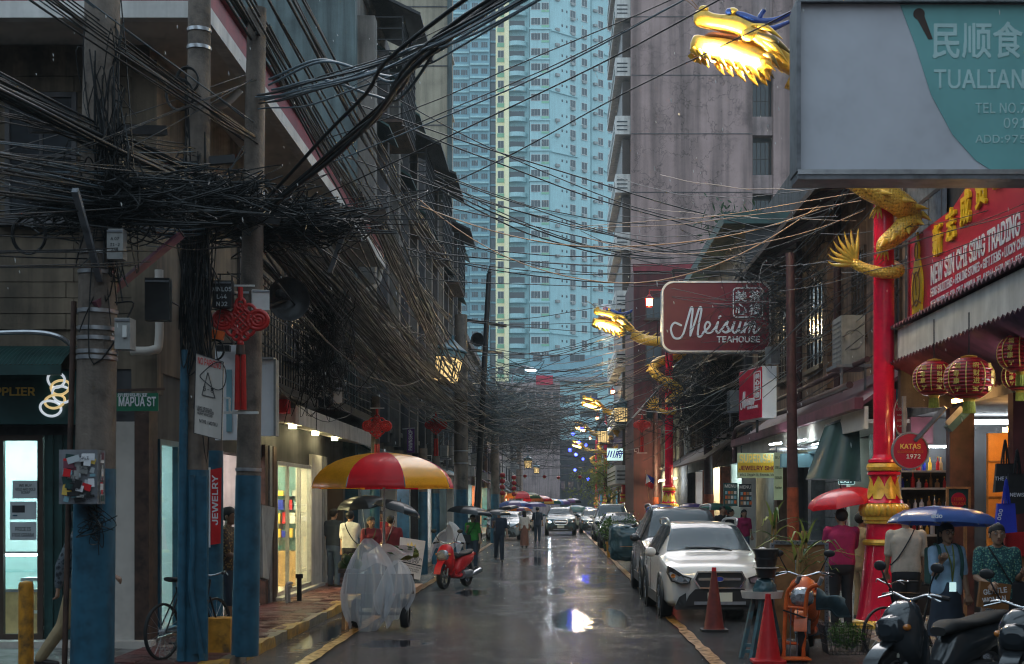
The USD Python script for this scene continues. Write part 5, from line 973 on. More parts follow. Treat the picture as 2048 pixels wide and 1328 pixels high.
def lantern_mat():
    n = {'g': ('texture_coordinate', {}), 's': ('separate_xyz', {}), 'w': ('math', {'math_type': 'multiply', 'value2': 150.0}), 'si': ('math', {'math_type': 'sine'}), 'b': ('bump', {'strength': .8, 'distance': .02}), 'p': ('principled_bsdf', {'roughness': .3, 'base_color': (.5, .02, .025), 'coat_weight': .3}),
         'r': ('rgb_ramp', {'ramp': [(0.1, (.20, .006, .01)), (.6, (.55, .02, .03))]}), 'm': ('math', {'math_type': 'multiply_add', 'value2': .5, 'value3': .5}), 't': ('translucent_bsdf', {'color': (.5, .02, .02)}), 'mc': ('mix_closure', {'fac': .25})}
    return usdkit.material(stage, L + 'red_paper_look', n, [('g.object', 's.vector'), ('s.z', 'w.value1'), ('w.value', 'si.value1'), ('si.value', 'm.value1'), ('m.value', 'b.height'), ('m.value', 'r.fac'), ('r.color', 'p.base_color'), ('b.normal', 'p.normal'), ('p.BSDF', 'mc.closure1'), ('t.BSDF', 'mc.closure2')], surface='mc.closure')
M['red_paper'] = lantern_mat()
def paper_lantern(px, py, Y, r, lab, text=None, group=None, hang=.5):
    t = Thing('red_lantern', lab, 'lantern', group); c = P(px, py, Y); zz = np.linspace(-1, 1, 29)
    n = 26; g = np.linspace(-.9, .9, n); prof = [(r * (1 - abs(u) ** 2.6 * .72) * (1 + .012 * (i % 2)), r * .82 * u / .9) for i, u in enumerate(g)]
    t.part('paper_body', MB().lathe([(0, -r * .82)] + prof + [(0, r * .82)], 40, at=c), M['red_paper'], smooth=60)
    t.part('cap', MB().lathe([(r * .3, r * .82), (r * .34, r * .9), (r * .12, r * .95), (0, r * .95)], 20, at=c).lathe([(0, -r * .95), (r * .22, -r * .95), (r * .28, -r * .82)], 20, at=c), M['gold_paint'], smooth=40)
    q = MB()
    for i in range(18): a = i * 2 * PI / 18; q.cyl(c + (r * .2 * math.cos(a), r * .2 * math.sin(a), -r * .95), c + (r * .22 * math.cos(a), r * .22 * math.sin(a), -r * 1.42), r * .04, r * .045, 5)
    t.part('fringe', q, M['fringe'], smooth=True); t.part('cord', MB().cyl(c + (0, 0, r * .95), c + (0, 0, r * .95 + hang), .008, n=6), M['black_metal'])
    if r > .15:
        for k in range(8): a = -PI / 2 + k * PI / 4 + .38; t.part('seam', MB().tube([c + (rr * 1.012 * math.cos(a), rr * 1.012 * math.sin(a), z) for rr, z in prof[3:-3]], .006, 5), M['gold_letter'])
        for a, s in ((-PI / 2, '招财进宝'), (-PI / 2 + PI / 4, '恭喜发财'), (-PI / 2 - PI / 4, '福寿康宁')):
            for j, ch in enumerate(s):
                z = r * (.45 - .3 * j); rr = np.interp(z, [p[1] for p in prof], [p[0] for p in prof]) * 1.03
                t.part('lettering', MB().poly(txt(ch, r * .26, font='cjk', bold=1), .004, c + (rr * math.cos(a), rr * math.sin(a), z), (-math.sin(a), math.cos(a), 0), (0, 0, 1)), M['gold_letter'])
    t.done()
D('fringe', (.30, .30, .03), .6, var=.3, vs=20)
paper_lantern(1938, 757, 16.6, .285, 'large round red paper lantern with gold characters under the awning', 1); paper_lantern(1868, 757, 17.9, .26, 'red paper lantern left of and behind the large one under the awning', 1)
paper_lantern(2043, 706, 15.9, .26, 'upper red lantern cut by the right edge of the view', 1); paper_lantern(2040, 752, 17.0, .21, 'smaller red lantern below the one at the right edge', 1)
for i, (px, y0, Y, n) in enumerate(((1005, 950, 66, 4), (1028, 955, 74, 4))):
    for k in range(n): paper_lantern(px, y0 + k * (12, 11)[i], Y, .13, 'tiny red lantern, %s in the %s string by the slim grey pole' % (('topmost', 'second', 'third', 'lowest')[k], ('left', 'right')[i]), group='red lantern strings on the left', hang=.12)
for px, py in ((1050, 952), (1089, 953), (1117, 955), (1160, 954)): paper_lantern(px, py, 100, .13, 'tiny orange-red lantern strung across the far street', group='small lanterns strung across the street', hang=.2)

# ------------------------------------------------------------------ signs on the right
def rrect(w, h, r): return sbox(-w / 2 + r, -h / 2 + r, w / 2 - r, h / 2 - r).buffer(r, 8)
def strokes(paths, w): return union_all([LineString(spline(p, 10)).buffer(w, 6) for p in paths])
SCRIPT = { # hand lettered word, in units of the sign's own height
 'M': [[(.30, -.02), (.12, .04), (.03, -.12), (.12, -.34), (.32, -.30), (.46, .10), (.56, .42), (.60, .36), (.56, .0), (.54, -.28)], [(.54, -.28), (.66, .06), (.78, .42), (.83, .36), (.76, -.02), (.74, -.26), (.80, -.31), (.88, -.22)]],
 'e': [[(.88, -.20), (1.02, -.08), (1.06, .02), (.98, .06), (.92, -.06), (.96, -.2), (1.08, -.2), (1.2, -.08)]], 'i': [[(1.2, -.08), (1.27, .06), (1.22, -.14), (1.28, -.21), (1.38, -.1)], [(1.29, .17), (1.33, .21)]],
 's': [[(1.38, -.1), (1.52, .08), (1.50, -.02), (1.55, -.13), (1.47, -.2), (1.40, -.17)], [(1.5, -.2), (1.62, -.14)]], 'u': [[(1.62, -.14), (1.7, .06), (1.65, -.14), (1.72, -.21), (1.82, -.06), (1.86, .06), (1.82, -.14), (1.88, -.2), (1.94, -.12)]],
 'm': [[(1.94, -.12), (2.0, .05), (1.96, -.2)], [(1.97, -.12), (2.1, .05), (2.12, -.02), (2.08, -.2)], [(2.09, -.12), (2.22, .05), (2.24, -.03), (2.2, -.17), (2.26, -.21), (2.36, -.08)]]}
def right_signs():
    # the big blurred sign nearest the viewer
    Y = 12.4; k = Y / FPX
    t = Thing('restaurant_sign', 'large white and teal restaurant sign hanging nearest at top right', 'sign'); a, b = P(1600, 345, Y), P(2230, 8, Y)
    t.part('panel', MB().box(a[0], b[0], Y, Y + .28, a[2], b[2]), M['sign_panel'])
    g = [(1800, 10), (1830, 90), (1862, 190), (1905, 270), (1950, 320), (1985, 343), (2228, 343), (2228, 10)]
    t.part('teal_field', MB().poly(Polygon([((x - 1600) * k, (345 - y) * k) for x, y in g]), .006, (a[0], Y - .002, a[2]), (1, 0, 0), (0, 0, 1)), M['sign_seafoam'])
    f = MB().box(a[0] - .03, b[0], Y - .06, Y + .3, a[2] - .07, a[2] - .002).box(a[0] - .03, b[0], Y - .06, Y + .3, b[2] + .002, b[2] + .04).box(a[0] - .04, a[0] - .002, Y - .06, Y + .3, a[2], b[2]); t.part('frame', f, M['dull_steel']); t.part('frame_trim', MB().box(a[0] - .03, b[0], Y - .07, Y - .061, a[2] - .03, a[2] + .012), M['steel'])
    def T(s, px, py, h, font='inter', w=None, b=1): t.part('lettering', MB().poly(txt(s, h * k, font=font, bold=b, w=w and w * k), .004, P(px, py, Y - .008)), M['sign_pale'])
    T('民顺食', 1955, 80, 74, 'cjk', 180); T('TUALIAN', 1958, 158, 38, w=180); T('TEL NO.7585-0917', 2062, 216, 20, w=222, b=0); T('0917-975', 2070, 246, 20, w=125, b=0); T('ADD:975 Ongpin', 2045, 280, 20, w=188, b=0)
    t.part('mount', MB().bar(P(1990, 10, Y + .1), P(1990, -160, Y + .1), .08).bar(P(2150, 10, Y + .1), P(2150, -160, Y + .1), .08), M['horn_blue']); t.part('stain', MB().poly(Point(0, 0).buffer(.05).union(Polygon([(-.04, 0), (.04, 0), (.12, -.22), (.08, -.22)])), .002, P(1838, 28, Y - .01)), M['frame_brown']); t.done()
    # red trading sign parallel to the street
    Xs = 5.3; y0, y1 = 15.0, 21.1; t = Thing('trading_sign', 'long red shop sign with gold figure and white trading lettering on the right', 'sign')
    zb, zt = 4.58, 5.82
    t.part('panel', MB().box(Xs, Xs + .14, y0, y1, zb, zt), M['sign_red']); 
    t.part('crest', MB().poly(Polygon([(0, 0), (6.1, 0), (6.1, .42), (3.9, .42), (2.1, 0)]), .1, (Xs + .12, y1, zt + .002), (0, -1, 0), (0, 0, 1)), M['sign_red'])
    t.part('frame', MB().box(Xs - .03, Xs + .16, y0, y1, zb - .05, zb - .002).box(Xs - .02, Xs + .16, y1 + .002, y1 + .05, zb - .05, zt), M['red_trim'])
    def T(s, y, z, h, w, mat='sign_white', font='inter', b=2, d=.006): t.part('lettering', MB().poly(txt(s, h, font=font, bold=b, w=w), d, (Xs - .003, y1 - y, z), (0, -1, 0), (0, 0, 1)), M[mat])
    cs = '新志成贸易行'
    for i, ch in enumerate(cs): T(ch, 1.62 + i * .66, 5.53 + .085 * i, .44, .42, 'gold_bright', 'cjk', 2, .04)
    T('NEW SIN CHI SING TRADING', 3.1, 5.10, .27, 3.8, b=2); T('FENG SHUI ITEMS • HEALING STONES • GIFT ITEMS • LUCKY CHARMS', 3.3, 4.86, .12, 4.2, b=1); T('973 ONGPIN ST. STA. CRUZ, MANILA  TEL. # 8244-5670, 0917-933-8', 3.2, 4.69, .11, 4.0, b=1)
    bud = union_all([Point(0, .16).buffer(.42).intersection(sbox(-1, -.12, 1, 1)), Polygon([(-.36, -.16), (.36, -.16), (.33, .1), (.25, .5), (.17, .62), (-.17, .62), (-.25, .5), (-.33, .1)]), Point(0, .72).buffer(.15), affinity.scale(Point(0, .86).buffer(.09), .6, 1.6)]); bud = affinity.scale(bud, .72, 1.0, origin=(0, 0))
    t.part('gold_figure', MB().poly(bud, .03, (Xs - .004, y1 - .52, 4.84), (0, -1, 0), (0, 0, 1)), M['gold_bright'])
    for p in (affinity.scale(Point(0, .18).buffer(.24), .8, 1).boundary.buffer(.012), affinity.scale(Point(0, .72).buffer(.12), .7, 1).boundary.buffer(.01), LineString([(-.25, -.05), (0, .02), (.25, -.05)]).buffer(.012), LineString([(-.2, .45), (-.05, .36), (0, .1)]).buffer(.01), LineString([(.2, .45), (.05, .36)]).buffer(.01)): t.part('figure_line', MB().poly(p, .008, (Xs - .036, y1 - .52, 4.84), (0, -1, 0), (0, 0, 1)), M['wood'])
    t.done()
    # big teahouse sign
    Y = 34.0; k = Y / FPX; t = Thing('teahouse_sign', 'big rounded dark red teahouse sign hung across the street side', 'sign'); c = P(1431, 635, Y); w, h = 218 * k, 142 * k
    t.part('rim', MB().poly(rrect(w, h, .28).difference(rrect(w - .09, h - .09, .25)), .34, c + (0, .17, 0)), M['steel']); t.part('panel', MB().poly(rrect(w - .092, h - .092, .249), .3, c + (0, .15, 0)), M['sign_red_deep'])
    sc = h * .46; g = affinity.translate(affinity.scale(strokes([p for v in SCRIPT.values() for p in v], .026), sc * 1.16, sc * 1.2, origin=(0, 0)), -w * .425, -h * .11)
    t.part('lettering', MB().poly(g, .02, c + (0, -.152, 0)), M['sign_white']); t.part('lettering', MB().poly(txt('TEAHOUSE', .15, bold=2, w=86 * k), .02, c + (44 * k, -.152, -45 * k)), M['sign_white'])
    o = c + (63 * k, -.152, 28 * k); t.part('seal_border', MB().poly(rrect(60 * k, 60 * k, .09).difference(rrect(56 * k, 56 * k, .08)), .02, o), M['sign_white'])
    for ch, dx, dy in (('美', -14, 13), ('茶', 14, 13), ('心', -14, -13), ('楼', 14, -13)): t.part('seal_character', MB().poly(txt(ch, 22 * k, font='cjk', bold=1, w=23 * k), .02, o + (dx * k, 0, dy * k)), M['sign_white'])
    t.part('hanger', MB().bar(P(1350, 563, Y), P(1345, 540, Y), .05).bar(P(1345, 540, Y), P(1560, 556, Y), .06).bar(P(1500, 563, Y), P(1500, 552, Y), .05), M['black_metal']); t.done()
    # smaller teahouse box sign, facing up the street
    t = Thing('teahouse_sign', 'smaller angled red teahouse box sign on the purple roof edge', 'sign'); Y = 31.0; k = Y / FPX
    A, B = P(1480, 840, 32.0), P(1524, 826, 30.6); u = np.array([B[0] - A[0], B[1] - A[1], 0]); wd = np.linalg.norm(u); u /= wd; n = np.cross(u, Vz); hh = 98 * 31.5 / FPX; O = A + Vz * (hh / 2 - .02) + u * wd / 2
    t.part('panel', MB().poly(sbox(-wd / 2, -hh / 2, wd / 2, hh / 2), .02, O, u, Vz), M['sign_red']); t.part('case', MB().poly(sbox(-wd / 2 - .02, -hh / 2 - .02, wd / 2 + .02, hh / 2 + .02), .32, O - n * .323, u, Vz), M['sign_white'])
    g = affinity.translate(affinity.scale(strokes([p for v in SCRIPT.values() for p in v], .035), wd * .27, hh * .42, origin=(0, 0)), -wd * .44, -hh * .12); t.part('lettering', MB().poly(g, .01, O + n * .021, u, Vz), M['sign_white']); t.part('lettering', MB().poly(txt('TEAHOUSE', .06, bold=2, w=wd * .5), .01, O + n * .021 + u * wd * .12 - Vz * hh * .27, u, Vz), M['sign_white'])
    q = O + n * .021 + u * wd * .34 + Vz * hh * .14; t.part('seal_border', MB().poly(rrect(.3 * wd, .58 * hh, .05).difference(rrect(.26 * wd, .54 * hh, .04)), .01, q, u, Vz), M['sign_white'])
    for j, ch in enumerate('美心茶楼'): t.part('seal_character', MB().poly(txt(ch, hh * .11, font='cjk', bold=2, w=wd * .2), .01, q + Vz * hh * (.19 - .125 * j), u, Vz), M['sign_white'])
    t.part('post', MB().bar(O + Vz * (-hh / 2 - .3) - n * .15, O + Vz * (-hh / 2) - n * .15, .05), M['black_metal']); t.done()
    Y = 29.5; k = Y / FPX; t = Thing('shop_sign', 'yellow and white jewelry shop sign under the lean-to roof', 'sign'); c = P(1518, 931, Y)
    t.part('panel', MB().box(c[0] - 43 * k, c[0] + 43 * k, Y, Y + .06, c[2] - 25 * k, c[2] + 25 * k), M['sign_pale2']); t.part('yellow_band', MB().box(c[0] - 42 * k, c[0] + 42 * k, Y - .006, Y - .001, c[2] - 14 * k, c[2] + 6 * k), M['sign_yellow'])
    t.part('lettering', MB().poly(txt('JEWELRY SHOP', 9 * k, bold=2, w=80 * k), .004, c + (0, -.008, -5 * k)), M['sign_red_deep']); t.part('lettering', MB().poly(txt('SUPER SALE', 17 * k, bold=2, w=78 * k), .004, c + (0, -.003, 14 * k)), M['gold_letter']); t.part('lettering', MB().poly(txt('#961 Ongpin St. Binondo, Manila', 6 * k, bold=1, w=76 * k), .004, c + (0, -.003, -19 * k)), M['ink'])
    for s in (-1, 1): t.part('hook', MB().bar(c + (s * 35 * k, .03, 25 * k), c + (s * 35 * k, .03, 40 * k), .02), M['black_metal'])
    t.done()
    t = Thing('exit_sign', 'small teal EXIT sign above the dark doorway', 'sign'); Y = 26.0; k = Y / FPX; c = P(1692, 962, Y); t.part('panel', MB().box(c[0] - 16 * k, c[0] + 16 * k, Y - .04, Y, c[2] - 7 * k, c[2] + 7 * k), M['exit_green']); t.part('lettering', MB().poly(txt('EXIT', 8 * k, bold=2, w=24 * k), .004, c + (0, -.043, 0)), M['sign_lit']); t.part('rim', MB().poly(sbox(-16 * k, -7 * k, 16 * k, 7 * k).difference(sbox(-15 * k, -6 * k, 15 * k, 6 * k)), .004, c + (0, -.042, 0)), M['sign_lit']); t.done()
    t = Thing('juice_sign', 'round red 1972 sugarcane juice sign in a steel ring', 'sign'); Y = 19.6; k = Y / FPX; c = P(1819, 902, Y); t.part('disc', MB().poly(Point(0, 0).buffer(34 * k, 32), .05, c), M['sign_red']); t.part('ring', MB().poly(Point(0, 0).buffer(37 * k, 32).difference(Point(0, 0).buffer(34.2 * k, 32)), .08, c + (0, .02, 0)), M['dull_steel'])
    t.part('lettering', MB().poly(txt('1972', 9 * k, bold=2), .004, c + (6 * k, -.053, -11 * k)), M['sign_white']); t.part('lettering', MB().poly(txt('SUGARCANE JUICE', 5 * k, bold=1, w=52 * k), .004, c + (0, -.053, -2 * k)), M['orange_paint']); t.part('lettering', MB().poly(txt('KATAS', 10 * k, bold=2), .004, c + (0, -.053, 9 * k)), M['gold_letter']); t.part('bracket', MB().bar(c + (-10 * k, .03, 36 * k), c + (-10 * k, .03, 110 * k), .05).bar(c + (10 * k, -.05, 20 * k), c + (60 * k, -.3, 85 * k), .05), M['dull_steel']); t.part('flood_lamp', MB().obox(c + (78 * k, -.4, 58 * k), (.34, .18, .1), Ry(-.8)), M['teal_metal']); t.part('lamp_front', MB().obox(c + (70 * k, -.48, 66 * k), (.3, .03, .07), Ry(-.8)), M['grey_plastic']); t.done()
    t = Thing('poster_board', 'green and red juice poster beside the near dragon post', 'sign'); Y = 21.8; k = Y / FPX; a, b = P(1776, 905, Y), P(1812, 778, Y); t.part('panel', MB().box(a[0], b[0], Y, Y + .05, a[2], b[2]), M['teal_metal']); t.part('red_field', MB().box(a[0], a[0] + .12, Y - .006, Y - .001, a[2] + .1, b[2]), M['sign_red']); t.part('oval', MB().poly(affinity.scale(Point(0, 0).buffer(.1), .9, 2.6), .006, P(1801, 832, Y - .003)), M['sign_red']); t.part('oval_rim', MB().poly(affinity.scale(Point(0, 0).buffer(.115), .9, 2.6).difference(affinity.scale(Point(0, 0).buffer(.102), .9, 2.6)), .006, P(1801, 832, Y - .003)), M['sign_cream'])
    for j in range(5): t.part('lettering', MB().poly(txt(('PURE', 'SUGAR', 'CANE', 'JUICE', 'TUBO')[j], .03, bold=1), .004, P(1801, 808 + j * 11, Y - .01)), M['sign_cream'])
    t.done()
    t = Thing('juice_board', 'small framed green board reading TUBO TALAGA behind the blue umbrella', 'sign'); Y = 19.0; k = Y / FPX; a, b = P(1897, 1030, Y), P(1936, 978, Y); t.part('panel', MB().box(a[0], b[0], Y, Y + .03, a[2], b[2]), M['green_dark']); t.part('frame', MB().poly(sbox(a[0] - .03, a[2] - .03, b[0] + .03, b[2] + .03).difference(sbox(a[0], a[2], b[0], b[2])), .05, (0, Y + .03, 0)), M['wood']); t.part('oval', MB().poly(Point(0, 0).buffer(.1), .004, P(1917, 1000, Y - .002)), M['sign_red'])
    for j, s in enumerate(('TUBO', 'TALAGA')): t.part('lettering', MB().poly(txt(s, .04, bold=2), .004, P(1917, 998 + j * 9, Y - .008)), M['orange_paint'])
    t.part('leg', MB().box(a[0], a[0] + .04, Y + .04, Y + .07, .13, a[2]).box(b[0] - .04, b[0], Y + .04, Y + .07, .13, a[2]), M['wood']); t.done()
    t = Thing('character_sign', 'white shop sign with blue characters far down the right side', 'sign'); Y = 80.0; k = Y / FPX; c = P(1230, 908, Y); t.part('panel', MB().box(c[0] - 16 * k, c[0] + 16 * k, Y, Y + .1, c[2] - 13 * k, c[2] + 11 * k), M['sign_lit']); t.part('lettering', MB().poly(txt('川府', 16 * k, font='cjk', bold=2, slant=15), .01, c + (0, -.012, 0)), M['blue_card']); t.part('mount', MB().bar(c + (16 * k, 0.05, 0), c + (60 * k, .05, 0), .06), M['black_metal']); t.done()
    t = Thing('character_sign', 'narrow white vertical sign with two red characters before the towers', 'sign'); Y = 150.0; k = Y / FPX; c = P(1212, 640, Y); t.part('panel', MB().box(c[0] - 9 * k, c[0] + 9 * k, Y, Y + .2, c[2] - 32 * k, c[2] + 32 * k), M['sign_white'])
    for j, ch in enumerate('忠義'): t.part('lettering', MB().poly(txt(ch, 14 * k, font='cjk', bold=2), .02, c + (0, -.02, (20 - 20 * j) * k)), M['sign_red'])
    t.part('mount', MB().bar(c + (9 * k, .1, 0), c + (80 * k, .1, 0), .12), M['dull_steel']); t.done()
    t = Thing('menu_board', 'dark menu board of small pictures behind the parked crossover', 'sign'); Y = 36.0; k = Y / FPX
    for j, (x0, x1, y0, y1, m) in enumerate(((1447, 1475, 966, 1012, 'sign_teal'), (1478, 1503, 968, 1014, 'dark_wall'))):
        a, b = P(x0, y1, Y), P(x1, y0, Y); t.part('panel', MB().box(a[0], b[0], Y, Y + .05, a[2], b[2]), M[m]); t.part('heading', MB().poly(txt('MENU', .08, bold=2), .004, P((x0 + x1) / 2, y0 + 6, Y - .004)), M['sign_cream'])
        for r in range(3):
            for c in range(4): t.part('picture', MB().box(a[0] + .04 + c * .075, a[0] + .1 + c * .075, Y - .005, Y - .001, a[2] + .06 + r * .12, a[2] + .14 + r * .12), M[('wood', 'sign_cream', 'tower_blue', 'orange_paint')[(r * 3 + c) % 4]])
    t.done()
    t = Thing('price_sign', 'pale yellow vertical price panel on the pier under the jewelry sign', 'sign'); Y = 28.7; a, b = P(1548, 1000, Y), P(1566, 905, Y); t.part('panel', MB().box(a[0], b[0], Y, Y + .03, a[2], b[2]), M['sign_pale2'])
    for j, s in enumerate(('BUY', 'SELL', 'GOLD', 'Fashion')): t.part('lettering', MB().poly(txt(s, .05, bold=1, w=.13), .004, P(1557, 915 + j * 20, Y - .004)), M['leaf_dark'])
    t.done()
    t = Thing('purple_banner', 'small purple vertical banner in front of the grey fins', 'banner'); Y = 40.0; a, b = P(814, 905, Y), P(829, 855, Y); t.part('panel', MB().box(a[0], b[0], Y, Y + .04, a[2], b[2]), M['purple_sign']); t.part('lettering', MB().poly(affinity.rotate(txt('PAWNSHOP', .11, bold=2, w=.58), 90, origin=(0, 0)), .004, P(821, 880, Y - .004)), M['sign_white']); t.part('bracket', MB().bar(P(805, 858, Y), P(830, 856, Y), .03), M['steel']); t.done()
    t = Thing('national_flag', 'small white, blue and red flag hanging from a post on the right', 'flag'); Y = 62.0; k = Y / FPX; n = 9; top = P(1293, 948, Y)
    def cloth(u0, u1, v0, v1):
        V = [[top + np.array([(u * 16 - v * 3) * k, .06 * math.sin(u * 7 + v), -(v * 22 + u * 9) * k]) for u in np.linspace(u0, u1, n)] for v in np.linspace(v0, v1, 7)]; return MB().grid(np.array(V)).grid(np.array(V)[:, ::-1] + np.array([0, .004, 0]))
    t.part('blue_field', cloth(.0, 1, .0, .5), M['flag_blue']); t.part('red_field', cloth(.0, 1, .502, 1), M['bright_red']); t.part('white_triangle', MB().poly(Polygon([(0, 0), (-2 * k, -20 * k), (8 * k, -14 * k)]), .004, top + (0, -.08, 0)), M['sign_white']); t.part('staff', MB().bar(P(1291, 940, Y), P(1298, 1000, Y), .03), M['wood']); t.done()
for nm, c in (('sign_panel', (.60, .62, .68)), ('sign_seafoam', (.19, .47, .47)), ('sign_pale', (.5, .74, .74)), ('sign_pale2', (.42, .48, .30)), ('sign_yellow', (.52, .34, .02)), ('exit_green', (.02, .10, .11)), ('purple_sign', (.10, .02, .16)), ('flag_blue', (.02, .04, .30))): D(nm, c, .4, var=.10, vs=2)
D('sign_red_deep', (.15, .005, .02), .35, var=.12, vs=2); D('gold_bright', (.80, .50, .015), .35, var=.15, vs=8); D('sign_lit', (.6, .75, .75), .5, var=.05, emit=(.6, .9, .9), es=.35)
right_signs()
# ------------------------------------------------------------------ vehicles
D('wet_black', (.020, .024, .028), .18, var=.3, vs=5, coat=.7)
D('flag_blue2', (.02, .04, .3), .3)
def droplets(name, col, rough=.22, metal=0.0):
    """car paint with beads of rain"""
    n = {'g': ('geometry', {}), 'p': ('principled_bsdf', {'base_color': col, 'roughness': rough, 'metallic': metal, 'coat_weight': .8, 'coat_roughness': .05}), 'v': ('voronoi_texture', {'scale': 55.0}), 'r': ('rgb_ramp', {'ramp': [(0, (1,) * 3), (.22, (.85,) * 3), (.3, (0,) * 3)]}), 'b': ('bump', {'strength': .5, 'distance': .006})}
    return usdkit.material(stage, L + name, n, [('g.position', 'v.vector'), ('v.distance', 'r.fac'), ('r.color', 'b.height'), ('b.normal', 'p.normal'), ('b.normal', 'p.coat_normal')], surface='p.BSDF')
for nm, c, mt in (('paint_white', (.62, .60, .57), 0), ('paint_dark', (.03, .028, .032), .3), ('paint_navy', (.022, .04, .06), .3), ('paint_silver', (.30, .34, .36), .5), ('paint_teal', (.05, .10, .12), .3)): M[nm] = droplets(nm + '_look', c, .25, mt)
M['car_glass'] = droplets('car_glass_look', (.012, .02, .024), .04)
D('lens', (.30, .31, .33), .08, metal=.5, var=.5, vs=22, coat=1.0); D('amber_lens', (.5, .16, .02), .15, var=0, coat=1.0)
M['headlamp_on'] = glow('headlamp_on_look', (.80, .93, 1.0), 90.0); M['tail_lamp'] = mk('tail_lamp_look', (.35, .01, .01), .2, var=0, coat=1.0)
D('plate', (.62, .62, .52), .45, var=.05)
def car(name, label, cat, loc, rotz, W=1.78, Lg=4.45, H=1.58, paint='paint_white', suv=False, lamps=None, plate='3850', emblem=True, group=None, rails=True):
    t = Thing(name, label, cat, group); hw = W / 2; hb = 1.0 if not suv else 1.12; hood = hb + .06 if not suv else hb + .06; cg = .28 if suv else .22
    st = [(0.0, .70, cg + .12, hb - .34, .60, hb - .30), (.06, .77, cg + .02, hb - .26, .68, hb - .22), (.30, .85, cg, hb - .13, .76, hb - .09), (.80, .885, cg, hb - .05, .78, hb + .0), (1.22, .89, cg, hb, .765, hb + .06),
          (1.30, .89, cg, hb, .76, hb + .09), (2.02, .89, cg, hb + .01, .60, H - .045), (2.30, .89, cg, hb + .01, .595, H - .01), (3.2, .89, cg, hb + .02, .595, H - .0), (Lg - .42, .875, cg + .02, hb + .03, .57, H - .07), (Lg - .10, .83, cg + .1, hb + .02, .66 if not suv else .62, hb + .14 if not suv else H - .35), (Lg, .76, cg + .16, hb - .1, .64, hb + .05)]
    st = np.array(st); st[:, 1] *= hw / .89; st[:, 4] *= hw / .89
    ys = np.unique(np.concatenate([np.linspace(st[i, 0], st[i + 1, 0], 5) for i in range(len(st) - 1)])); Vr = []
    from scipy.interpolate import PchipInterpolator as PI_
    fs = [PI_(st[:, 0], st[:, k]) for k in range(1, 6)]
    def ring(y):
        w, z0, zb, wr, zr = [float(f(y)) for f in fs]; zm = z0 + (zb - z0) * .55
        half = [(0, z0), (w * .9, z0), (w * .985, z0 + .10), (w, zm), (w * .99, zb - .04), (w * .96, zb)]
        half += [(w * .96 + (wr - w * .96) * u, zb + (zr - .035 - zb) * u) for u in (.12, .5, .9)] + [(wr * .93, zr - .012), (wr * .6, zr + .008), (0, zr + .018)]
        return np.array([(x, y, z) for x, z in half] + [(-x, y, z) for x, z in half[-2:0:-1]])
    V = np.array([ring(y) for y in ys]); m = MB().grid(V, closed=True); nr = V.shape[1]
    c0 = V[0].mean(0); m.add(np.vstack([V[0], c0]), [[k, nr, (k + 1) % nr] for k in range(nr)][:]); c1 = V[-1].mean(0); m.add(np.vstack([V[-1], c1]), [[(k + 1) % nr, nr, k] for k in range(nr)])
    t.part('body', m, M[paint], smooth=42)
    def panel(ya, yb, ia, ib, name, off=.004, ny=8, shr=0.0):
        """glass lying on the body between two stations and two ring places (fractions of the cabin side 0..1, or the top)"""
        out = []
        for y in np.linspace(ya, yb, ny):
            R = ring(y)[:12]; a, b = ia, ib; idx = np.linspace(a, b, 7); q = np.stack([np.interp(idx, np.arange(12), R[:, k]) for k in range(3)], 1); out.append(q)
        return np.array(out)
    def glass(name, A, flip, both=True, mirror=False):
        e1 = np.gradient(A, axis=0); e2 = np.gradient(A, axis=1); n = np.cross(e2, e1); n /= np.linalg.norm(n, axis=2, keepdims=True) + 1e-9
        if ((A - np.array([0, Lg * .5, .7])) * n).sum() < 0: n = -n; A = A[:, ::-1]; n = n[:, ::-1]
        q = MB().grid(A + n * .009)
        t.part(name, q, M['car_glass'], smooth=True)
    A = panel(1.33, 1.98, 8.7, 11, 'w'); full = np.concatenate([A, (A * (-1, 1, 1))[:, ::-1][:, 1:]], 1); glass('windshield', full, False)
    A = panel(Lg - .38, Lg - .14, 8.6, 11, 'w'); full = np.concatenate([A, (A * (-1, 1, 1))[:, ::-1][:, 1:]], 1); glass('rear_window', full, False)
    for y0, y1 in ((1.75, 2.62), (2.70, 3.50), (3.58, Lg - .55)):
        A = panel(y0, y1, 5.35, 8.55, 'w'); glass('side_window', A, False); glass('side_window', (A * (-1, 1, 1)), True)
    nose = lambda x: float(np.interp(abs(x) * .89 / hw, [0, .55, .70, .77, .85, .9], [-.03, -.012, .01, .06, .28, .6]))
    def face(poly, d0, d1, zlean=.0):
        q = MB().poly(poly, d1 - d0); v = q.V()
        for a in q.v:
            x, z, dd = a[:, 0].copy(), a[:, 2].copy(), a[:, 1].copy(); a[:, 1] = np.array([nose(xx) for xx in x]) - dd * -1 + (-d0 - (d1 - d0)) + (z - .6) * zlean
        return q
    g = (hb - .32); G = Polygon([(-.42, g), (-.36, g + .12), (.36, g + .12), (.42, g), (.33, g - .14), (-.33, g - .14)]); G = affinity.scale(G, hw / .89, 1, origin=(0, 0))
    zc = .12
    t.part('grille', face(G.buffer(-.012), .0, .02, zc), M['black_plastic']); t.part('grille_surround', face(G.buffer(.012).difference(G.buffer(-.014)), .0, .035, zc), M['chrome'])
    t.part('grille_bar', face(sbox(-.34, g - .015, .34, g + .02).buffer(.004), .015, .034, zc), M['chrome'])
    if emblem: t.part('emblem', face(affinity.scale(Point(0, g + .005).buffer(.05, 12), 1.5, .9), .03, .045, zc), M['chrome']); t.part('emblem_field', face(affinity.scale(Point(0, g + .005).buffer(.04, 12), 1.5, .9), .04, .05, zc), M['flag_blue'])
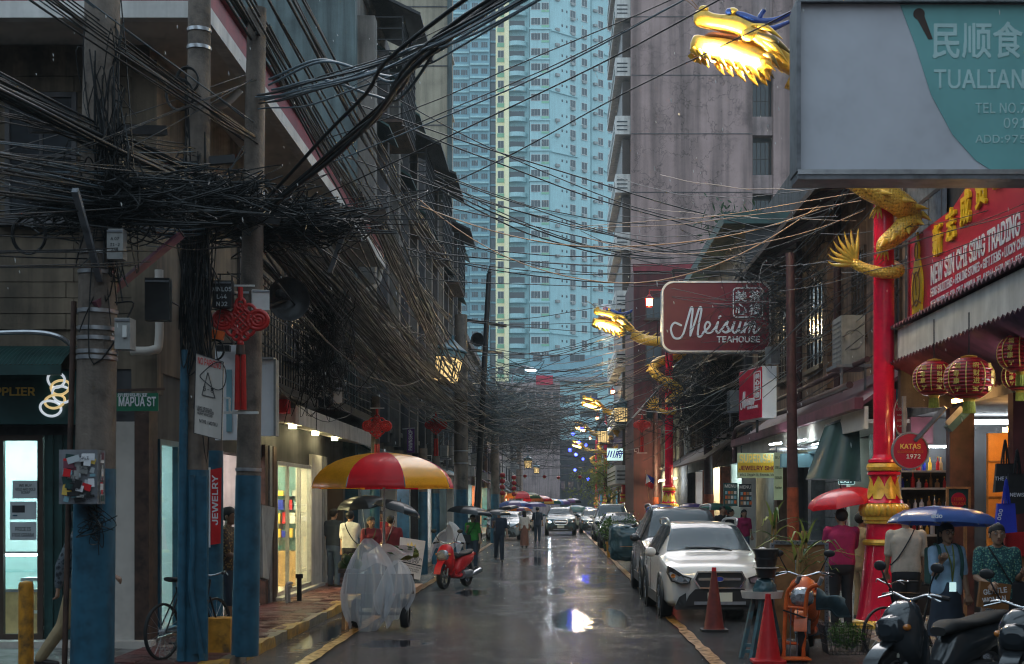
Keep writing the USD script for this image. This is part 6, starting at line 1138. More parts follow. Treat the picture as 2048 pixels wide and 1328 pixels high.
    for s in (-1, 1):
        hl = Polygon([(.47, g + .02), (.50, g - .06), (.62, g - .075), (.78, g - .03), (.835, g + .10), (.82, g + .20), (.74, g + .16), (.6, g + .06)]); hl = affinity.scale(hl, s * hw / .89, 1, origin=(0, 0))
        hp = t.part('headlight', face(hl, -.03, .022, zc), M['lens']); hp.sub('lamp', face(Point(s * .64 * hw / .89, g - .005).buffer(.052), .018, .03, zc), M['headlamp_on' if lamps else 'chrome'])
        hp.sub('indicator', face(Point(s * .75 * hw / .89, g + .05).buffer(.035), .018, .028, zc), M['amber_lens']); t.part('headlight_rim', face(hl.buffer(.008).difference(hl.buffer(-.014)), -.03, .026, zc), M['black_plastic'])
        fb = affinity.scale(Polygon([(.55, g - .22), (.66, g - .29), (.74, g - .47), (.55, g - .46)]), s * hw / .89, 1, origin=(0, 0)); t.part('fog_recess', face(fb, -.02, .012, zc), M['black_plastic']); t.part('fog_lamp', face(Point(s * .62 * hw / .89, g - .37).buffer(.042), .01, .024, zc), M['lens'])
        t.part('mirror', MB().add(*(lambda mm: (mm.vertices * (.10, .09, .085) + (s * (hw + .09), 1.62, hb + .07), mm.faces))(trimesh.creation.icosphere(2))), M[paint], smooth=True); t.part('mirror_arm', MB().bar((s * (hw - .06), 1.62, hb + .03), (s * (hw + .05), 1.62, hb + .05), .05), M['black_plastic'])
        if rails: t.part('roof_rail', MB().tube(spline([(s * .60 * hw / .89, 2.15, H - .05), (s * .62 * hw / .89, 2.25, H + .05), (s * .62 * hw / .89, 3.1, H + .06), (s * .6 * hw / .89, Lg - .75, H + .03), (s * .58 * hw / .89, Lg - .6, H - .04)], 6), .025, 8), M['steel'], smooth=True)
        t.part('tail_light', MB().obox((s * .70 * hw / .89, Lg - .02, hb - .1), (.22, .1, .18)), M['tail_lamp'])
        for yw in (.86, Lg - .93):
            R = Ry(PI / 2); cx = s * (hw - .115); r = .345 if not suv else .38
            t.part('wheel_arch', MB().lathe([(r + .015, -.02), (r + .075, -.02), (r + .075, .014), (r + .015, .014)], 32, at=(s * (hw - .004), yw, r), R=R).lathe([(0, -.01), (r + .03, -.01), (r + .03, .004), (0, .004)], 32, at=(s * (hw - .004), yw, r), R=R), M['black_plastic'], smooth=40)
            wp = t.part('wheel', MB().lathe([(r * .62, -.10), (r * .92, -.115), (r, -.08), (r, .08), (r * .92, .115), (r * .62, .10)], 32, at=(cx + s * .03, yw, r), R=R), M['rubber'], smooth=40)
            q = MB().lathe([(r * .64, -.09), (r * .64, .09), (r * .56, .10), (r * .52, .06)], 28, at=(cx + s * .03, yw, r), R=R)
            for k in range(10): a = k * PI / 5; q.bar((cx + s * .12, yw + .03 * math.cos(a), r + .03 * math.sin(a)), (cx + s * .125, yw + r * .58 * math.cos(a), r + r * .58 * math.sin(a)), .035, .02)
            wp.sub('rim', q, M['dull_steel'], smooth=40)
    low = affinity.scale(Polygon([(-.50, cg + .20), (-.40, cg + .30), (.40, cg + .30), (.50, cg + .20), (.58, cg + .03), (-.58, cg + .03)]), hw / .89, 1, origin=(0, 0))
    t.part('lower_grille', face(low, -.02, .014, zc), M['black_plastic']); t.part('skid_bar', face(sbox(-.42, cg + .05, .42, cg + .10), .0, .03, zc), M['dull_steel'])
    t.part('sill_cladding', MB().box(-hw - .004, -hw + .1, 1.3, Lg - 1.35, cg - .02, cg + .16), M['black_plastic']); t.part('sill_cladding', MB().box(hw - .1, hw + .004, 1.3, Lg - 1.35, cg - .02, cg + .16), M['black_plastic']); t.part('front_cladding', face(sbox(-.72 * hw / .89, cg - .03, .72 * hw / .89, cg + .045), -.03, .01, zc), M['black_plastic'])
    if plate:
        t.part('number_plate', face(sbox(-.20, g - .36, .20, g - .215), .0, .028, zc), M['plate']); t.part('plate_lettering', face(affinity.translate(txt('NDA ' + plate, .10, bold=2, w=.36), 0, g - .288), .027, .031, zc), M['ink'])
    for s in (-1, 1): t.part('wiper', MB().tube(spline([(s * .1 + .3, 1.30, hb + .10), (s * .1 + .05, 1.345, hb + .15), (s * .1 - .3, 1.36, hb + .155)], 4), .011, 5), M['black_plastic'])
    a0 = ring(1.6)[6]; 
    for y in (2.66, 3.54):
        for s in (-1, 1): t.part('door_seam', MB().tube([np.array([s, 1, 1]) * (ring(y)[k] + (.001, 0, 0)) for k in (2, 3, 4)], .005, 4), M['black_plastic'])
    for s in (-1, 1):
        for y in (2.45, 3.35): t.part('door_handle', MB().obox((s * (hw - .0), y, hb - .12), (.03, .18, .03)), M['chrome'])
    t.done(loc=loc, rotz=rotz, local=True); return t
car('parked_car', 'pearl white parked crossover with plate 3850 behind the dark red cone', 'car', (2.72, 23.2, 0), .02, paint='paint_white')
car('parked_car', 'dark parked sport utility vehicle just behind the white crossover', 'car', (2.75, 28.4, 0), .0, 1.86, 4.8, 1.82, 'paint_dark', True, plate=None, emblem=False)
car('moving_car', 'dark teal oncoming vehicle with both headlights on in mid street', 'car', (.48, 83, 0), 0, 1.80, 4.6, 1.66, 'paint_teal', True, lamps=True, plate='NB 402', emblem=False)
car('parked_car', 'white parked sport utility vehicle beside the far dragon posts', 'car', (3.05, 71, 0), 0, 1.9, 4.9, 1.85, 'paint_white', True, plate='48', emblem=False)
car('parked_car', 'dark blue parked hatchback between the white vehicle and planters', 'car', (2.85, 59, 0), 0, 1.7, 3.9, 1.5, 'paint_navy', plate='71', emblem=False, rails=False)
car('parked_car', 'small dark parked car far behind the white vehicle on the right', 'car', (2.6, 88, 0), 0, 1.75, 4.2, 1.55, 'paint_teal', plate='2', emblem=False, rails=False); car('parked_car', 'farthest dark parked car on the right below the tree', 'car', (2.6, 104, 0), 0, 1.75, 4.2, 1.6, 'paint_silver', plate='5', emblem=False, rails=False)
car('parked_car', 'silver grey car parked on the left behind the umbrella walkers', 'car', (-2.55, 72, 0), -.1, 1.75, 4.4, 1.48, 'paint_silver', plate='8', emblem=False, rails=False)
car('parked_car', 'far white car on the left beyond the silver one', 'car', (-2.1, 96, 0), 0, 1.75, 4.4, 1.5, 'paint_white', plate='3', emblem=False, rails=False)

def two_wheeler(name, label, loc, rotz, col, kind='scooter', cover=None, k=1.0, basket=False):
    t = Thing(name, label, 'motorcycle'); R = Ry(PI / 2)                # faces -y, x across
    for i, (y, r) in enumerate(((0.0, .29), (1.26, .29))):
        w = t.part('wheel', MB().lathe([(r - .09, -.045), (r - .02, -.055), (r, -.02), (r, .02), (r - .02, .055), (r - .09, .045)], 28, at=(0, y, r), R=R), M['rubber'], smooth=40)
        q = MB().lathe([(r - .085, -.03), (r - .085, .03), (r - .11, .03), (r - .11, -.03), (r - .085, -.03)], 28, at=(0, y, r), R=R).cyl((-.06, y, r), (.06, y, r), .045)
        for s in range(6): a = s * PI / 3; q.bar((0, y, r), (0, y + (r - .1) * math.cos(a), r + (r - .1) * math.sin(a)), .03, .03)
        w.sub('rim', q, M['dull_steel'], smooth=40)
    for s in (-1, 1): t.part('fork', MB().tube([(s * .075, 0, .29), (s * .075, .16, .72)], .025, 8), M['dull_steel'], smooth=True)
    t.part('fender', MB().grid(np.array([[(x, .36 * math.cos(a), .29 + .36 * math.sin(a)) for x in (-.08, -.05, .05, .08)] for a in np.linspace(.2, 2.6, 12)]) * np.array([1, -1, 1])).grid((np.array([[(x, .36 * math.cos(a), .28 + .36 * math.sin(a)) for x in (-.08, -.05, .05, .08)] for a in np.linspace(.2, 2.6, 12)]) * np.array([1, -1, 1]))[:, ::-1]), M[col], smooth=True)
    t.part('front_fairing', loft(MB(), [(-.06, .80, .62, .08), (.0, .93, .52, .17), (.1, 1.0, .42, .2), (.2, .99, .38, .17), (.26, .92, .4, .10)], 14).xf(Rz(-PI / 2) * np.array([[1, 1, 1], [1, 1, 1], [1, 1, 1]]), (0, 0, 0)) if False else swap(loft(MB(), [(-.08, .82, .62, .08), (.0, .93, .50, .17), (.1, 1.0, .40, .2), (.2, .99, .36, .17), (.26, .92, .4, .10)], 14)), M[col], smooth=True)
    hl = t.part('headlight', swap(loft(MB(), [(-.13, .80, .70, .08), (-.1, .85, .65, .13), (-.04, .88, .62, .15)], 12)), M['lens' if col != 'wet_black' else 'window_dark'], smooth=True)
    t.part('leg_shield', swap(loft(MB(), [(.2, .85, .30, .2), (.27, .8, .26, .17), (.34, .4, .24, .13), (.6, .31, .22, .14), (.75, .36, .22, .14)], 12)), M[col if kind == 'scooter' else 'black_plastic'], smooth=True)
    t.part('rear_body', swap(loft(MB(), [(.55, .45, .28, .10), (.72, .70, .32, .15), (1.0, .76, .42, .17), (1.35, .78, .55, .14), (1.6, .80, .70, .06)], 14)), M[col], smooth=True)
    t.part('seat', swap(loft(MB(), [(.58, .74, .66, .09), (.7, .80, .68, .14), (1.0, .80, .72, .15), (1.3, .85, .74, .13), (1.5, .86, .80, .08)], 12)), M['rubber'], smooth=True)
    t.part('engine', MB().box(-.1, .1, .7, 1.2, .2, .42).cyl((.11, .75, .3), (.11, 1.25, .3), .1), M['dull_steel'], smooth=40); t.part('exhaust', MB().tube([(.14, .9, .25), (.17, 1.2, .28), (.18, 1.65, .36)], [.035, .055, .06], 10), M['steel'], smooth=40)
    t.part('handlebar', MB().tube(spline([(-.36, .28, 1.02), (-.2, .22, 1.05), (0, .2, 1.0), (.2, .22, 1.05), (.36, .28, 1.02)], 5), .014, 8), M['chrome'], smooth=True)
    for s in (-1, 1):
        t.part('grip', MB().cyl((s * .25, .245, 1.04), (s * .37, .285, 1.02), .02), M['rubber'], smooth=40); t.part('mirror_stem', MB().tube(spline([(s * .2, .22, 1.05), (s * .25, .18, 1.15), (s * .3, .18, 1.25)], 4), .008, 6), M['black_metal']); t.part('mirror', MB().sph((s * .32, .18, 1.29), (.072, .022, .046)), M['black_plastic'], smooth=True)
        t.part('brake_lever', MB().tube([(s * .2, .2, 1.04), (s * .35, .19, 1.0)], .008, 5), M['chrome']); t.part('indicator', MB().sph((s * .16, -.02, .78), (.035, .04, .03)), M['amber_lens'], smooth=True)
    t.part('tail_light', MB().obox((0, 1.6, .74), (.16, .06, .07)), M['tail_lamp']); t.part('plate_holder', MB().obox((0, -.02, .56), (.14, .012, .1)), M['plate'])
    if basket: wire_basket(t, (0, -.22, .78))
    t.done(loc=loc, rotz=rotz, local=True, k=k); return t
def swap(m):
    """a loft along x turned to run along y"""
    for a in m.v: a[:, [0, 1]] = a[:, [1, 0]] * (-1, 1)
    return m
def wire_basket(t, c, w=.36, d=.26, h=.24):
    c = np.array(c); q = MB(); n = 11
    def rectz(z, k): return [c + np.array(p) * (k, k, 1) + (0, 0, z) for p in ((-w / 2, -d / 2, 0), (w / 2, -d / 2, 0), (w / 2, d / 2, 0), (-w / 2, d / 2, 0))]
    for z, k, r in ((h, 1, .009), (h * .66, .94, .004), (h * .33, .87, .004), (0, .8, .006)):
        R = rectz(z, k); [q.bar(R[i], R[(i + 1) % 4], r) for i in range(4)]
    A, B = rectz(h, 1), rectz(0, .8)
    for i in range(4):
        for u in np.linspace(0, 1, n)[:-1]: q.bar(A[i] * (1 - u) + A[(i + 1) % 4] * u, B[i] * (1 - u) + B[(i + 1) % 4] * u, .0045)
    for u in np.linspace(0, 1, 7): q.bar(B[0] * (1 - u) + B[1] * u, B[3] * (1 - u) + B[2] * u, .0045)
    t.part('basket', q, M['black_metal'])
def bicycle(name, label, loc, rotz, col='black_metal', basket=False):
    t = Thing(name, label, 'bicycle'); R = Ry(PI / 2); r = .33
    for y in (0, 1.02):
        w = t.part('wheel', MB().lathe([(r - .03, -.016), (r - .006, -.018), (r, 0), (r - .006, .018), (r - .03, .016), (r - .03, -.016)], 40, at=(0, y, r), R=R), M['rubber'], smooth=40); q = MB().cyl((-.04, y, r), (.04, y, r), .02)
        for s in range(18): a = s * PI / 9; q.bar((.02 * (-1) ** s, y, r), (0, y + (r - .03) * math.cos(a), r + (r - .03) * math.sin(a)), .004)
        w.sub('spokes', q, M['steel'])
    B, St, Hd = np.array([0, .58, .29]), np.array([0, .72, .78]), np.array([0, .12, .82]); f = MB()
    for a, b in ((B, St + (0, .03, .05)), (B, Hd - (0, -.03, .12)), (St, Hd)): f.cyl(a, b, .017)
    for s in (-1, 1): f.cyl(B + (s * .03, 0, 0), (s * .05, 1.02, r), .011).cyl(St + (s * .02, 0, 0), (s * .05, 1.02, r), .009)
    t.part('frame', f, M[col], smooth=40); g = MB().cyl(Hd + (0, -.02, .06), Hd + (0, .04, -.14), .02)
    for s in (-1, 1): g.cyl(Hd + (s * .045, .04, -.14), (s * .045, 0, r), .012)
    t.part('fork', g, M[col], smooth=40); t.part('seat', swap(loft(MB(), [(.62, .93, .90, .025), (.72, .94, .88, .05), (.86, .95, .89, .09), (.92, .95, .91, .06)], 10)), M['rubber'], smooth=True); t.part('seat_post', MB().cyl(St, St + (0, .03, .14), .012), M['chrome'], smooth=40)
    t.part('handlebar', MB().tube(spline([(-.28, .2, .97), (-.2, .08, .98), (0, .08, .93), (.2, .08, .98), (.28, .2, .97)], 5), .011, 8), M['chrome'], smooth=True)
    for s in (-1, 1): t.part('grip', MB().cyl((s * .26, .16, .975), (s * .3, .27, .968), .016), M['rubber'], smooth=40); t.part('brake_lever', MB().tube([(s * .2, .06, .98), (s * .26, .1, .94)], .007, 5), M['steel'])
    t.part('crank', MB().lathe([(.03, -.01), (.095, -.01), (.095, .01), (.03, .01)], 24, at=B, R=R).bar(B + (.06, 0, 0), B + (.06, .1, -.13), .015).bar(B + (-.06, 0, 0), B + (-.06, -.1, .13), .015), M['dull_steel'])
    for s in (-1, 1): t.part('pedal', MB().obox(B + (s * .1, s * .1, -s * .13), (.09, .06, .02)), M['rubber'])
    if basket: wire_basket(t, (0, -.18, .72))
    t.done(loc=loc, rotz=rotz, local=True); return t
two_wheeler('red_scooter', 'red scooter with raised rain cover parked at the left kerb', (-2.42, 31.6, 0), -.35, 'bright_red')
bicycle('bicycle', 'black bicycle leaning behind the blue poles by the shop corner', (-4.1, 17.25, .12), 2.77)
two_wheeler('motorcycle', 'dark wet motorcycle filling the lower right corner of the view', (3.1, 12.9, 0), -.95, 'wet_black', k=1.04)
two_wheeler('motorcycle', 'second dark motorcycle cut by the right edge behind the first', (4.05, 12.4, .0), -.6, 'wet_black', k=1.0)
two_wheeler('motorcycle', 'orange motorcycle with chrome headlight behind the hand truck', (3.12, 17.75, 0), -.25, 'orange_paint')
bicycle('bicycle', 'dark bicycle with chrome handlebars before the near dragon post', (4.05, 17.4, 0), -1.1, basket=False)
two_wheeler('motorcycle', 'dark far motorcycle parked among the umbrella walkers on the left', (-2.9, 55, 0), .2, 'wet_black'); two_wheeler('motorcycle', 'dark motorcycle half wrapped in tarpaulin ahead of the planters', (2.55, 38.5, 0), .1, 'wet_black')

# ------------------------------------------------------------------ umbrellas
def umbrella(name, label, c, rad, rise, mats, n=8, drop=.06, shaft=1.0, tilt=(0, 0), valance=0.0, cat='umbrella', group=None, handle=True, mark=None):
    t = Thing(name, label, cat, group); R = Rx(tilt[0]) @ Ry(tilt[1]); c = np.asarray(c, float); m_ = 9
    def pt(a, u, sag=0): r = rad * math.sin(u * PI / 2 * .92) / math.sin(PI / 2 * .92); return np.array([r * math.cos(a), r * math.sin(a), -rise * (u ** 1.9) - sag])
    for i in range(n):
        a0, a1 = 2 * PI * i / n + PI / 8, 2 * PI * (i + 1) / n + PI / 8; V = []
        for u in np.linspace(0.015, 1, m_):
            p0, p1 = pt(a0, u), pt(a1, u); row = []
            for s in np.linspace(0, 1, 7): q = p0 * (1 - s) + p1 * s; bul = .5 * (pt(a0 + (a1 - a0) * s, u) - q); q = q + bul * .12; q[2] -= drop * math.sin(PI * s) * u ** 2 * -.15; row.append(q)
            V.append(row)
        if valance: V.append([q * (1.0, 1.0, 1) - (0, 0, valance * (.75 + .25 * abs(math.sin(6 * PI * s)))) for q, s in zip(V[-1], np.linspace(0, 1, 7))])
        V = np.array(V); q = MB().grid(V[:, ::-1]).grid(V - (0, 0, .003)); t.part('panel', q.xf(R, c), M[mats[i % len(mats)]], smooth=22)
        t.part('rib', MB().tube([pt(a0, u) - (0, 0, .012) for u in np.linspace(.02, 1.01, 8)], .005 if rad < .8 else .009, 5).bar(pt(a0, .5) - (0, 0, .015), (0, 0, -rise * 1.05), .006).xf(R, c), M['dull_steel'])
    t.part('shaft', MB().cyl((0, 0, .05 * rad), (0, 0, -shaft), .008 if rad < .8 else .02, n=8).xf(R, c), M['steel'], smooth=40); t.part('ferrule', MB().cyl((0, 0, 0), (0, 0, .07), .012, .005, 8).xf(R, c), M['black_plastic'])
    if handle: t.part('handle', MB().cyl((0, 0, -shaft - .001), (0, 0, -shaft - .12), .016, n=8).xf(R, c), M['black_plastic'], smooth=40)
    if mark: t.part('lettering', MB().poly(txt(mark, .05, bold=2), .003, c + R @ (pt(-1.95, .86) + (0, -.02, .01)), (math.cos(-.35), math.sin(-.35), 0), np.array([.1, .35, .93])), M['sign_white'])
    t.done()
for nm, c in (('umb_red', (.68, .012, .025)), ('umb_yellow', (.80, .40, .015)), ('umb_black', (.018, .020, .024)), ('umb_blue', (.075, .15, .42)), ('umb_purple', (.10, .06, .22)), ('umb_green', (.02, .12, .08)), ('umb_orange', (.6, .16, .02)), ('umb_plum', (.12, .02, .10)), ('umb_sky', (.12, .30, .36))): D(nm, c, .28, var=.12, vs=3, tl=.3, coat=.3)
umbrella('vendor_umbrella', 'large red and yellow vendor umbrella over the plastic covered cart', P(768, 905, 22.2), 1.14, .52, ['umb_yellow', 'umb_red'], 8, shaft=1.95, valance=.06, handle=False)
umbrella('umbrella', 'black umbrella of the group under the vendor umbrella, left', P(722, 992, 27.5), .50, .2, ['umb_black'], shaft=.65, tilt=(.15, -.1)); umbrella('umbrella', 'dark greenish umbrella right of the vendor umbrella pole', P(800, 1003, 27), .48, .2, ['umb_black'], shaft=.65, tilt=(-.05, .3))
umbrella('umbrella', 'black umbrella over the woman in the green shirt', P(942, 1012, 42), .72, .24, ['umb_black'], shaft=.75, tilt=(0, .12)); umbrella('umbrella', 'black umbrella over the dark walker behind the green shirt', P(990, 1018, 45), .55, .2, ['umb_black'], shaft=.7)
umbrella('umbrella', 'brown black umbrella farther behind the two front walkers', P(1012, 1011, 58), .55, .2, ['umb_black'], shaft=.7, tilt=(0, -.2)); umbrella('umbrella', 'dull amber umbrella over the woman in the long skirt', P(1042, 1013, 62), .5, .2, ['umb_orange', 'umb_plum'], shaft=.7); umbrella('umbrella', 'purple umbrella over the man standing in the road', P(1071, 1004, 66), .55, .22, ['umb_purple'], shaft=.8)
for px, py, Y, r, mats, lab in ((1046, 982, 92, 1.25, ['umb_green', 'umb_orange', 'umb_red'], 'large green, orange and red stall umbrella down the left side'), (1075, 990, 106, 1.2, ['umb_red', 'umb_orange'], 'far red and orange stall umbrella next to the green one'), (1098, 996, 118, 1.1, ['umb_green', 'umb_yellow'], 'far greenish stall umbrella over the oncoming car'), (1118, 998, 126, 1.1, ['umb_purple', 'umb_blue'], 'far blue stall umbrella over the oncoming car'), (1142, 996, 140, 1.1, ['umb_black', 'umb_plum'], 'far dark stall umbrella right of the oncoming car'), (1030, 1000, 80, 1.1, ['umb_blue', 'umb_purple'], 'bluish stall umbrella behind the walkers on the left'), (1152, 1010, 98, .9, ['umb_sky'], 'pale teal umbrella right of the oncoming car')):
    umbrella('stall_umbrella', lab, P(px, py, Y), r, .45, mats, shaft=1.8, valance=.06, handle=False)
umbrella('umbrella', 'bright red umbrella above the person in magenta', P(1682, 977, 20.9), .54, .22, ['umb_red'], shaft=.72, tilt=(.1, -.2)); umbrella('umbrella', 'blue violet umbrella with white mark over the girl in light blue', P(1886, 1012, 15.6), .60, .20, ['umb_blue'], shaft=.78, tilt=(-.05, .04), mark='ado')
umbrella('umbrella', 'purple umbrella beyond the roof of the dark parked vehicle', P(1384, 1006, 44), .5, .2, ['umb_purple'], shaft=.7); umbrella('umbrella', 'dark green umbrella near the menu boards', P(1430, 1006, 41), .5, .2, ['umb_green'], shaft=.7); umbrella('umbrella', 'blue umbrella behind the second dragon post base', P(1322, 1008, 46), .55, .2, ['umb_blue'], shaft=.7)

# ------------------------------------------------------------------ the plastic covered cart
def plastic():
    n = {'t': ('transparent_bsdf', {'color': (.9, .92, .94)}), 'd': ('principled_bsdf', {'base_color': (.74, .74, .77), 'roughness': .14, 'specular_ior_level': .8}), 'm': ('mix_closure', {}), 'g': ('geometry', {}), 'n': ('noise_texture', {'scale': 3.5, 'detail': 2.0, 'distortion': 2.0}), 'b': ('bump', {'strength': .35, 'distance': .02}), 'lw': ('layer_weight', {'blend': .5}), 'pw': ('math', {'math_type': 'power', 'value2': 1.6}), 'ma': ('math', {'math_type': 'multiply_add', 'value2': .45, 'value3': .36})}
    return usdkit.material(stage, L + 'plastic_sheet_look', n, [('g.position', 'n.vector'), ('n.fac', 'b.height'), ('b.normal', 'd.normal'), ('lw.facing', 'pw.value1'), ('pw.value', 'ma.value1'), ('ma.value', 'm.fac'), ('t.BSDF', 'm.closure1'), ('d.BSDF', 'm.closure2')], surface='m.closure')
M['plastic_sheet'] = plastic()
def cart():
    t = Thing('vendor_cart', 'fruit cart wrapped in clear plastic under the vendor umbrella', 'cart'); c = np.array([-2.62, 22.0, 0])
    def q(m): return m.xf(None, c)
    t.part('deck', q(MB().box(-.55, .52, -.45, 1.0, .55, .62)), M['wood']); t.part('side_board', q(MB().box(-.55, .52, -.48, -.451, .55, .85)), M['dark_rust']); t.part('tray', q(MB().box(-.62, -.3, -.5, .4, .86, .92)), M['dark_rust'])
    for s in (-.38, .36): w = t.part('wheel', q(MB().lathe([(.15, -.06), (.21, -.06), (.23, 0), (.21, .06), (.15, .06)], 24, at=(s, -.2, .23), R=Ry(PI / 2))), M['rubber'], smooth=40); w.sub('hub', q(MB().lathe([(0, -.04), (.15, -.04), (.15, .04), (0, .04)], 20, at=(s, -.2, .23), R=Ry(PI / 2))), M['dull_steel'])
    t.part('axle', q(MB().cyl((-.4, -.2, .23), (.4, -.2, .23), .03)), M['black_metal']); t.part('prop_leg', q(MB().bar((-.55, -.42, .0), (-.55, -.42, .55), .05)), M['wood']); t.part('undercarriage', q(MB().box(-.3, .3, -.35, .5, .32, .54)), M['black_metal'])
    r = np.random.default_rng(4)
    def sheet(nm, top, a0, a1, base, rr, ph):
        """plastic hanging in folds from a tied top to a ragged hem"""
        V = []; na, nu = 72, 30
        for u in np.linspace(0, 1, nu):
            row = []
            for a in np.linspace(a0, a1, na):
                pr = math.sin(PI * min(.98, .05 + .62 * u ** .85)) * (1 - .25 * u ** 6); f = .55 + .45 * u
                rad = rr * pr * (1 + f * (.11 * math.sin(a * 5 + ph + 1.5 * u) + .09 * math.sin(a * 13 + 2 * ph - 2 * u) + .035 * math.sin(a * 29 + ph + 3 * u))); hem = base + .13 * math.sin(a * 2 + ph) + .05 * math.sin(a * 6 + 2 * ph)
                row.append([top[0] + rad * math.cos(a) * 1.05 + .06 * u * math.sin(3 * u + ph), top[1] + rad * math.sin(a) * .8, top[2] + (hem - top[2]) * u])
            V.append(row)
        V = np.array(V); V += .02 * (np.stack([meshkit.noise(V * 7 + k * 17 + ph, k) for k in range(3)], -1) - .5); t.part(nm, q(MB().grid(V)), M['plastic_sheet'], smooth=True)
    sheet('plastic_sheet', (-.18, -.42, 1.38), -PI - .6, 0.6, .06, .37, 1.0); sheet('plastic_sheet', (.26, -.42, 1.05), -3.1, .9, .20, .27, 2.3)
    t.part('plastic_top', q(MB().grid(np.array([[[x, y, 1.0 + .16 * math.sin(3 * x + 2 * y) + .25 * math.exp(-((x + .2) ** 2 + y * y) * 4) + .05 * math.sin(14 * x + 9 * y)] for x in np.linspace(-.3, .48, 20)] for y in np.linspace(-.45, .9, 20)]))), M['plastic_sheet'], smooth=True)
    t.done()
    r = random.Random(8)
    for i in range(14):
        cc = c + (r.uniform(-.6, -.34), r.uniform(-.46, .3), .97 + (.09 if i > 8 else 0)); o = Thing('green_fruit', 'rough green fruit piled on the left tray of the cart', 'fruit', 'green fruit on the cart tray'); m = trimesh.creation.icosphere(2); v = m.vertices * (.062, .062, .075); v *= (1 + .14 * meshkit.noise(v * 90, i))[:, None]; o.part('fruit', MB().add(v + cc, m.faces), M['leaf' if i % 3 else 'leaf_yellow'], smooth=40); o.part('stalk', MB().cyl(cc + (0, 0, .07), cc + (.01, 0, .11), .008, n=6), M['bark']); o.done()
    for i in range(7): cc = c + (r.uniform(.15, .5), r.uniform(-.2, .4), 1.08 + .04 * (i % 3)); o = Thing('leafy_vegetable', 'pale leafy vegetable on top of the cart at the right', 'vegetable', 'leafy vegetables on the cart'); o.part('head', MB().sph(cc, (.07, .07, .05)), M['leaf_yellow'], smooth=True); [o.part('leaf', MB().grid(np.array([[cc + (a * math.cos(b) * .12 + w * math.sin(b) * .05, a * math.sin(b) * .12 - w * math.cos(b) * .05, .03 + .06 * a) for w in (-1, 0, 1)] for a in (0, .5, 1)])), M['leaf'], smooth=True) for b in (0, 2, 4)]; o.done()
cart()
t = Thing('rain_cover', 'pale translucent plastic rain cover draped on the red scooter', 'cover'); c = P(886, 1075, 32.2); V = np.array([[c + (.42 * math.cos(a) * u ** .6 + .1, .25 * math.sin(a) * u ** .6, .25 - .55 * u ** 1.5 * (1 + .2 * math.sin(5 * a)) - .02 * math.sin(13 * a) + .1 * math.cos(a)) for a in np.linspace(-1.0, PI + .6, 40)] for u in np.linspace(.02, 1, 14)]); t.part('sheet', MB().grid(V), M['plastic_sheet'], smooth=True); t.part('tie', MB().tube([c + (.1, 0, .28), c + (.1, .02, .33)], .02, 6), M['white_plastic']); t.done()
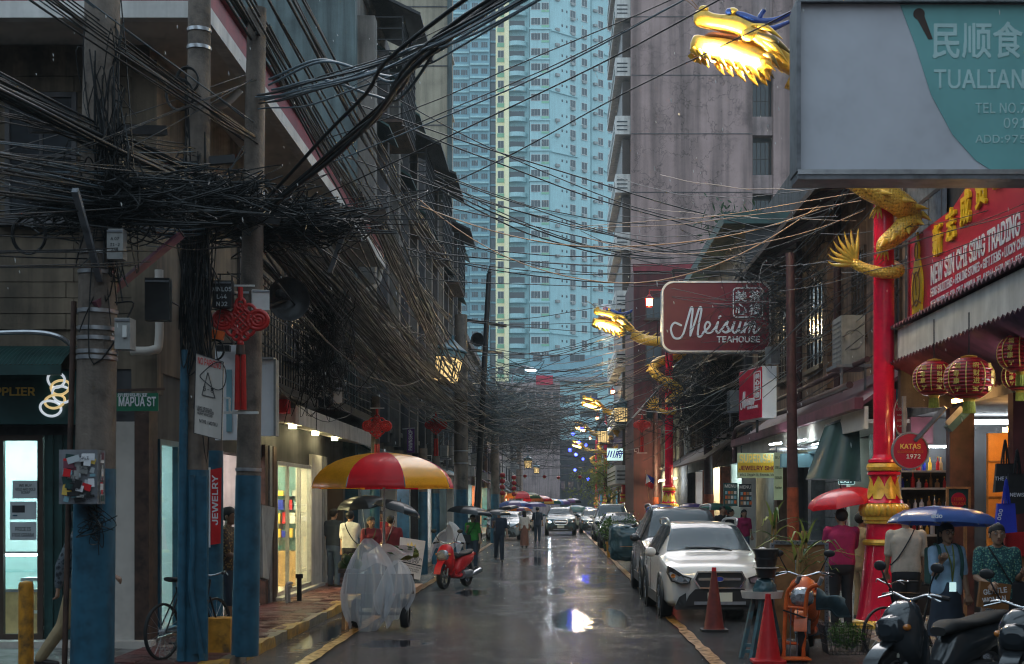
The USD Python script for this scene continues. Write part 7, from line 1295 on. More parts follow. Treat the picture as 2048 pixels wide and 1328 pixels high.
# ------------------------------------------------------------------ right foreground clutter
def clutter():
    def cone(label, px, py, Y, h, mat):
        t = Thing('traffic_cone', label, 'traffic cone'); c = np.array([(px - CX) * Y / FPX, Y, .0]); m = MB().lathe([(.165, .03), (.15, .06), (.032, h - .03), (.03, h), (0, h)], 32, at=c); t.part('cone', m, M[mat], smooth=40)
        t.part('base', MB().poly(rrect(.4, .4, .05), .03, c, (1, 0, 0), (0, 1, 0)), M['rubber' if mat != 'bright_red' else mat]); t.part('tip', MB().lathe([(.036, h - .09), (.034, h + .004), (0, h + .006)], 24, at=c), M['bright_red'], smooth=40); t.done()
    cone('dark red traffic cone standing right before the white crossover', 1428, 1260, 21.4, .95, 'cone_dark'); cone('vivid red traffic cone beside the wooden trestle', 1536, 1328, 17.2, .82, 'bright_red')
    # framed brown board
    Y = 18.8; k = Y / FPX; t = Thing('notice_board', 'brown wooden board with perforated metal frame behind the hand truck', 'board'); a, b = P(1545, 1328, Y), P(1652, 1086, Y); a[2] = .1
    t.part('panel', MB().box(a[0], b[0], Y, Y + .03, a[2] + .03, b[2]), M['wood'])
    f = MB().box(a[0] - .03, a[0] + .02, Y - .03, Y + .05, a[2], b[2]).box(b[0] - .02, b[0] + .03, Y - .03, Y + .05, a[2], b[2]).box(a[0] + .021, b[0] - .021, Y - .03, Y + .05, b[2] - .02, b[2] + .03); t.part('frame', f, M['dull_steel'])
    q = MB()
    for z in np.arange(a[2] + .05, b[2], .055): q.cyl((a[0] - .005, Y - .034, z), (a[0] - .005, Y - .029, z), .008, n=6).cyl((b[0] + .005, Y - .034, z), (b[0] + .005, Y - .029, z), .008, n=6)
    for x in np.arange(a[0] + .05, b[0], .055): q.cyl((x, Y - .034, b[2] + .005), (x, Y - .029, b[2] + .005), .008, n=6)
    t.part('perforations', q, M['ink'], kind='stuff'); t.part('upright', MB().cyl((a[0] + .3, Y - .1, .1), (a[0] + .3, Y - .1, b[2] - .2), .02).sph((a[0] + .3, Y - .1, b[2] - .18), .035), M['steel'], smooth=40); t.done()
    # orange hand truck
    Y = 17.5; t = Thing('hand_truck', 'orange steel hand truck standing before the brown board', 'hand truck'); A = lambda x, y, d=0: P(x, y, Y + d)
    for s, (bx_, mx, tx, ty) in enumerate(((1566, 1574, 1600, 1151), (1606, 1614, 1644, 1155))):
        t.part('side_rail', MB().tube(spline([A(bx_, 1340), A(bx_ + 4, 1240), A(mx, 1190), A(mx + 8, 1175, -.05), A(tx - 6, ty + 14, -.15)], 6), .026, 10), M['orange_paint'], smooth=True); t.part('grip', MB().tube([A(tx - 6, ty + 14, -.15), A(tx, ty, -.2)], .028, 10), M['steel'], smooth=True)
    for y in (1214, 1285, 1320): t.part('cross_bar', MB().tube([A(1570, y, .02), A(1610, y + 4, .02)], .02, 8), M['orange_paint'], smooth=True)
    for u in (.33, .66): t.part('wire_rod', MB().tube([A(1568 + 42 * u, 1216), A(1566 + 42 * u, 1322)], .008, 6), M['dull_steel'])
    t.part('toe_plate', MB().box(A(1560, 0)[0], A(1615, 0)[0], Y - .3, Y + .02, .02, .035), M['orange_paint']); t.part('strap', MB().bar(A(1566, 1220, -.03), A(1622, 1240, -.03), .02), M['black_plastic'])
    for s in (1562, 1612): t.part('wheel', MB().lathe([(.05, -.03), (.11, -.04), (.125, 0), (.11, .04), (.05, .03)], 20, at=(A(s, 0)[0], Y + .1, .125), R=Ry(PI / 2)), M['rubber'], smooth=40)
    t.done()
    t = Thing('trestle', 'weathered teal wooden trestle stool with a tray on top', 'trestle'); Y = 17.9; A = lambda x, y, d=0: P(x, y, Y + d)
    for (x0, y0, x1, y1, d) in ((1478, 1335, 1508, 1195, -.1), (1500, 1335, 1524, 1200, -.25), (1556, 1335, 1534, 1200, -.1), (1566, 1320, 1540, 1198, .2)): t.part('leg', MB().bar(A(x0, y0, d), A(x1, y1, d * .4), .05), M['teal_wood'])
    for y in (1290, 1302): t.part('rung', MB().bar(A(1490, y, -.1), A(1555, y + 4, -.1), .04), M['teal_wood'])
    t.part('top', MB().poly(Polygon([(math.cos(a) * .24, math.sin(a) * .2) for a in np.linspace(0, 2 * PI, 24)]), .03, A(1524, 1196), (1, 0, 0), (0, 1, 0)), M['sign_cream']); t.part('rim', MB().lathe([(.25, 0), (.27, .09), (.255, .09), (.235, .01)], 24, at=A(1524, 1196), sq=(1, .85, 1)), M['sign_cream'], smooth=40); t.done()
    t = Thing('plastic_bag', 'crumpled dark blue plastic bag sitting on the trestle tray', 'bag'); c = A(1530, 1180); m = trimesh.creation.icosphere(3); v = m.vertices * (.15, .13, .16); v *= (1 + .35 * (meshkit.fbm(v * 16, 3) - .5))[:, None]; t.part('bag', MB().add(v + c, m.faces), M['tarp'], smooth=30); t.part('knot', MB().sph(c + (0, 0, .16), (.04, .04, .05)), M['tarp']); t.done()
    t = Thing('stacked_cans', 'stack of black buckets and lids on the trestle, topmost', 'bucket'); c = A(1532, 1155); 
    for i, (z, r) in enumerate(((0, .13), (.13, .14), (.24, .16))): t.part('bucket', MB().lathe([(0, z), (r * .85, z), (r, z + .1), (r * 1.04, z + .1), (r * 1.04, z + .12), (0, z + .12)], 24, at=c), M['black_plastic'], smooth=40)
    t.part('white_lid', MB().lathe([(0, .121), (.16, .121), (.16, .13), (0, .1305)], 24, at=c), M['sign_cream'], smooth=40); t.done()
    # basket of greens in front, on the bicycle's luggage rack
    t = Thing('wire_basket', 'black wire basket heaped with small green leaves', 'basket'); c = P(1690, 1276, 16.8); wire_basket(t, c - (0, 0, .18), .56, .42, .34)
    r = np.random.default_rng(12); q = MB(); n = 900
    pos = r.normal(0, 1, (n, 3)); pos /= np.linalg.norm(pos, axis=1, keepdims=True); pos = pos * r.uniform(.3, 1, (n, 1)) ** .5 * (.22, .16, .15) + c + (0, 0, .03)
    for p in pos: a = r.normal(0, 1, (2, 3)) * .016; q.add([p, p + a[0] + a[1] * .4, p + a[0] * 2, p + a[0] - a[1] * .4], [[0, 1, 2, 3]])
    t.part('leaves', q, M['leaf'], kind='stuff'); t.done()
    t = Thing('denim_cloth', 'blue denim sack laid over the orange motorcycle seat', 'cloth'); 
    V = np.array([[P(1628 + 62 * u + 8 * v, 1178 + 22 * u + 36 * v - 12 * math.sin(PI * v) , 17.3 + .5 * u - .2 * math.sin(PI * v)) + .02 * math.sin(9 * u + 5 * v) for v in np.linspace(0, 1, 14)] for u in np.linspace(0, 1, 16)]); t.part('cloth', MB().grid(V).grid(V[:, ::-1] + (0, .03, -.02)), M['denim'], smooth=True); t.part('hem', MB().tube(V[:, -1], .012, 6), M['denim']); t.done()
    # sugar cane stalks with long leaves
    def cane(label, px, py0, py1, Y, seed):
        r = random.Random(seed); t = Thing('sugarcane', label, 'plant'); a, b = P(px, py0, Y), P(px + r.uniform(-6, 8), py1, Y); a[2] = max(a[2], .1)
        for j in range(2): 
            q = MB(); o = np.array([.05 * j - .02, .03 * j, 0]); [q.lathe([(0, 0), (.019, 0), (.017, .01), (.017, .14), (.021, .15), (0, .15)], 8, at=a + (b - a) * i / 7 + o) for i in range(8)]; t.part('stalk', q, M['cane'], smooth=40)
        for i in range(7):
            an = r.uniform(0, 2 * PI); l = r.uniform(.7, 1.25); up = r.uniform(.5, 1.0); p0 = a + (b - a) * r.uniform(.7, 1.0); d = np.array([math.cos(an), math.sin(an), 0]); w = np.array([-d[1], d[0], 0]); V = []
            for u in np.linspace(0, 1, 12): p = p0 + d * l * u * .65 + np.array([0, 0, up * l * (u - .95 * u * u * r.uniform(.9, 1.1))]); ww = .026 * math.sin(PI * min(1, u * .8 + .12)) * (1 - u * .6); V.append([p - w * ww, p + (0, 0, -.006), p + w * ww])
            t.part('leaf', MB().grid(np.array(V)), M['leaf_yellow' if i % 2 else 'leaf'], smooth=True)
        for i in range(2): V = [[P(px + 26 * (u if i else -u * .6) + s * 4 * (1 - u), py1 - 90 * u + 40 * u * u, Y) for s in (-1, 0, 1)] for u in np.linspace(0, 1, 10)]; t.part('leaf', MB().grid(np.array(V)), M['leaf_yellow'], smooth=True)
        t.done()
    cane('tall sugarcane stalk with upright leaf blades left of the magenta shirt', 1612, 1230, 1085, 18.5, 1); cane('sugarcane bundle with arching leaves before the brown board', 1592, 1240, 1120, 18.3, 2); cane('thin sugarcane plant behind the board at the crossover', 1545, 1150, 1050, 20.5, 5)
    # planters and wrapped things on the far right kerb
    def planter(px, Y, lab, col, h=.55):
        t = Thing('planter', lab, 'planter'); c = np.array([(px - CX) * Y / FPX, Y, .0]); t.part('tub', MB().lathe([(.18, 0), (.24, h - .08), (.27, h - .08), (.27, h), (.22, h), (.2, h - .1), (0, h - .1)], 4, at=c, R=Rz(PI / 4)), M[col]); r = np.random.default_rng(int(px)); q = MB(); n = 420
        pos = r.normal(0, .19, (n, 3)) * (1, 1, 1.1) + c + (0, 0, h + .42)
        for p in pos: a = r.normal(0, 1, (2, 3)) * .035; q.add([p, p + a[0] + a[1] * .5, p + a[0] * 2, p + a[0] - a[1] * .5], [[0, 1, 2, 3]])
        t.part('foliage', q, M['leaf'], kind='stuff'); [t.part('stem', MB().tube([c + (0, 0, h - .1), c + (.05 * s, .03, h + .2), c + (.12 * s, .05 * s, h + .5)], .012, 6), M['bark']) for s in (-1, 1)]; t.done()
    planter(1222, 50, 'yellow planter with a round shrub by the second dragon post', 'yellow_paint'); planter(1215, 56, 'dark planter with green bush behind the yellow planter', 'black_plastic'); planter(1262, 60, 'leafy planter right of the third dragon post base', 'concrete')
    t = Thing('tarpaulin', 'dark teal tarpaulin wrapped over a stall by the dark vehicle', 'tarpaulin'); c = P(1252, 1085, 41); m = trimesh.creation.icosphere(4); v = m.vertices * (.46, .5, .55); v = np.sign(v) * np.abs(v * 2) ** .5 / 2; v *= (1 + .3 * (meshkit.fbm(v * 5, 3, 3) - .5))[:, None]; v[:, 2] = np.maximum(v[:, 2], -.55); t.part('sheet', MB().add(v + c, m.faces), M['tarp'], smooth=35); t.part('rope', MB().tube([c + (.5 * math.cos(a), .55 * math.sin(a), -.1) for a in np.linspace(0, 2 * PI, 24)], .012, 5), M['wood']); t.done()
    # tarp hanging under the lean-to roof
    t = Thing('hanging_tarpaulin', 'dark green tarpaulin sloping down from the purple gutter', 'tarpaulin'); Y = 24.5; V = []
    for v in np.linspace(0, 1, 18): V.append([P((1650 + 68 * u) * (1 - v) + (1612 + 110 * u) * v, (852 - 26 * u) * (1 - v) + (958 + 3 * u) * v + 2 * math.sin(9 * u), Y - .35 * v - .04 * math.sin(14 * u + 2 * v) - .8 * u + .4) for u in np.linspace(0, 1, 24)])
    V = np.array(V); t.part('sheet', MB().grid(V[:, ::-1]).grid(V + (0, .01, 0)), M['tarp_green'], smooth=True); t.part('rod', MB().bar(V[0, 0], V[0, -1], .03).bar(V[-1, 0], V[-1, -1], .025), M['dull_steel']); t.done()
    # air conditioners
    def aircon(px0, px1, py0, py1, Y, lab):
        t = Thing('air_conditioner', lab, 'air conditioner'); a, b = P(px0, py1, Y), P(px1, py0, Y); t.part('case', MB().box(a[0], b[0], Y, Y + .8, a[2], b[2]), M['grey_plastic']); x = a[0] - .004
        for k in range(9): z = a[2] + (b[2] - a[2]) * (k + .7) / 10; t.part('louvre', MB().box(a[0] - .012, a[0] - .001, Y + .05, Y + .75, z, z + .02), M['dull_steel'])
        t.part('fan_grille', MB().lathe([(.0, -.01), (min(b[0] - a[0], b[2] - a[2]) * .4, -.01), (min(b[0] - a[0], b[2] - a[2]) * .42, .01)], 24, at=((a[0] + b[0]) / 2, Y - .002, (a[2] + b[2]) / 2), R=Rx(PI / 2)), M['dull_steel']); t.part('bracket', MB().box(a[0] - .1, b[0] + .1, Y - .05, Y + .85, a[2] - .06, a[2] - .002).bar((a[0], Y, a[2] - .06), (a[0], Y, a[2] - .5), .04).bar((b[0], Y, a[2] - .06), (b[0], Y, a[2] - .5), .04), M['dull_steel']); t.done()
    aircon(1683, 1730, 630, 728, 24.5, 'big white air conditioner on a bracket left of the near dragon post'); aircon(1604, 1626, 620, 655, 38, 'small dark air conditioner under the eaves above the teahouse sign'); aircon(1460, 1484, 780, 822, 44, 'brown air conditioner box by the rusty post'); aircon(880, 894, 890, 915, 52, 'grey air conditioner at the foot of the grey fins'); aircon(942, 958, 905, 930, 62, 'air conditioner hung beside the slim grey pole')
    # street lamp and cameras
    t = Thing('street_lamp', 'lit white street lamp on a thin arm before the podium', 'street lamp'); c = P(1062, 740, 125); t.part('lamp', MB().sph(c, (.5, .3, .16)), M['headlamp_on2'], smooth=True); t.part('hood', MB().lathe([(.5, .02), (.45, .14), (.2, .22), (0, .23)], 16, at=c), M['dull_steel'], smooth=40); t.part('arm', MB().tube(spline([c + (0, 0, .2), c + (-.8, 0, .3), c + (-1.6, 0, -.5), c + (-1.8, 0, -4)]), .07, 6), M['dull_steel']); t.done()
    t = Thing('camera_dome', 'white dome camera on a curved arm by the grey poles', 'camera'); c = P(1010, 858, 60); t.part('dome', MB().sph(c, (.14, .14, .13)), M['white_plastic'], smooth=True); t.part('lens', MB().sph(c - (0, 0, .06), (.12, .12, .13)), M['window_dark'], smooth=True); t.part('arm', MB().tube(spline([c + (0, 0, .12), c + (.06, 0, .35), c + (-.1, 0, .5), c + (-.3, 0, .42), c + (-.34, 0, .1)], 5), .03, 6), M['white_plastic'], smooth=True); t.done()
    t = Thing('horn_speaker', 'black horn speaker on the dark leaning pole', 'speaker'); c = P(946, 682, 51.5); t.part('horn', MB().lathe([(.05, .0), (.08, .2), (.18, .4), (.26, .5), (.24, .5), (.05, .2)], 20, at=c, R=Rx(PI / 2) @ Ry(.4)), M['black_plastic'], smooth=40); t.part('driver', MB().cyl(c, c + (0, .25, 0), .1), M['black_plastic'], smooth=40); t.done()
    t = Thing('duct', 'shiny horizontal steel ducts under the purple gutter roof', 'pipe'); t.part('duct', MB().cyl(P(1545, 903, 31), P(1660, 898, 26), .09).cyl(P(1560, 915, 30), P(1650, 912, 27), .07), M['steel'], smooth=40); t.part('tube_light', MB().cyl(P(1540, 889, 30), P(1562, 886, 29), .022), M['lamp_white2'], smooth=40); t.part('tube_light', MB().cyl(P(1590, 884, 27.5), P(1612, 879, 27), .02), M['lamp_white2'], smooth=40); t.part('case', MB().box(*[v for p in ((P(1560, 0, 27.5)[0], P(1625, 0, 27.5)[0]), (27.3, 27.5), (P(0, 935, 27.5)[2], P(0, 908, 27.5)[2])) for v in p]), M['tower_blue']); t.done()
    # a leafy tree far on the right
    r = np.random.default_rng(3); t = Thing('street_tree', 'leafy lit tree on the right pavement before the far dragon posts', 'tree'); c = np.array([3.9, 104, 0]); t.part('trunk', MB().tube(spline([c + (.4, 0, .1), c + (.3, 0, 1.5), c + (0, 0, 3.0), c + (-.2, 0, 4.2)]), np.linspace(.14, .04, 25), 8), M['bark'], smooth=True)
    for k in range(6): t.part('limb', MB().tube(spline([c + (.1, 0, 2 + .3 * k), c + (r.normal(0, .6), r.normal(0, .6), 3 + .3 * k), c + (r.normal(-.2, 1.1), r.normal(0, 1), 3.6 + .3 * k)]), np.linspace(.06, .015, 17), 6), M['bark'], smooth=True)
    q = MB(); cl = [c + (r.normal(-.3, .75), r.normal(0, .9), 3.4 + r.normal(0, .85)) for _ in range(34)]
    for o in cl:
        for _ in range(60): p = o + r.normal(0, .24, 3); a = r.normal(0, 1, (2, 3)) * .07; q.add([p, p + a[0] + a[1] * .4, p + a[0] * 2, p + a[0] - a[1] * .4], [[0, 1, 2, 3]])
    t.part('crown', q, M['leaf_yellow'], kind='stuff'); t.done()
    r = np.random.default_rng(5)
    for cx, cy, Y, n, lab in ((1478, 452, 62, 700, 'roof garden bush below the tall concrete wall'), (1265, 640, 80, 160, 'small plant tuft on the red plastered house')):
        o = P(cx, cy, Y); q = MB(); t = Thing('roof_plant', lab, 'plant')
        for _ in range(n): p = o + r.normal(0, 1, 3) * (.75, .5, .35) * (1 if n > 300 else .5); a = r.normal(0, 1, (2, 3)) * .09; q.add([p, p + a[0] + a[1] * .3, p + a[0] * 2, p + a[0] - a[1] * .3], [[0, 1, 2, 3]])
        t.part('foliage', q, M['leaf_dark'], kind='stuff'); t.part('pot', MB().box(o[0] - .9, o[0] + .9, Y - .3, Y + .4, o[2] - .8, o[2] - .45), M['concrete']); t.done()
    # bottles and goods in the trading shop
    t = Thing('goods_shelf', 'white shelves of bottles inside the shop behind the near post', 'shelves'); a, b = P(1800, 1075, 22.3), P(1868, 928, 22.3)
    zs = (a[2] + .02, a[2] + .42, a[2] + .75, a[2] + 1.02)
    for z in zs: t.part('shelf', MB().box(5.4, 6.3, 22.1, 22.45, z, z + .03), M['white_paint'])
    for x in (5.38, 6.3): t.part('upright', MB().box(x, x + .04, 22.1, 22.45, .13, zs[-1] + .4), M['white_paint'])
    t.part('back', MB().box(5.4, 6.34, 22.46, 22.48, .13, zs[-1] + .45), M['dark_wall']); t.part('shelf_light', MB().box(5.5, 6.2, 22.15, 22.18, zs[-1] + .38, zs[-1] + .42), M['lamp_white']); t.done()
    r = random.Random(2)
    CN = {'gold_paint': 'gold', 'bright_red': 'red', 'leaf_dark': 'dark green', 'sign_white': 'white', 'chrome': 'silver', 'wood': 'brown', 'blue_card': 'blue'}; ORD = ('first', 'second', 'third', 'fourth', 'fifth', 'sixth', 'seventh', 'eighth', 'ninth', 'tenth', 'eleventh', 'twelfth')
    for zi, z in enumerate(zs):
        x = 5.46; bn = 0
        while x < 6.26:
            h = r.uniform(.1, .24); w = r.uniform(.025, .04); mm = r.choice(list(CN)); o = Thing('bottle', f'{CN[mm]} bottle, {ORD[min(bn, 11)]} from the left on the {("lowest", "second", "third", "top")[zi]} lit shop shelf', 'bottle', 'goods on the lit shelves'); bn += 1; c = (x, r.uniform(22.16, 22.3), z + .031)
            o.part('bottle', MB().lathe([(0, 0), (w, 0), (w, h * .6), (w * .35, h * .78), (w * .35, h), (0, h)], 10, at=c), M[mm], smooth=40); o.part('cap', MB().cyl((c[0], c[1], c[2] + h), (c[0], c[1], c[2] + h + .02), w * .4, n=8), M['gold_paint']); o.done(); x += w * 2 + r.uniform(.015, .04)
    # hanging bags at the right edge
    for i, (px, y0, y1, m, lab, Y, s) in enumerate(((2012, 985, 1068, 'blue_card', 'bright blue cloth bag hanging above the woman in the printed blouse', 15.2, None), (2010, 905, 985, 'black_plastic', 'black lettered tote bags hanging above the blue bag', 15.5, 'THE BAG'), (2034, 925, 1030, 'black_plastic', 'dark tote bag hanging by the right edge', 15.4, 'NEWS'))):
        k = Y / FPX; t = Thing('hanging_bag', lab, 'bag'); a, b = P(px - 22, y1, Y), P(px + 20, y0 + 22, Y); v = [[a[0], Y - .04, a[2]], [b[0], Y - .04, a[2] + .02], [b[0] - .01, Y, b[2]], [a[0] + .03, Y, b[2]]]; v += [[x, Y + .05, z] for x, _, z in v]
        t.part('bag', MB().add(v, [[0, 1, 2, 3], [7, 6, 5, 4], [0, 4, 5, 1], [1, 5, 6, 2], [2, 6, 7, 3], [3, 7, 4, 0]]), M[m])
        for u in (.25, .7): t.part('handle', MB().tube(spline([(a[0] + .06 + u * .06, Y - .01, b[2]), ((a[0] + b[0]) / 2, Y - .02, b[2] + .26), (b[0] - .05 - (1 - u) * .06, Y - .01, b[2])], 6), .01, 5), M[m])
        t.part('lettering', MB().poly(affinity.rotate(txt(s or 'oo ooo', .04, bold=1), 0 if s else 78, origin=(0, 0)), .002, P(px - (0 if s else 14), (y0 + y1) / 2 + 12, Y - .042)), M['sign_white']); t.done()
    t = Thing('red_crate', 'red plastic crate at the right edge behind the printed blouse', 'crate'); c = P(2040, 1110, 15.6); m = MB().obox(c, (.4, .3, .02)); [m.obox(c + (sx * .2, 0, .12), (.02, .3, .26)) for sx in (-1, 1)]; [m.obox(c + (0, sy * .15, .12), (.4, .02, .26)) for sy in (-1, 1)]; t.part('crate', m, M['bright_red']); t.part('post', MB().box(c[0] - .15, c[0] + .15, 15.5, 15.8, .13, c[2] - .02), M['wood']); t.done()
D('cone_dark', (.13, .018, .015), .5, var=.4, vs=6); D('teal_wood', (.06, .13, .15), .6, var=.6, vs=8, dirt=(.1, .07, .05)); D('tarp', (.03, .075, .09), .22, var=.3, vs=4, coat=.3); D('tarp_green', (.028, .062, .058), .3, var=.3, vs=3, streak=.3); D('denim', (.045, .11, .15), .8, var=.25, vs=14); D('cane', (.30, .20, .08), .5, var=.4, vs=9)
M['headlamp_on2'] = glow('street_lamp_look', (.95, .93, 1.0), 40.0); M['lamp_white2'] = glow('tube_light_look', (.8, .95, 1.0), 25.0)
clutter()
# ------------------------------------------------------------------ people
Man = manifold3d.Manifold
def hullc(pts):
    """a limb: hulls of neighbouring balls (x, y, z, r), joined"""
    ms = [Man.sphere(r, 14).translate((x, y, z)) for x, y, z, r in pts]
    return [Man.batch_hull([a, b]) for a, b in zip(ms[:-1], ms[1:])]
def blob(*balls): return Man.batch_hull([Man.sphere(b[3], 16).translate(b[:3]) for b in balls])
def fuse(parts, edge=.03, it=8, cut=None):
    m = Man.batch_boolean(parts, manifold3d.OpType.Add)
    if edge: m = m.refine_to_length(edge)
    q = m.to_mesh(); t = trimesh.Trimesh(q.vert_properties[:, :3], q.tri_verts, process=True)
    if it: trimesh.smoothing.filter_taubin(t, iterations=it)
    return MB().tm(t)
def person(label, loc, face, H=1.62, top='shirt_white', legs='cloth_black', hair='short', pose=None, skin='skin', legl=1.0, sleeve=.55, build=1.0, extras=None, stride=.0, skirt=None, group=None, fem=False):
    """a standing or walking figure. pose: (left, right) arms as ((forward, out), (bend, inward)) in radians; face 0 looks at the viewer"""
    t = Thing('person', label, 'person', group); k = H / 1.68; b = build; U_ = lambda *v: np.array(v) * k
    pose = pose or (((.1, .12), (.25, 0)), ((.1, .12), (.25, 0)))
    hipz, shz = .90, 1.38
    hips = [U_(s * .085, 0, hipz) for s in (1, -1)]; feet = []; legpts = []
    for s, sg in ((1, 1), (-1, -1)):
        f = stride * sg; hip = U_(s * .085, 0, hipz); kn = U_(s * .09, -.04 - f * .5, .49 + abs(f) * .02); an = U_(s * .095, -f + (.05 if f < 0 else 0), .085 + (.06 if f < -.05 else 0)); legpts.append((hip, kn, an))
    sh = [U_(s * (.165 if fem else .185) * (.5 + .5 * b), .0, shz) for s in (1, -1)]
    arms = []
    for i, s in enumerate((1, -1)):
        (fw, ou), (be, inn) = pose[i]; d = np.array([s * math.sin(ou), -math.sin(fw) * math.cos(ou), -math.cos(fw) * math.cos(ou)]); el = sh[i] + d * .28 * k
        # forearm: bend forward by be, turned inwards by inn
        a = fw + be; d2 = np.array([s * math.sin(ou) * .6 - s * math.sin(inn), -math.sin(a), -math.cos(a)]); d2 /= np.linalg.norm(d2); wr = el + d2 * .24 * k; arms.append((sh[i], el, wr, d2))
    r_ = lambda p, r: (*p, r * k)
    body = []
    for hip, kn, an in legpts: body += hullc([r_(hip, .082 * b), r_(kn, .055), r_(an, .038)]) + [blob(r_(an + U_(0, .02, -.04), .038), r_(an + U_(0, -.06, -.052), .034), r_(an + U_(0, -.15, -.06), .026))]
    body += [blob(r_(U_(.08, 0, hipz + .03), .095 * b), r_(U_(-.08, 0, hipz + .03), .095 * b), r_(U_(.06, 0, 1.1), .09 * b), r_(U_(-.06, 0, 1.1), .09 * b)), blob(r_(U_(.06, 0, 1.1), .09 * b), r_(U_(-.06, 0, 1.1), .09 * b), r_(U_(.10, .01, 1.31), .085 * b), r_(U_(-.10, .01, 1.31), .085 * b)), blob(r_(U_(.15, 0, shz - .01), .05), r_(U_(-.15, 0, shz - .01), .05), r_(U_(0, .01, 1.43), .055))]
    body += hullc([r_(U_(0, .01, 1.40), .052), r_(U_(0, -.005, 1.50), .046)])
    for a, e, w, d in arms: body += hullc([r_(a, .048 * b), r_(e, .037), r_(w, .026)])
    # head: cranium, jaw, nose, ears
    hd = U_(0, -.015, 1.575); body += [blob(r_(hd + U_(0, .025, .025), .083), r_(hd + U_(0, -.02, .03), .074)), blob(r_(hd + U_(0, -.01, .01), .072), r_(hd + U_(0, -.045, -.075), .033), r_(hd + U_(.03, -.015, -.05), .035), r_(hd + U_(-.03, -.015, -.05), .035))]
    sk = fuse(body, .028 * k, 6); q = sk
    for s in (1, -1): q.sph(hd + U_(s * .080, .01, -.005), np.array([.012, .022, .032]) * k, 1)
    q.tm(MBtri(blob(r_(hd + U_(0, -.092, .012), .008), r_(hd + U_(0, -.108, -.022), .012), r_(hd + U_(.013, -.092, -.026), .009), r_(hd + U_(-.013, -.092, -.026), .009))))
    for i, (a, e, w, d) in enumerate(arms):                       # palm, four fingers and a thumb
        s = 1 if i == 0 else -1; n = np.cross(d, np.array([0, -1.0, 0])); n = n / np.linalg.norm(n) if np.linalg.norm(n) > .2 else np.array([1.0, 0, 0]); bk = np.cross(d, n); pc = w + d * .045 * k
        pal = [blob(*[r_(w + d * l * k + n * x * k, .014) for l, x in ((.0, .018), (.0, -.018), (.08, .034), (.08, -.034))])]
        for f, (x, l) in enumerate(((.030, .062), (.010, .074), (-.010, .070), (-.030, .055))): p0 = w + d * .08 * k + n * x * k; p1 = p0 + (d * .6 + bk * .35) * l * .55 * k; p2 = p1 + (d * .25 + bk * .6) * l * .5 * k; pal += hullc([r_(p0, .0095), r_(p1, .009), r_(p2, .0075)])
        th = w + d * .02 * k + n * .026 * k * s; pal += hullc([r_(th, .013), r_(th + (n * s * .028 + d * .035) * k, .011), r_(th + (n * s * .03 + d * .07 + bk * .015) * k, .009)]); q.tm(MBtri(Man.batch_boolean(pal, manifold3d.OpType.Add)))
    t.part('body', q, M[skin], smooth=True)
    for s in (1, -1):
        t.part('eye', MB().sph(hd + U_(s * .032, -.083, .018), np.array([.0135, .008, .008]) * k, 1).xf(), M['eye_white']); t.part('iris', MB().sph(hd + U_(s * .032, -.0905, .018), .0058 * k, 1), M['ink']); t.part('eyebrow', MB().tube([hd + U_(s * .016, -.095, .036), hd + U_(s * .034, -.092, .043), hd + U_(s * .05, -.08, .037)], .0042 * k, 5), M['hair'])
    t.part('lips', MB().sph(hd + U_(0, -.088, -.055), np.array([.021, .010, .0085]) * k, 1), M['lips'], smooth=True)
    # clothes follow the body
    g = 1.13; tb = [blob(r_(U_(.085, 0, hipz + .02), .105 * b), r_(U_(-.085, 0, hipz + .02), .105 * b), r_(U_(.07, 0, 1.1), .105 * b), r_(U_(-.07, 0, 1.1), .105 * b)), blob(r_(U_(.07, 0, 1.1), .105 * b), r_(U_(-.07, 0, 1.1), .105 * b), r_(U_(.115, .01, 1.30), .095 * b), r_(U_(-.115, .01, 1.30), .095 * b)), blob(r_(U_(.165, 0, shz - .01), .058), r_(U_(-.165, 0, shz - .01), .058), r_(U_(0, .012, 1.425), .058), r_(U_(.1, .01, 1.3), .09 * b), r_(U_(-.1, .01, 1.3), .09 * b))]
    if fem: tb.append(blob(r_(U_(.06, -.06, 1.27), .065), r_(U_(-.06, -.06, 1.27), .065), r_(U_(0, .0, 1.25), .08)))
    for a, e, w, d in arms:
        end = e if sleeve >= 1 else a + (e - a) * min(1, sleeve * 1.6); tb += hullc([r_(a, .064 * b), r_(end, .058)])
        if sleeve >= 1: tb += hullc([r_(e, .055), r_(w - d * .03, .042)])
    t.part('shirt', fuse(tb, .03 * k, 5), M[top], smooth=True)
    if skirt:
        n = 36; V = [[U_(math.cos(a) * (.15 + skirt[1] * u) * (1 + .05 * math.sin(7 * a) * u), math.sin(a) * (.11 + skirt[1] * u) * (1 + .05 * math.sin(7 * a) * u), 1.02 - skirt[0] * u) for a in np.linspace(0, 2 * PI, n, endpoint=False)] for u in np.linspace(0, 1, 8)]; t.part('skirt', MB().grid(np.array(V)[:, ::-1], True), M[legs], smooth=True)
    else:
        lg = [blob(r_(U_(.085, 0, hipz + .05), .100 * b), r_(U_(-.085, 0, hipz + .05), .100 * b), r_(U_(.08, .01, hipz - .06), .095 * b), r_(U_(-.08, .01, hipz - .06), .095 * b))]
        for hip, kn, an in legpts:
            lg += hullc([r_(hip, .094 * b), r_(hip + (kn - hip) * min(1, legl * 2), .078 if legl >= .5 else .09)])
            if legl > .5: lg += hullc([r_(kn, .074), r_(kn + (an - kn) * (legl - .5) * 2, .060)])
        t.part('trousers', fuse(lg, .03 * k, 5), M[legs], smooth=True)
    for hip, kn, an in legpts: t.part('shoe', MB().tm(MBtri(blob(r_(an + U_(0, .025, -.045), .042), r_(an + U_(0, -.08, -.053), .036), r_(an + U_(0, -.17, -.06), .028)).trim_by_plane((0, 0, 1), float(an[2] - .086 * k)))), M['shoe'], smooth=40)
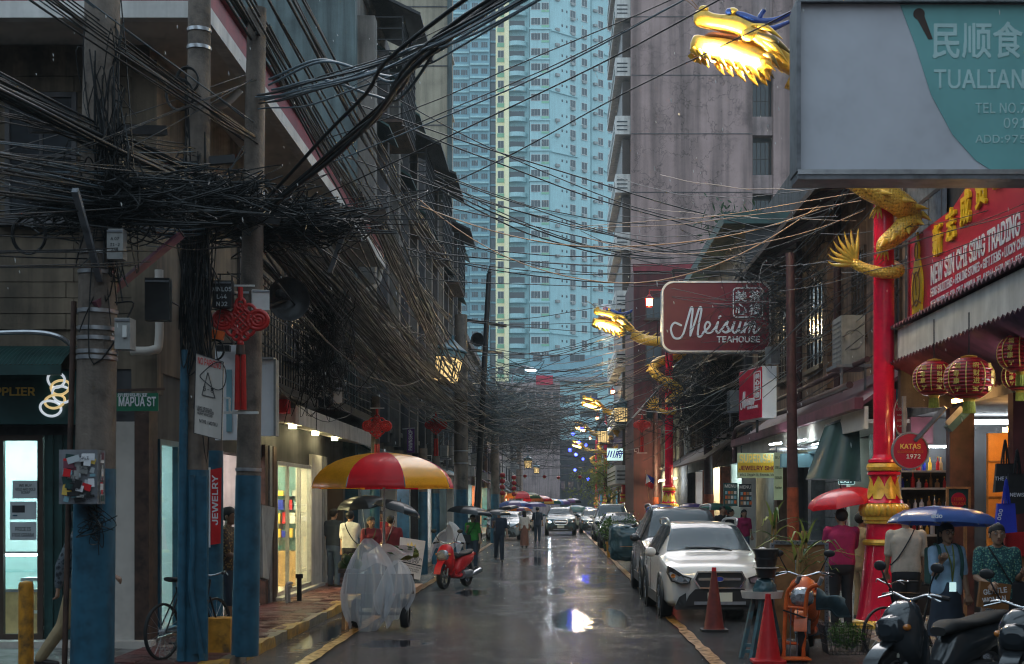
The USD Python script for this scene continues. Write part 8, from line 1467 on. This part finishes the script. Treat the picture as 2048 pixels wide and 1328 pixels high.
    hr = [blob(r_(hd + U_(0, .034, .034), .092), r_(hd + U_(0, -.008, .052), .081))]
    if hair == 'long': hr += [blob(r_(hd + U_(.04, .055, .0), .055), r_(hd + U_(-.04, .055, .0), .055), r_(hd + U_(.05, .07, -.16), .04), r_(hd + U_(-.05, .07, -.16), .04))]
    if hair == 'tied': hr += hullc([r_(hd + U_(0, .09, .0), .05), r_(hd + U_(.06, .09, -.12), .034), r_(hd + U_(.13, -.02, -.22), .028), r_(hd + U_(.14, -.06, -.34), .012)])
    cutter = Man.cube((.4 * k, .3 * k, .2 * k)).translate(tuple(hd + U_(-.2, -.34, -.16))) if hair != 'cap' else None
    h = Man.batch_boolean(hr, manifold3d.OpType.Add); pass
    fc = Man.cube((.126 * k, .23 * k, .21 * k)).translate(tuple(hd + U_(-.063, -.26, -.165))); h = h - fc if hair != 'cap' else h
    if hair == 'cap': t.part('cap', MB().tm(MBtri(h)).add(*(lambda m: (m.vertices * (.075 * k, .085 * k, .01 * k) + hd + U_(0, -.10, .05), m.faces))(trimesh.creation.icosphere(2))), M['cloth_black'], smooth=40)
    else: t.part('hair', MB().tm(MBtri(h)), M['hair'], smooth=50)
    if extras: extras(t, k, arms, hd, U_)
    t.done(loc=loc, rotz=face, local=True); return t
def MBtri(m):
    q = m.to_mesh(); return trimesh.Trimesh(q.vert_properties[:, :3], q.tri_verts, process=False)
def pattern(name, c1, c2, c3, sc, kind='check'):
    n = {'tc': ('texture_coordinate', {}), 'p': ('principled_bsdf', {'roughness': .8}), 'v': ('voronoi_texture', {'scale': sc, 'metric': 'manhattan', 'feature': 'f1'}), 'r': ('rgb_ramp', {'ramp': [(0, c3), (.28, c3), (.3, c1), (.62, c1), (.64, c2), (1, c2)], 'interpolate': False})}; l = [('tc.object', 'v.vector'), ('v.distance', 'r.fac'), ('r.color', 'p.base_color')]
    if kind == 'check': n['v'] = ('checker_texture', {'scale': sc, 'color1': c1, 'color2': c2}); l = [('tc.object', 'v.vector'), ('v.color', 'p.base_color')]
    return usdkit.material(stage, L + name, n, l, surface='p.BSDF')
for nm, c in (('shirt_white', (.55, .53, .50)), ('cloth_black', (.014, .014, .018)), ('cloth_navy', (.02, .03, .05)), ('shirt_green', (.03, .22, .03)), ('shirt_magenta', (.34, .012, .09)), ('shirt_wine', (.16, .012, .022)), ('shirt_red', (.40, .02, .02)), ('khaki', (.36, .27, .15)), ('jeans', (.05, .08, .14)), ('shirt_blue', (.28, .42, .58)), ('cloth_teal', (.03, .10, .09)), ('skirt_rust', (.16, .07, .05)), ('olive', (.08, .08, .03)), ('tan_cloth', (.50, .42, .34)), ('bag_brown', (.20, .08, .02))): D(nm, c, .8, var=.18, vs=9, bump=.15, bs=26)
D('eye_white', (.55, .52, .5), .3, var=0); D('lips', (.20, .065, .055), .45, var=0); D('shoe', (.03, .025, .022), .5, var=.3)
M['print_teal'] = pattern('print_teal_look', (.05, .20, .18), (.012, .06, .07), (.30, .34, .12), 46, 'v'); M['print_brown'] = pattern('print_brown_look', (.16, .09, .03), (.05, .03, .02), (.36, .26, .10), 30, 'v'); M['print_dark'] = pattern('print_dark_look', (.03, .04, .05), (.10, .12, .14), (.012, .015, .02), 22, 'v'); M['gingham'] = pattern('gingham_look', (.02, .02, .03), (.40, .40, .42), (0, 0, 0), 130)
def strap(t, U_, mat, s=1): t.part('bag_strap', MB().tube(spline([U_(s * .10, -.04, 1.45), U_(s * .02, -.135, 1.30), U_(-s * .1, -.125, 1.1), U_(-s * .2, -.06, .98)], 5), .011, 6, flat=.4), M[mat]); t.part('bag_strap', MB().tube(spline([U_(s * .10, .04, 1.45), U_(s * .02, .125, 1.30), U_(-s * .1, .12, 1.1), U_(-s * .2, .05, .98)], 5), .011, 6, flat=.4), M[mat])
def bag(t, U_, mat, x, y, z, w=.24, h=.2, d=.1): m = Man.batch_hull([Man.sphere(.03, 12).translate(tuple(U_(x, y, z) + np.array([a * w / 2, b_ * d / 2, c * h / 2]))) for a in (-1, 1) for b_ in (-1, 1) for c in (-1, 1)]); t.part('bag', MB().tm(MBtri(m)), M[mat], smooth=50)
HOLD = ((.5, .1), (1.7, .2))
def people():
    def at(px, Y, z=0.0): return np.array([(px - CX) * Y / FPX, Y, z])
    person('person walking half hidden by the stout pole in pale trousers and dark patterned jacket', at(153, 15.4, .115), 1.65, 1.70, 'print_dark', 'khaki', stride=.30, sleeve=1, pose=(((.5, .1), (.5, 0)), ((-.4, .1), (.3, 0))))
    person('person in brown patterned shirt standing in profile by the red banner', at(456, 18.9, .13), 1.5, 1.72, 'print_brown', 'cloth_navy', skin='skin_dark', legl=.55, pose=(((.15, .1), (1.2, .3)), ((.2, .1), (.9, .3))))
    person('person in white t-shirt and dark shorts seen from behind under black umbrellas', at(700, 29.5, .12), 2.9, 1.62, 'shirt_white', 'cloth_black', hair='short', legl=.3, fem=True, pose=(((.05, .1), (.1, 0)), ((.5, .1), (1.5, .2))), extras=lambda t, k, a, h, U_: strap(t, U_, 'cloth_black'))
    person('person in wine red shirt with olive bag beside the white t-shirt', at(742, 28.6, .05), .5, 1.58, 'shirt_wine', 'jeans', hair='long', fem=True, pose=(((.3, .1), (1.4, .3)), ((.2, .2), (1.1, .2))), extras=lambda t, k, a, h, U_: (strap(t, U_, 'olive'), bag(t, U_, 'olive', -.16, -.12, .95, .3, .26)))
    person('person in dark red shirt standing right of the vendor umbrella pole', at(782, 29.0, .05), 3.0, 1.60, 'shirt_wine', 'cloth_black', hair='short', sleeve=.6, extras=lambda t, k, a, h, U_: strap(t, U_, 'cloth_black', -1))
    person('person in bright red shirt at the back of the group by the shop', at(762, 32.5, .1), .2, 1.62, 'shirt_red', 'jeans', hair='short'); person('person in dark shirt and jeans at the dark shop doorway', at(667, 30.5, .12), 2.6, 1.66, 'cloth_navy', 'jeans', hair='short')
    person('person in green shirt with shoulder bag walking under a black umbrella', at(945, 42, 0), .1, 1.56, 'shirt_green', 'cloth_navy', hair='short', fem=True, stride=.12, build=1.1, pose=(((.1, .15), (.3, 0)), HOLD), extras=lambda t, k, a, h, U_: (strap(t, U_, 'cloth_black'), bag(t, U_, 'cloth_black', -.22, -.08, .92)))
    person('dark clothed person under an umbrella just right of the green shirt', at(998, 46.5, 0), .1, 1.66, 'cloth_navy', 'cloth_navy', legl=1, stride=.1, build=1.1, pose=(((.1, .15), (.5, 0)), HOLD)); person('person in white top and long rust skirt seen from behind', at(1049, 61, 0), 3.1, 1.58, 'shirt_white', 'skirt_rust', hair='long', fem=True, skirt=(.92, .05)); person('person in dark clothes standing in the road facing the oncoming car', at(1075, 69, 0), 3.0, 1.70, 'cloth_navy', 'cloth_navy', sleeve=.6, pose=(((.2, .15), (1.5, .6)), ((.1, .1), (.2, 0))))
    person('person in magenta shirt and black cap seen from behind under the red umbrella', at(1683, 20.6, .13), 3.2, 1.69, 'shirt_magenta', 'cloth_black', hair='cap', build=1.12, pose=(((.3, .1), (1.3, .3)), HOLD)); person('dark haired person in khaki beside the magenta shirt, behind the post', at(1722, 21.9, .13), 2.0, 1.63, 'khaki', 'khaki', hair='short', sleeve=1, pose=(((.4, .1), (1.2, .2)), ((.3, .1), (1.0, .2))))
    person('person in tan t-shirt and shorts emerging from behind the near red post', at(1812, 18.6, .13), 3.0, 1.68, 'tan_cloth', 'cloth_black', legl=.42, build=1.1, extras=lambda t, k, a, h, U_: strap(t, U_, 'cloth_black', -1))
    def girl(t, k, arms, hd, U_):
        for s in (-1, 1): t.part('collar', MB().add([U_(0, -.105, 1.33), U_(s * .07, -.09, 1.37), U_(s * .06, -.035, 1.46), U_(s * .025, -.06, 1.43)], [[0, 1, 2, 3]]), M['shirt_blue']); t.part('backpack_strap', MB().tube(spline([U_(s * .12, .06, 1.46), U_(s * .125, -.07, 1.42), U_(s * .135, -.13, 1.25), U_(s * .15, -.06, 1.05)], 5), .022, 6, flat=.3), M['cloth_teal'])
        t.part('lanyard', MB().tube(spline([U_(.05, -.05, 1.45), U_(.02, -.16, 1.25), U_(.0, -.16, 1.03)], 5), .009, 6, flat=.4).tube(spline([U_(-.05, -.05, 1.45), U_(-.02, -.16, 1.25), U_(.0, -.16, 1.03)], 5), .009, 6, flat=.4), M['leaf_yellow']); t.part('id_card', MB().obox(U_(0, -.17, .97), (.075, .006, .1)), M['sign_lit']); bag(t, U_, 'cloth_teal', 0, .16, 1.2, .26, .34, .12)
        for s in (-1, 1): t.part('glasses', MB().lathe([(.019 * k, 0), (.022 * k, 0), (.022 * k, .003), (.019 * k, .003)], 16, at=hd + U_(s * .031, -.098, .016), R=Rx(PI / 2)), M['black_plastic'])
        t.part('glasses_bridge', MB().bar(hd + U_(-.012, -.1, .02), hd + U_(.012, -.1, .02), .004), M['black_plastic'])
    person('person in light blue school blouse and dark skirt holding the blue umbrella', at(1893, 15.3, .13), .15, 1.56, 'shirt_blue', 'cloth_navy', hair='long', fem=True, skirt=(.62, .07), pose=(((.1, .12), (.2, 0)), ((.35, .1), (1.9, .1))), extras=girl)
    def lady(t, k, arms, hd, U_):
        strap(t, U_, 'cloth_black', -1); bag(t, U_, 'cloth_black', .26, -.02, .86, .26, .34, .1)
        c = U_(-.09, -.27, .93); m = MB().obox((0, 0, 0), (.30, .09, .26)).xf(Ry(.12), c); t.part('brown_bag', m, M['bag_brown'])
        for j, s in enumerate(('GENTLE', 'WOMAN')): t.part('bag_lettering', MB().poly(affinity.rotate(txt(s, .055, bold=2, w=.23), 7, origin=(0, 0)), .002, c + np.array([.004 - .01 * j, -.047, .05 - .085 * j])), M['sign_white'])
    person('person in teal printed blouse with brown lettered bag at the far right', at(1994, 14.5, .13), -.1, 1.565, 'print_teal', 'gingham', hair='tied', fem=True, build=1.18, skirt=(.8, .06), sleeve=.5, pose=(((.15, .14), (1.7, .1)), ((.3, .2), (.95, .55))), extras=lady)
    person('person in black shirt with pale strap behind the dark parked vehicle', at(1445, 40, .13), .3, 1.68, 'cloth_black', 'cloth_black', extras=lambda t, k, a, h, U_: strap(t, U_, 'shirt_white')); person('dark haired person right of the black shirt behind the crossover', at(1461, 42, .13), 1.2, 1.6, 'cloth_navy', 'cloth_black'); person('person in pink top among the stalls behind the crossover', at(1488, 41, .13), .2, 1.58, 'shirt_magenta', 'jeans', hair='long', fem=True)
people()
# ------------------------------------------------------------------ overhead cables
def cables():
    r = random.Random(21); nr = np.random.default_rng(21)
    def run(label, A, B, n, sp0, sp1, sag, rad, mats=('cable',), group=None, sag_j=.9, mid=None, wob=.0, stuff=False):
        Q = MB()
        """n separate cables from about A to about B: A, B = (px, py, depth); sp0, sp1 = scatter in picture points"""
        for i in range(n):
            ox, oy, oz = r.gauss(0, 1), r.gauss(0, 1), r.gauss(0, 1)   # one place in the bundle, kept along the run
            def j(q, sp): return P(q[0] + (ox + r.gauss(0, .34)) * sp * .5, q[1] + (oy + r.gauss(0, .34)) * sp * .5, q[2] * (1 + .01 * oz))
            a, b = j(A, sp0), j(B, sp1); sg = sag * (1 + r.uniform(-sag_j, sag_j)); m = 22; u = np.linspace(0, 1, m)[:, None]
            if mid is None: p = a * (1 - u) + b * u
            else: p = spline([a] + [j(q, (sp0 + sp1) / 2) for q in mid] + [b], 9); m = len(p); u = np.linspace(0, 1, m)[:, None]
            p = p.copy(); p[:, 2] -= (4 * sg * u * (1 - u))[:, 0]
            w = wob or .02; ph = r.uniform(0, 9); L_ = np.linalg.norm(b - a); p[:, 2] += w * np.sin(u[:, 0] * L_ * 1.3 + ph) * np.sin(PI * u[:, 0]); p[:, 0] += w * np.sin(u[:, 0] * L_ * 1.7 + 2 * ph) * np.sin(PI * u[:, 0])
            if stuff: Q.tube(p, rad * r.uniform(.75, 1.3), 5); continue
            t = Thing('overhead_cable', label, 'cable', group or label); t.part('cable', MB().tube(p, rad * r.uniform(.75, 1.3), 5), M[mats[i % len(mats)]], smooth=True); t.done()
        if stuff: single('cable_tangle', label, 'cable tangle', Q, M[mats[0]], True, kind='stuff')
    C, G = ('cable',), ('cable', 'cable', 'cable_grey')
    # bundles reaching the corner poles from the upper left
    run('black cable in the loose bundle sagging from upper left to the corner poles', (-1075, -363, 9.0), (392, 350, 16.1), 16, 46, 16, .12, .011, G)
    run('black cable sweeping from the top left corner over the red eaves to the third pole', (-1075, -918, 9.0), (508, 275, 16.9), 13, 60, 18, .12, .010, G)
    run('cable low on the left running level past the stout pole to the tangle', (-1075, 120, 9.0), (540, 432, 17.2), 22, 90, 14, .15, .010, G)
    run('thin cable drooping across the beige upper wall at the far left', (-1075, 51, 9.0), (398, 320, 16.1), 14, 120, 34, .2, .007, G)
    run('cable hanging in front of the cladding boards left of the stout pole', (-1075, 386, 9.0), (240, 480, 14.6), 10, 80, 70, .10, .007, C)
    run('thick black trunk cable falling from upper left to the tangle', (-1075, -360, 9.0), (540, 436, 17.2), 6, 22, 8, .06, .022, C)
    run('cable between the first two poles below the cross arms', (200, 400, 14.6), (500, 425, 16.8), 18, 60, 30, .18, .009, G)
    # the steep lines from the top of the view down to the grey facade
    run('steep straight cable from the top edge down along the teal wall to the fins', (470, -40, 15.5), (905, 640, 48), 9, 40, 30, .3, .016, C)
    run('steep cable from the top edge crossing the red eaves to the grey fins', (560, -40, 16.5), (900, 560, 48), 8, 46, 40, .3, .018, C)
    run('cable from the third pole top descending right to the grey fins', (520, 60, 16.9), (880, 660, 44), 7, 30, 40, .3, .013, C)
    run('thick doubled cable from the upper right to the left cross arm', (3167, -1330, 8.0), (500, 445, 17.0), 6, 44, 14, .05, .020, C, mid=[(1000, -20, 11.5), (740, 225, 14)])
    run('pale bluish cable sweeping from the top centre to the third pole', (3100, -1250, 8.2), (512, 200, 16.9), 10, 34, 14, .05, .010, ('cable_grey', 'cable_grey', 'cable'), mid=[(1090, -40, 10.8), (800, 105, 13), (600, 175, 15.5)])
    run('pale slack cable looping below the top centre bundle', (880, 80, 12), (540, 170, 16.4), 3, 12, 12, .12, .012, ('cable_grey',), mid=[(800, 155, 13), (740, 145, 14), (640, 120, 15)])
    run('blurred thin cable crossing the upper left in front of the wall', (-1075, 669, 9.0), (510, 150, 16.9), 4, 120, 20, .2, .005, C)
    # the dense fan from the cross arm down along the balconies
    run('black cable in the dense fan falling from the cross arm past the balconies', (520, 440, 17.2), (905, 800, 45), 46, 60, 44, .45, .014, C)
    run('black cable in the wide fan from the corner poles to the slim grey pole', (560, 430, 17.6), (985, 850, 62), 34, 70, 40, .7, .016, C, stuff=True)
    run('cable from the cross arm end dropping steeply to the far poles', (740, 430, 18.2), (940, 780, 46), 14, 40, 40, .4, .014, C)
    run('stray cable drooping in front of the balcony grilles', (490, 560, 17), (800, 730, 34), 14, 120, 90, .5, .010, C)
    run('purplish cable in the tangle at the lantern and the slim poles', (830, 700, 40), (1000, 830, 62), 30, 90, 70, .5, .016, G, stuff=True)
    # across the street
    run('cable crossing the street high before the towers to the right hand roofs', (700, 270, 30), (1640, 520, 36), 6, 120, 50, .5, .012, C)
    run('long cable crossing from the grey fins over the towers to the concrete block', (840, 330, 50), (1330, 480, 60), 6, 30, 50, .5, .022, C)
    run('cable from the left fins crossing level before the lower towers', (720, 440, 36), (1560, 500, 40), 8, 120, 70, .8, .012, C)
    run('cable rising from the left tangle to the top right before the towers', (650, 330, 18), (3000, -897, 9.0), 7, 140, 120, .2, .007, G)
    run('warm lit cable crossing to the near dragon post', (840, 415, 26), (1640, 420, 24), 2, 18, 20, .75, .010, ('cable_copper',)); run('copper coloured cable fanning from the street centre to the near dragon post', (1180, 455, 28), (1740, 400, 21), 5, 40, 30, .35, .006, ('cable_copper', 'cable'))
    run('straight cable before the pinkish concrete wall', (1250, 380, 40), (1690, 400, 24), 4, 60, 60, .2, .007, ('cable_copper', 'cable'))
    run('cable from the teahouse sign to the upper right eaves', (1560, 540, 33), (1740, 330, 23), 6, 60, 60, .3, .009, C); run('cable along the right hand eaves over the purple roof', (1400, 740, 48), (1740, 560, 23), 14, 130, 110, .4, .008, G); run('black cable strung low behind the near dragon post', (1560, 640, 36), (1850, 500, 20), 10, 110, 100, .2, .006, C, stuff=True)
    run('cable draped over the red trading sign', (1600, 500, 24), (2080, 400, 15.4), 5, 90, 50, .12, .006, C)
    run('cable crossing the far street below the towers', (880, 750, 48), (1330, 700, 52), 34, 150, 110, .6, .011, G, stuff=True); run('cable crossing the deep street above the far dragons', (930, 820, 80), (1300, 800, 84), 40, 100, 90, .9, .014, G, stuff=True); run('cable in the far haze of wires over the cars', (960, 880, 120), (1250, 880, 122), 24, 70, 60, .8, .018, C, stuff=True)
    run('copper lit cable strung across the far street by the lanterns', (1080, 760, 60), (1330, 690, 50), 6, 50, 40, .3, .008, ('cable_copper',))
    run('cable running down the right facades to the rusty posts', (1330, 780, 55), (1590, 640, 26), 14, 120, 100, .4, .009, G, stuff=True)
    # coils and snarls, which nobody could count
    def snarl(label, c, n, ex, rad, mat='cable'):
        q = MB(); 
        for i in range(n):
            p = [c + nr.normal(0, 1, 3) * ex for _ in range(6)]; q.tube(spline(p, 6), rad * r.uniform(.7, 1.2), 4, False)
        t = Thing('cable_tangle', label, 'cable tangle', kind='stuff'); t.part('cables', q, M[mat], kind='stuff'); t.done()
    snarl('snarl of loose wires round the second pole below the cross arm', P(410, 400, 16.1), 80, np.array([.42, .22, .20]), .008); snarl('snarl of wires on the cross arm at the third pole', P(560, 445, 17.3), 95, np.array([.6, .25, .17]), .008); snarl('dark knot of wires and splices on the stout pole', P(215, 400, 14.6), 75, np.array([.5, .15, .18]), .008); snarl('drooping snarl of wires over the balcony box', P(650, 700, 22), 60, np.array([.25, .25, .5]), .006)
    snarl('pale tangle of wires about the slim grey poles', P(960, 820, 55), 130, np.array([1.0, 1.5, .75]), .010, 'cable_grey'); snarl('black tangle of wires above the far street', P(1050, 850, 100), 140, np.array([2.2, 4, 1.2]), .014); snarl('wire tangle at the right hand rusty posts', P(1410, 790, 46), 90, np.array([.9, 1, .8]), .010); snarl('bluish wires hanging on the stout pole below the sticker box', P(190, 1050, 14.4), 9, np.array([.10, .05, .12]), .005); snarl('wires bundled along the second pole', P(395, 560, 16.1), 50, np.array([.10, .08, .75]), .008); snarl('wires bundled along the stout pole top', P(212, 330, 14.6), 40, np.array([.12, .1, .75]), .008); snarl('thin wires looping over the right hand eaves', P(1560, 620, 30), 50, np.array([.8, 1, .6]), .006)
    for px, py, Y, R_, lab in ((375, 160, 16.0, .12, 'coil of spare cable hung on the second pole, upper'), (360, 190, 16.0, .15, 'second coil of spare cable hung on the second pole'), (672, 742, 21.8, .1, 'small cable coil on the balcony grille'), (430, 700, 16.4, .1, 'cable coil beside the red knot ornament'), (58, 470, 14.0, .16, 'cable loop hanging before the beige boards'), (1450, 692, 34, .12, 'cable coil under the big teahouse sign')):
        t = Thing('cable_coil', lab, 'cable'); g = np.linspace(0, 10 * PI, 120); c = P(px, py, Y); t.part('coil', MB().tube(np.stack([c[0] + R_ * np.cos(g) * (1 + .05 * np.sin(g * .37)), c[1] + .02 * np.sin(g * .21), c[2] + 1.15 * R_ * np.sin(g) * (1 + .06 * np.cos(g * .29))], 1), .007, 5), M['cable'], smooth=True); t.part('tie', MB().tube([c + (0, 0, R_ * 1.05), c + (0, 0, R_ * 1.4)], .01, 5), M['black_metal']); t.done()
D('cable_copper', (.36, .20, .10), .35, var=.2)
cables()
# ------------------------------------------------------------------ rain haze
single('haze', 'thin rain haze filling the street and the air before the towers', None, MB().box(-520, 520, -210, 920, -1.2, 145), usdkit.material(stage, L + 'haze_look', {'v': ('principled_volume', {'color': (.72, .88, .93), 'density': .0004, 'anisotropy': .35})}, [], volume='v.volume'), kind='stuff')
def rain():
    r = np.random.default_rng(9); q = MB()
    for _ in range(420):
        Y = r.uniform(11, 30); p = P(r.uniform(0, 2048), r.uniform(-20, 900), Y); l = r.uniform(.02, .05); q.tube([p, p + (.004, 0, -l * .5), p + (.006, 0, -l)], [.001, .0045, .001], 4)
    single('rain', 'scattered falling raindrops in the street', 'rain', q, M['white_plastic'], kind='stuff')
rain()
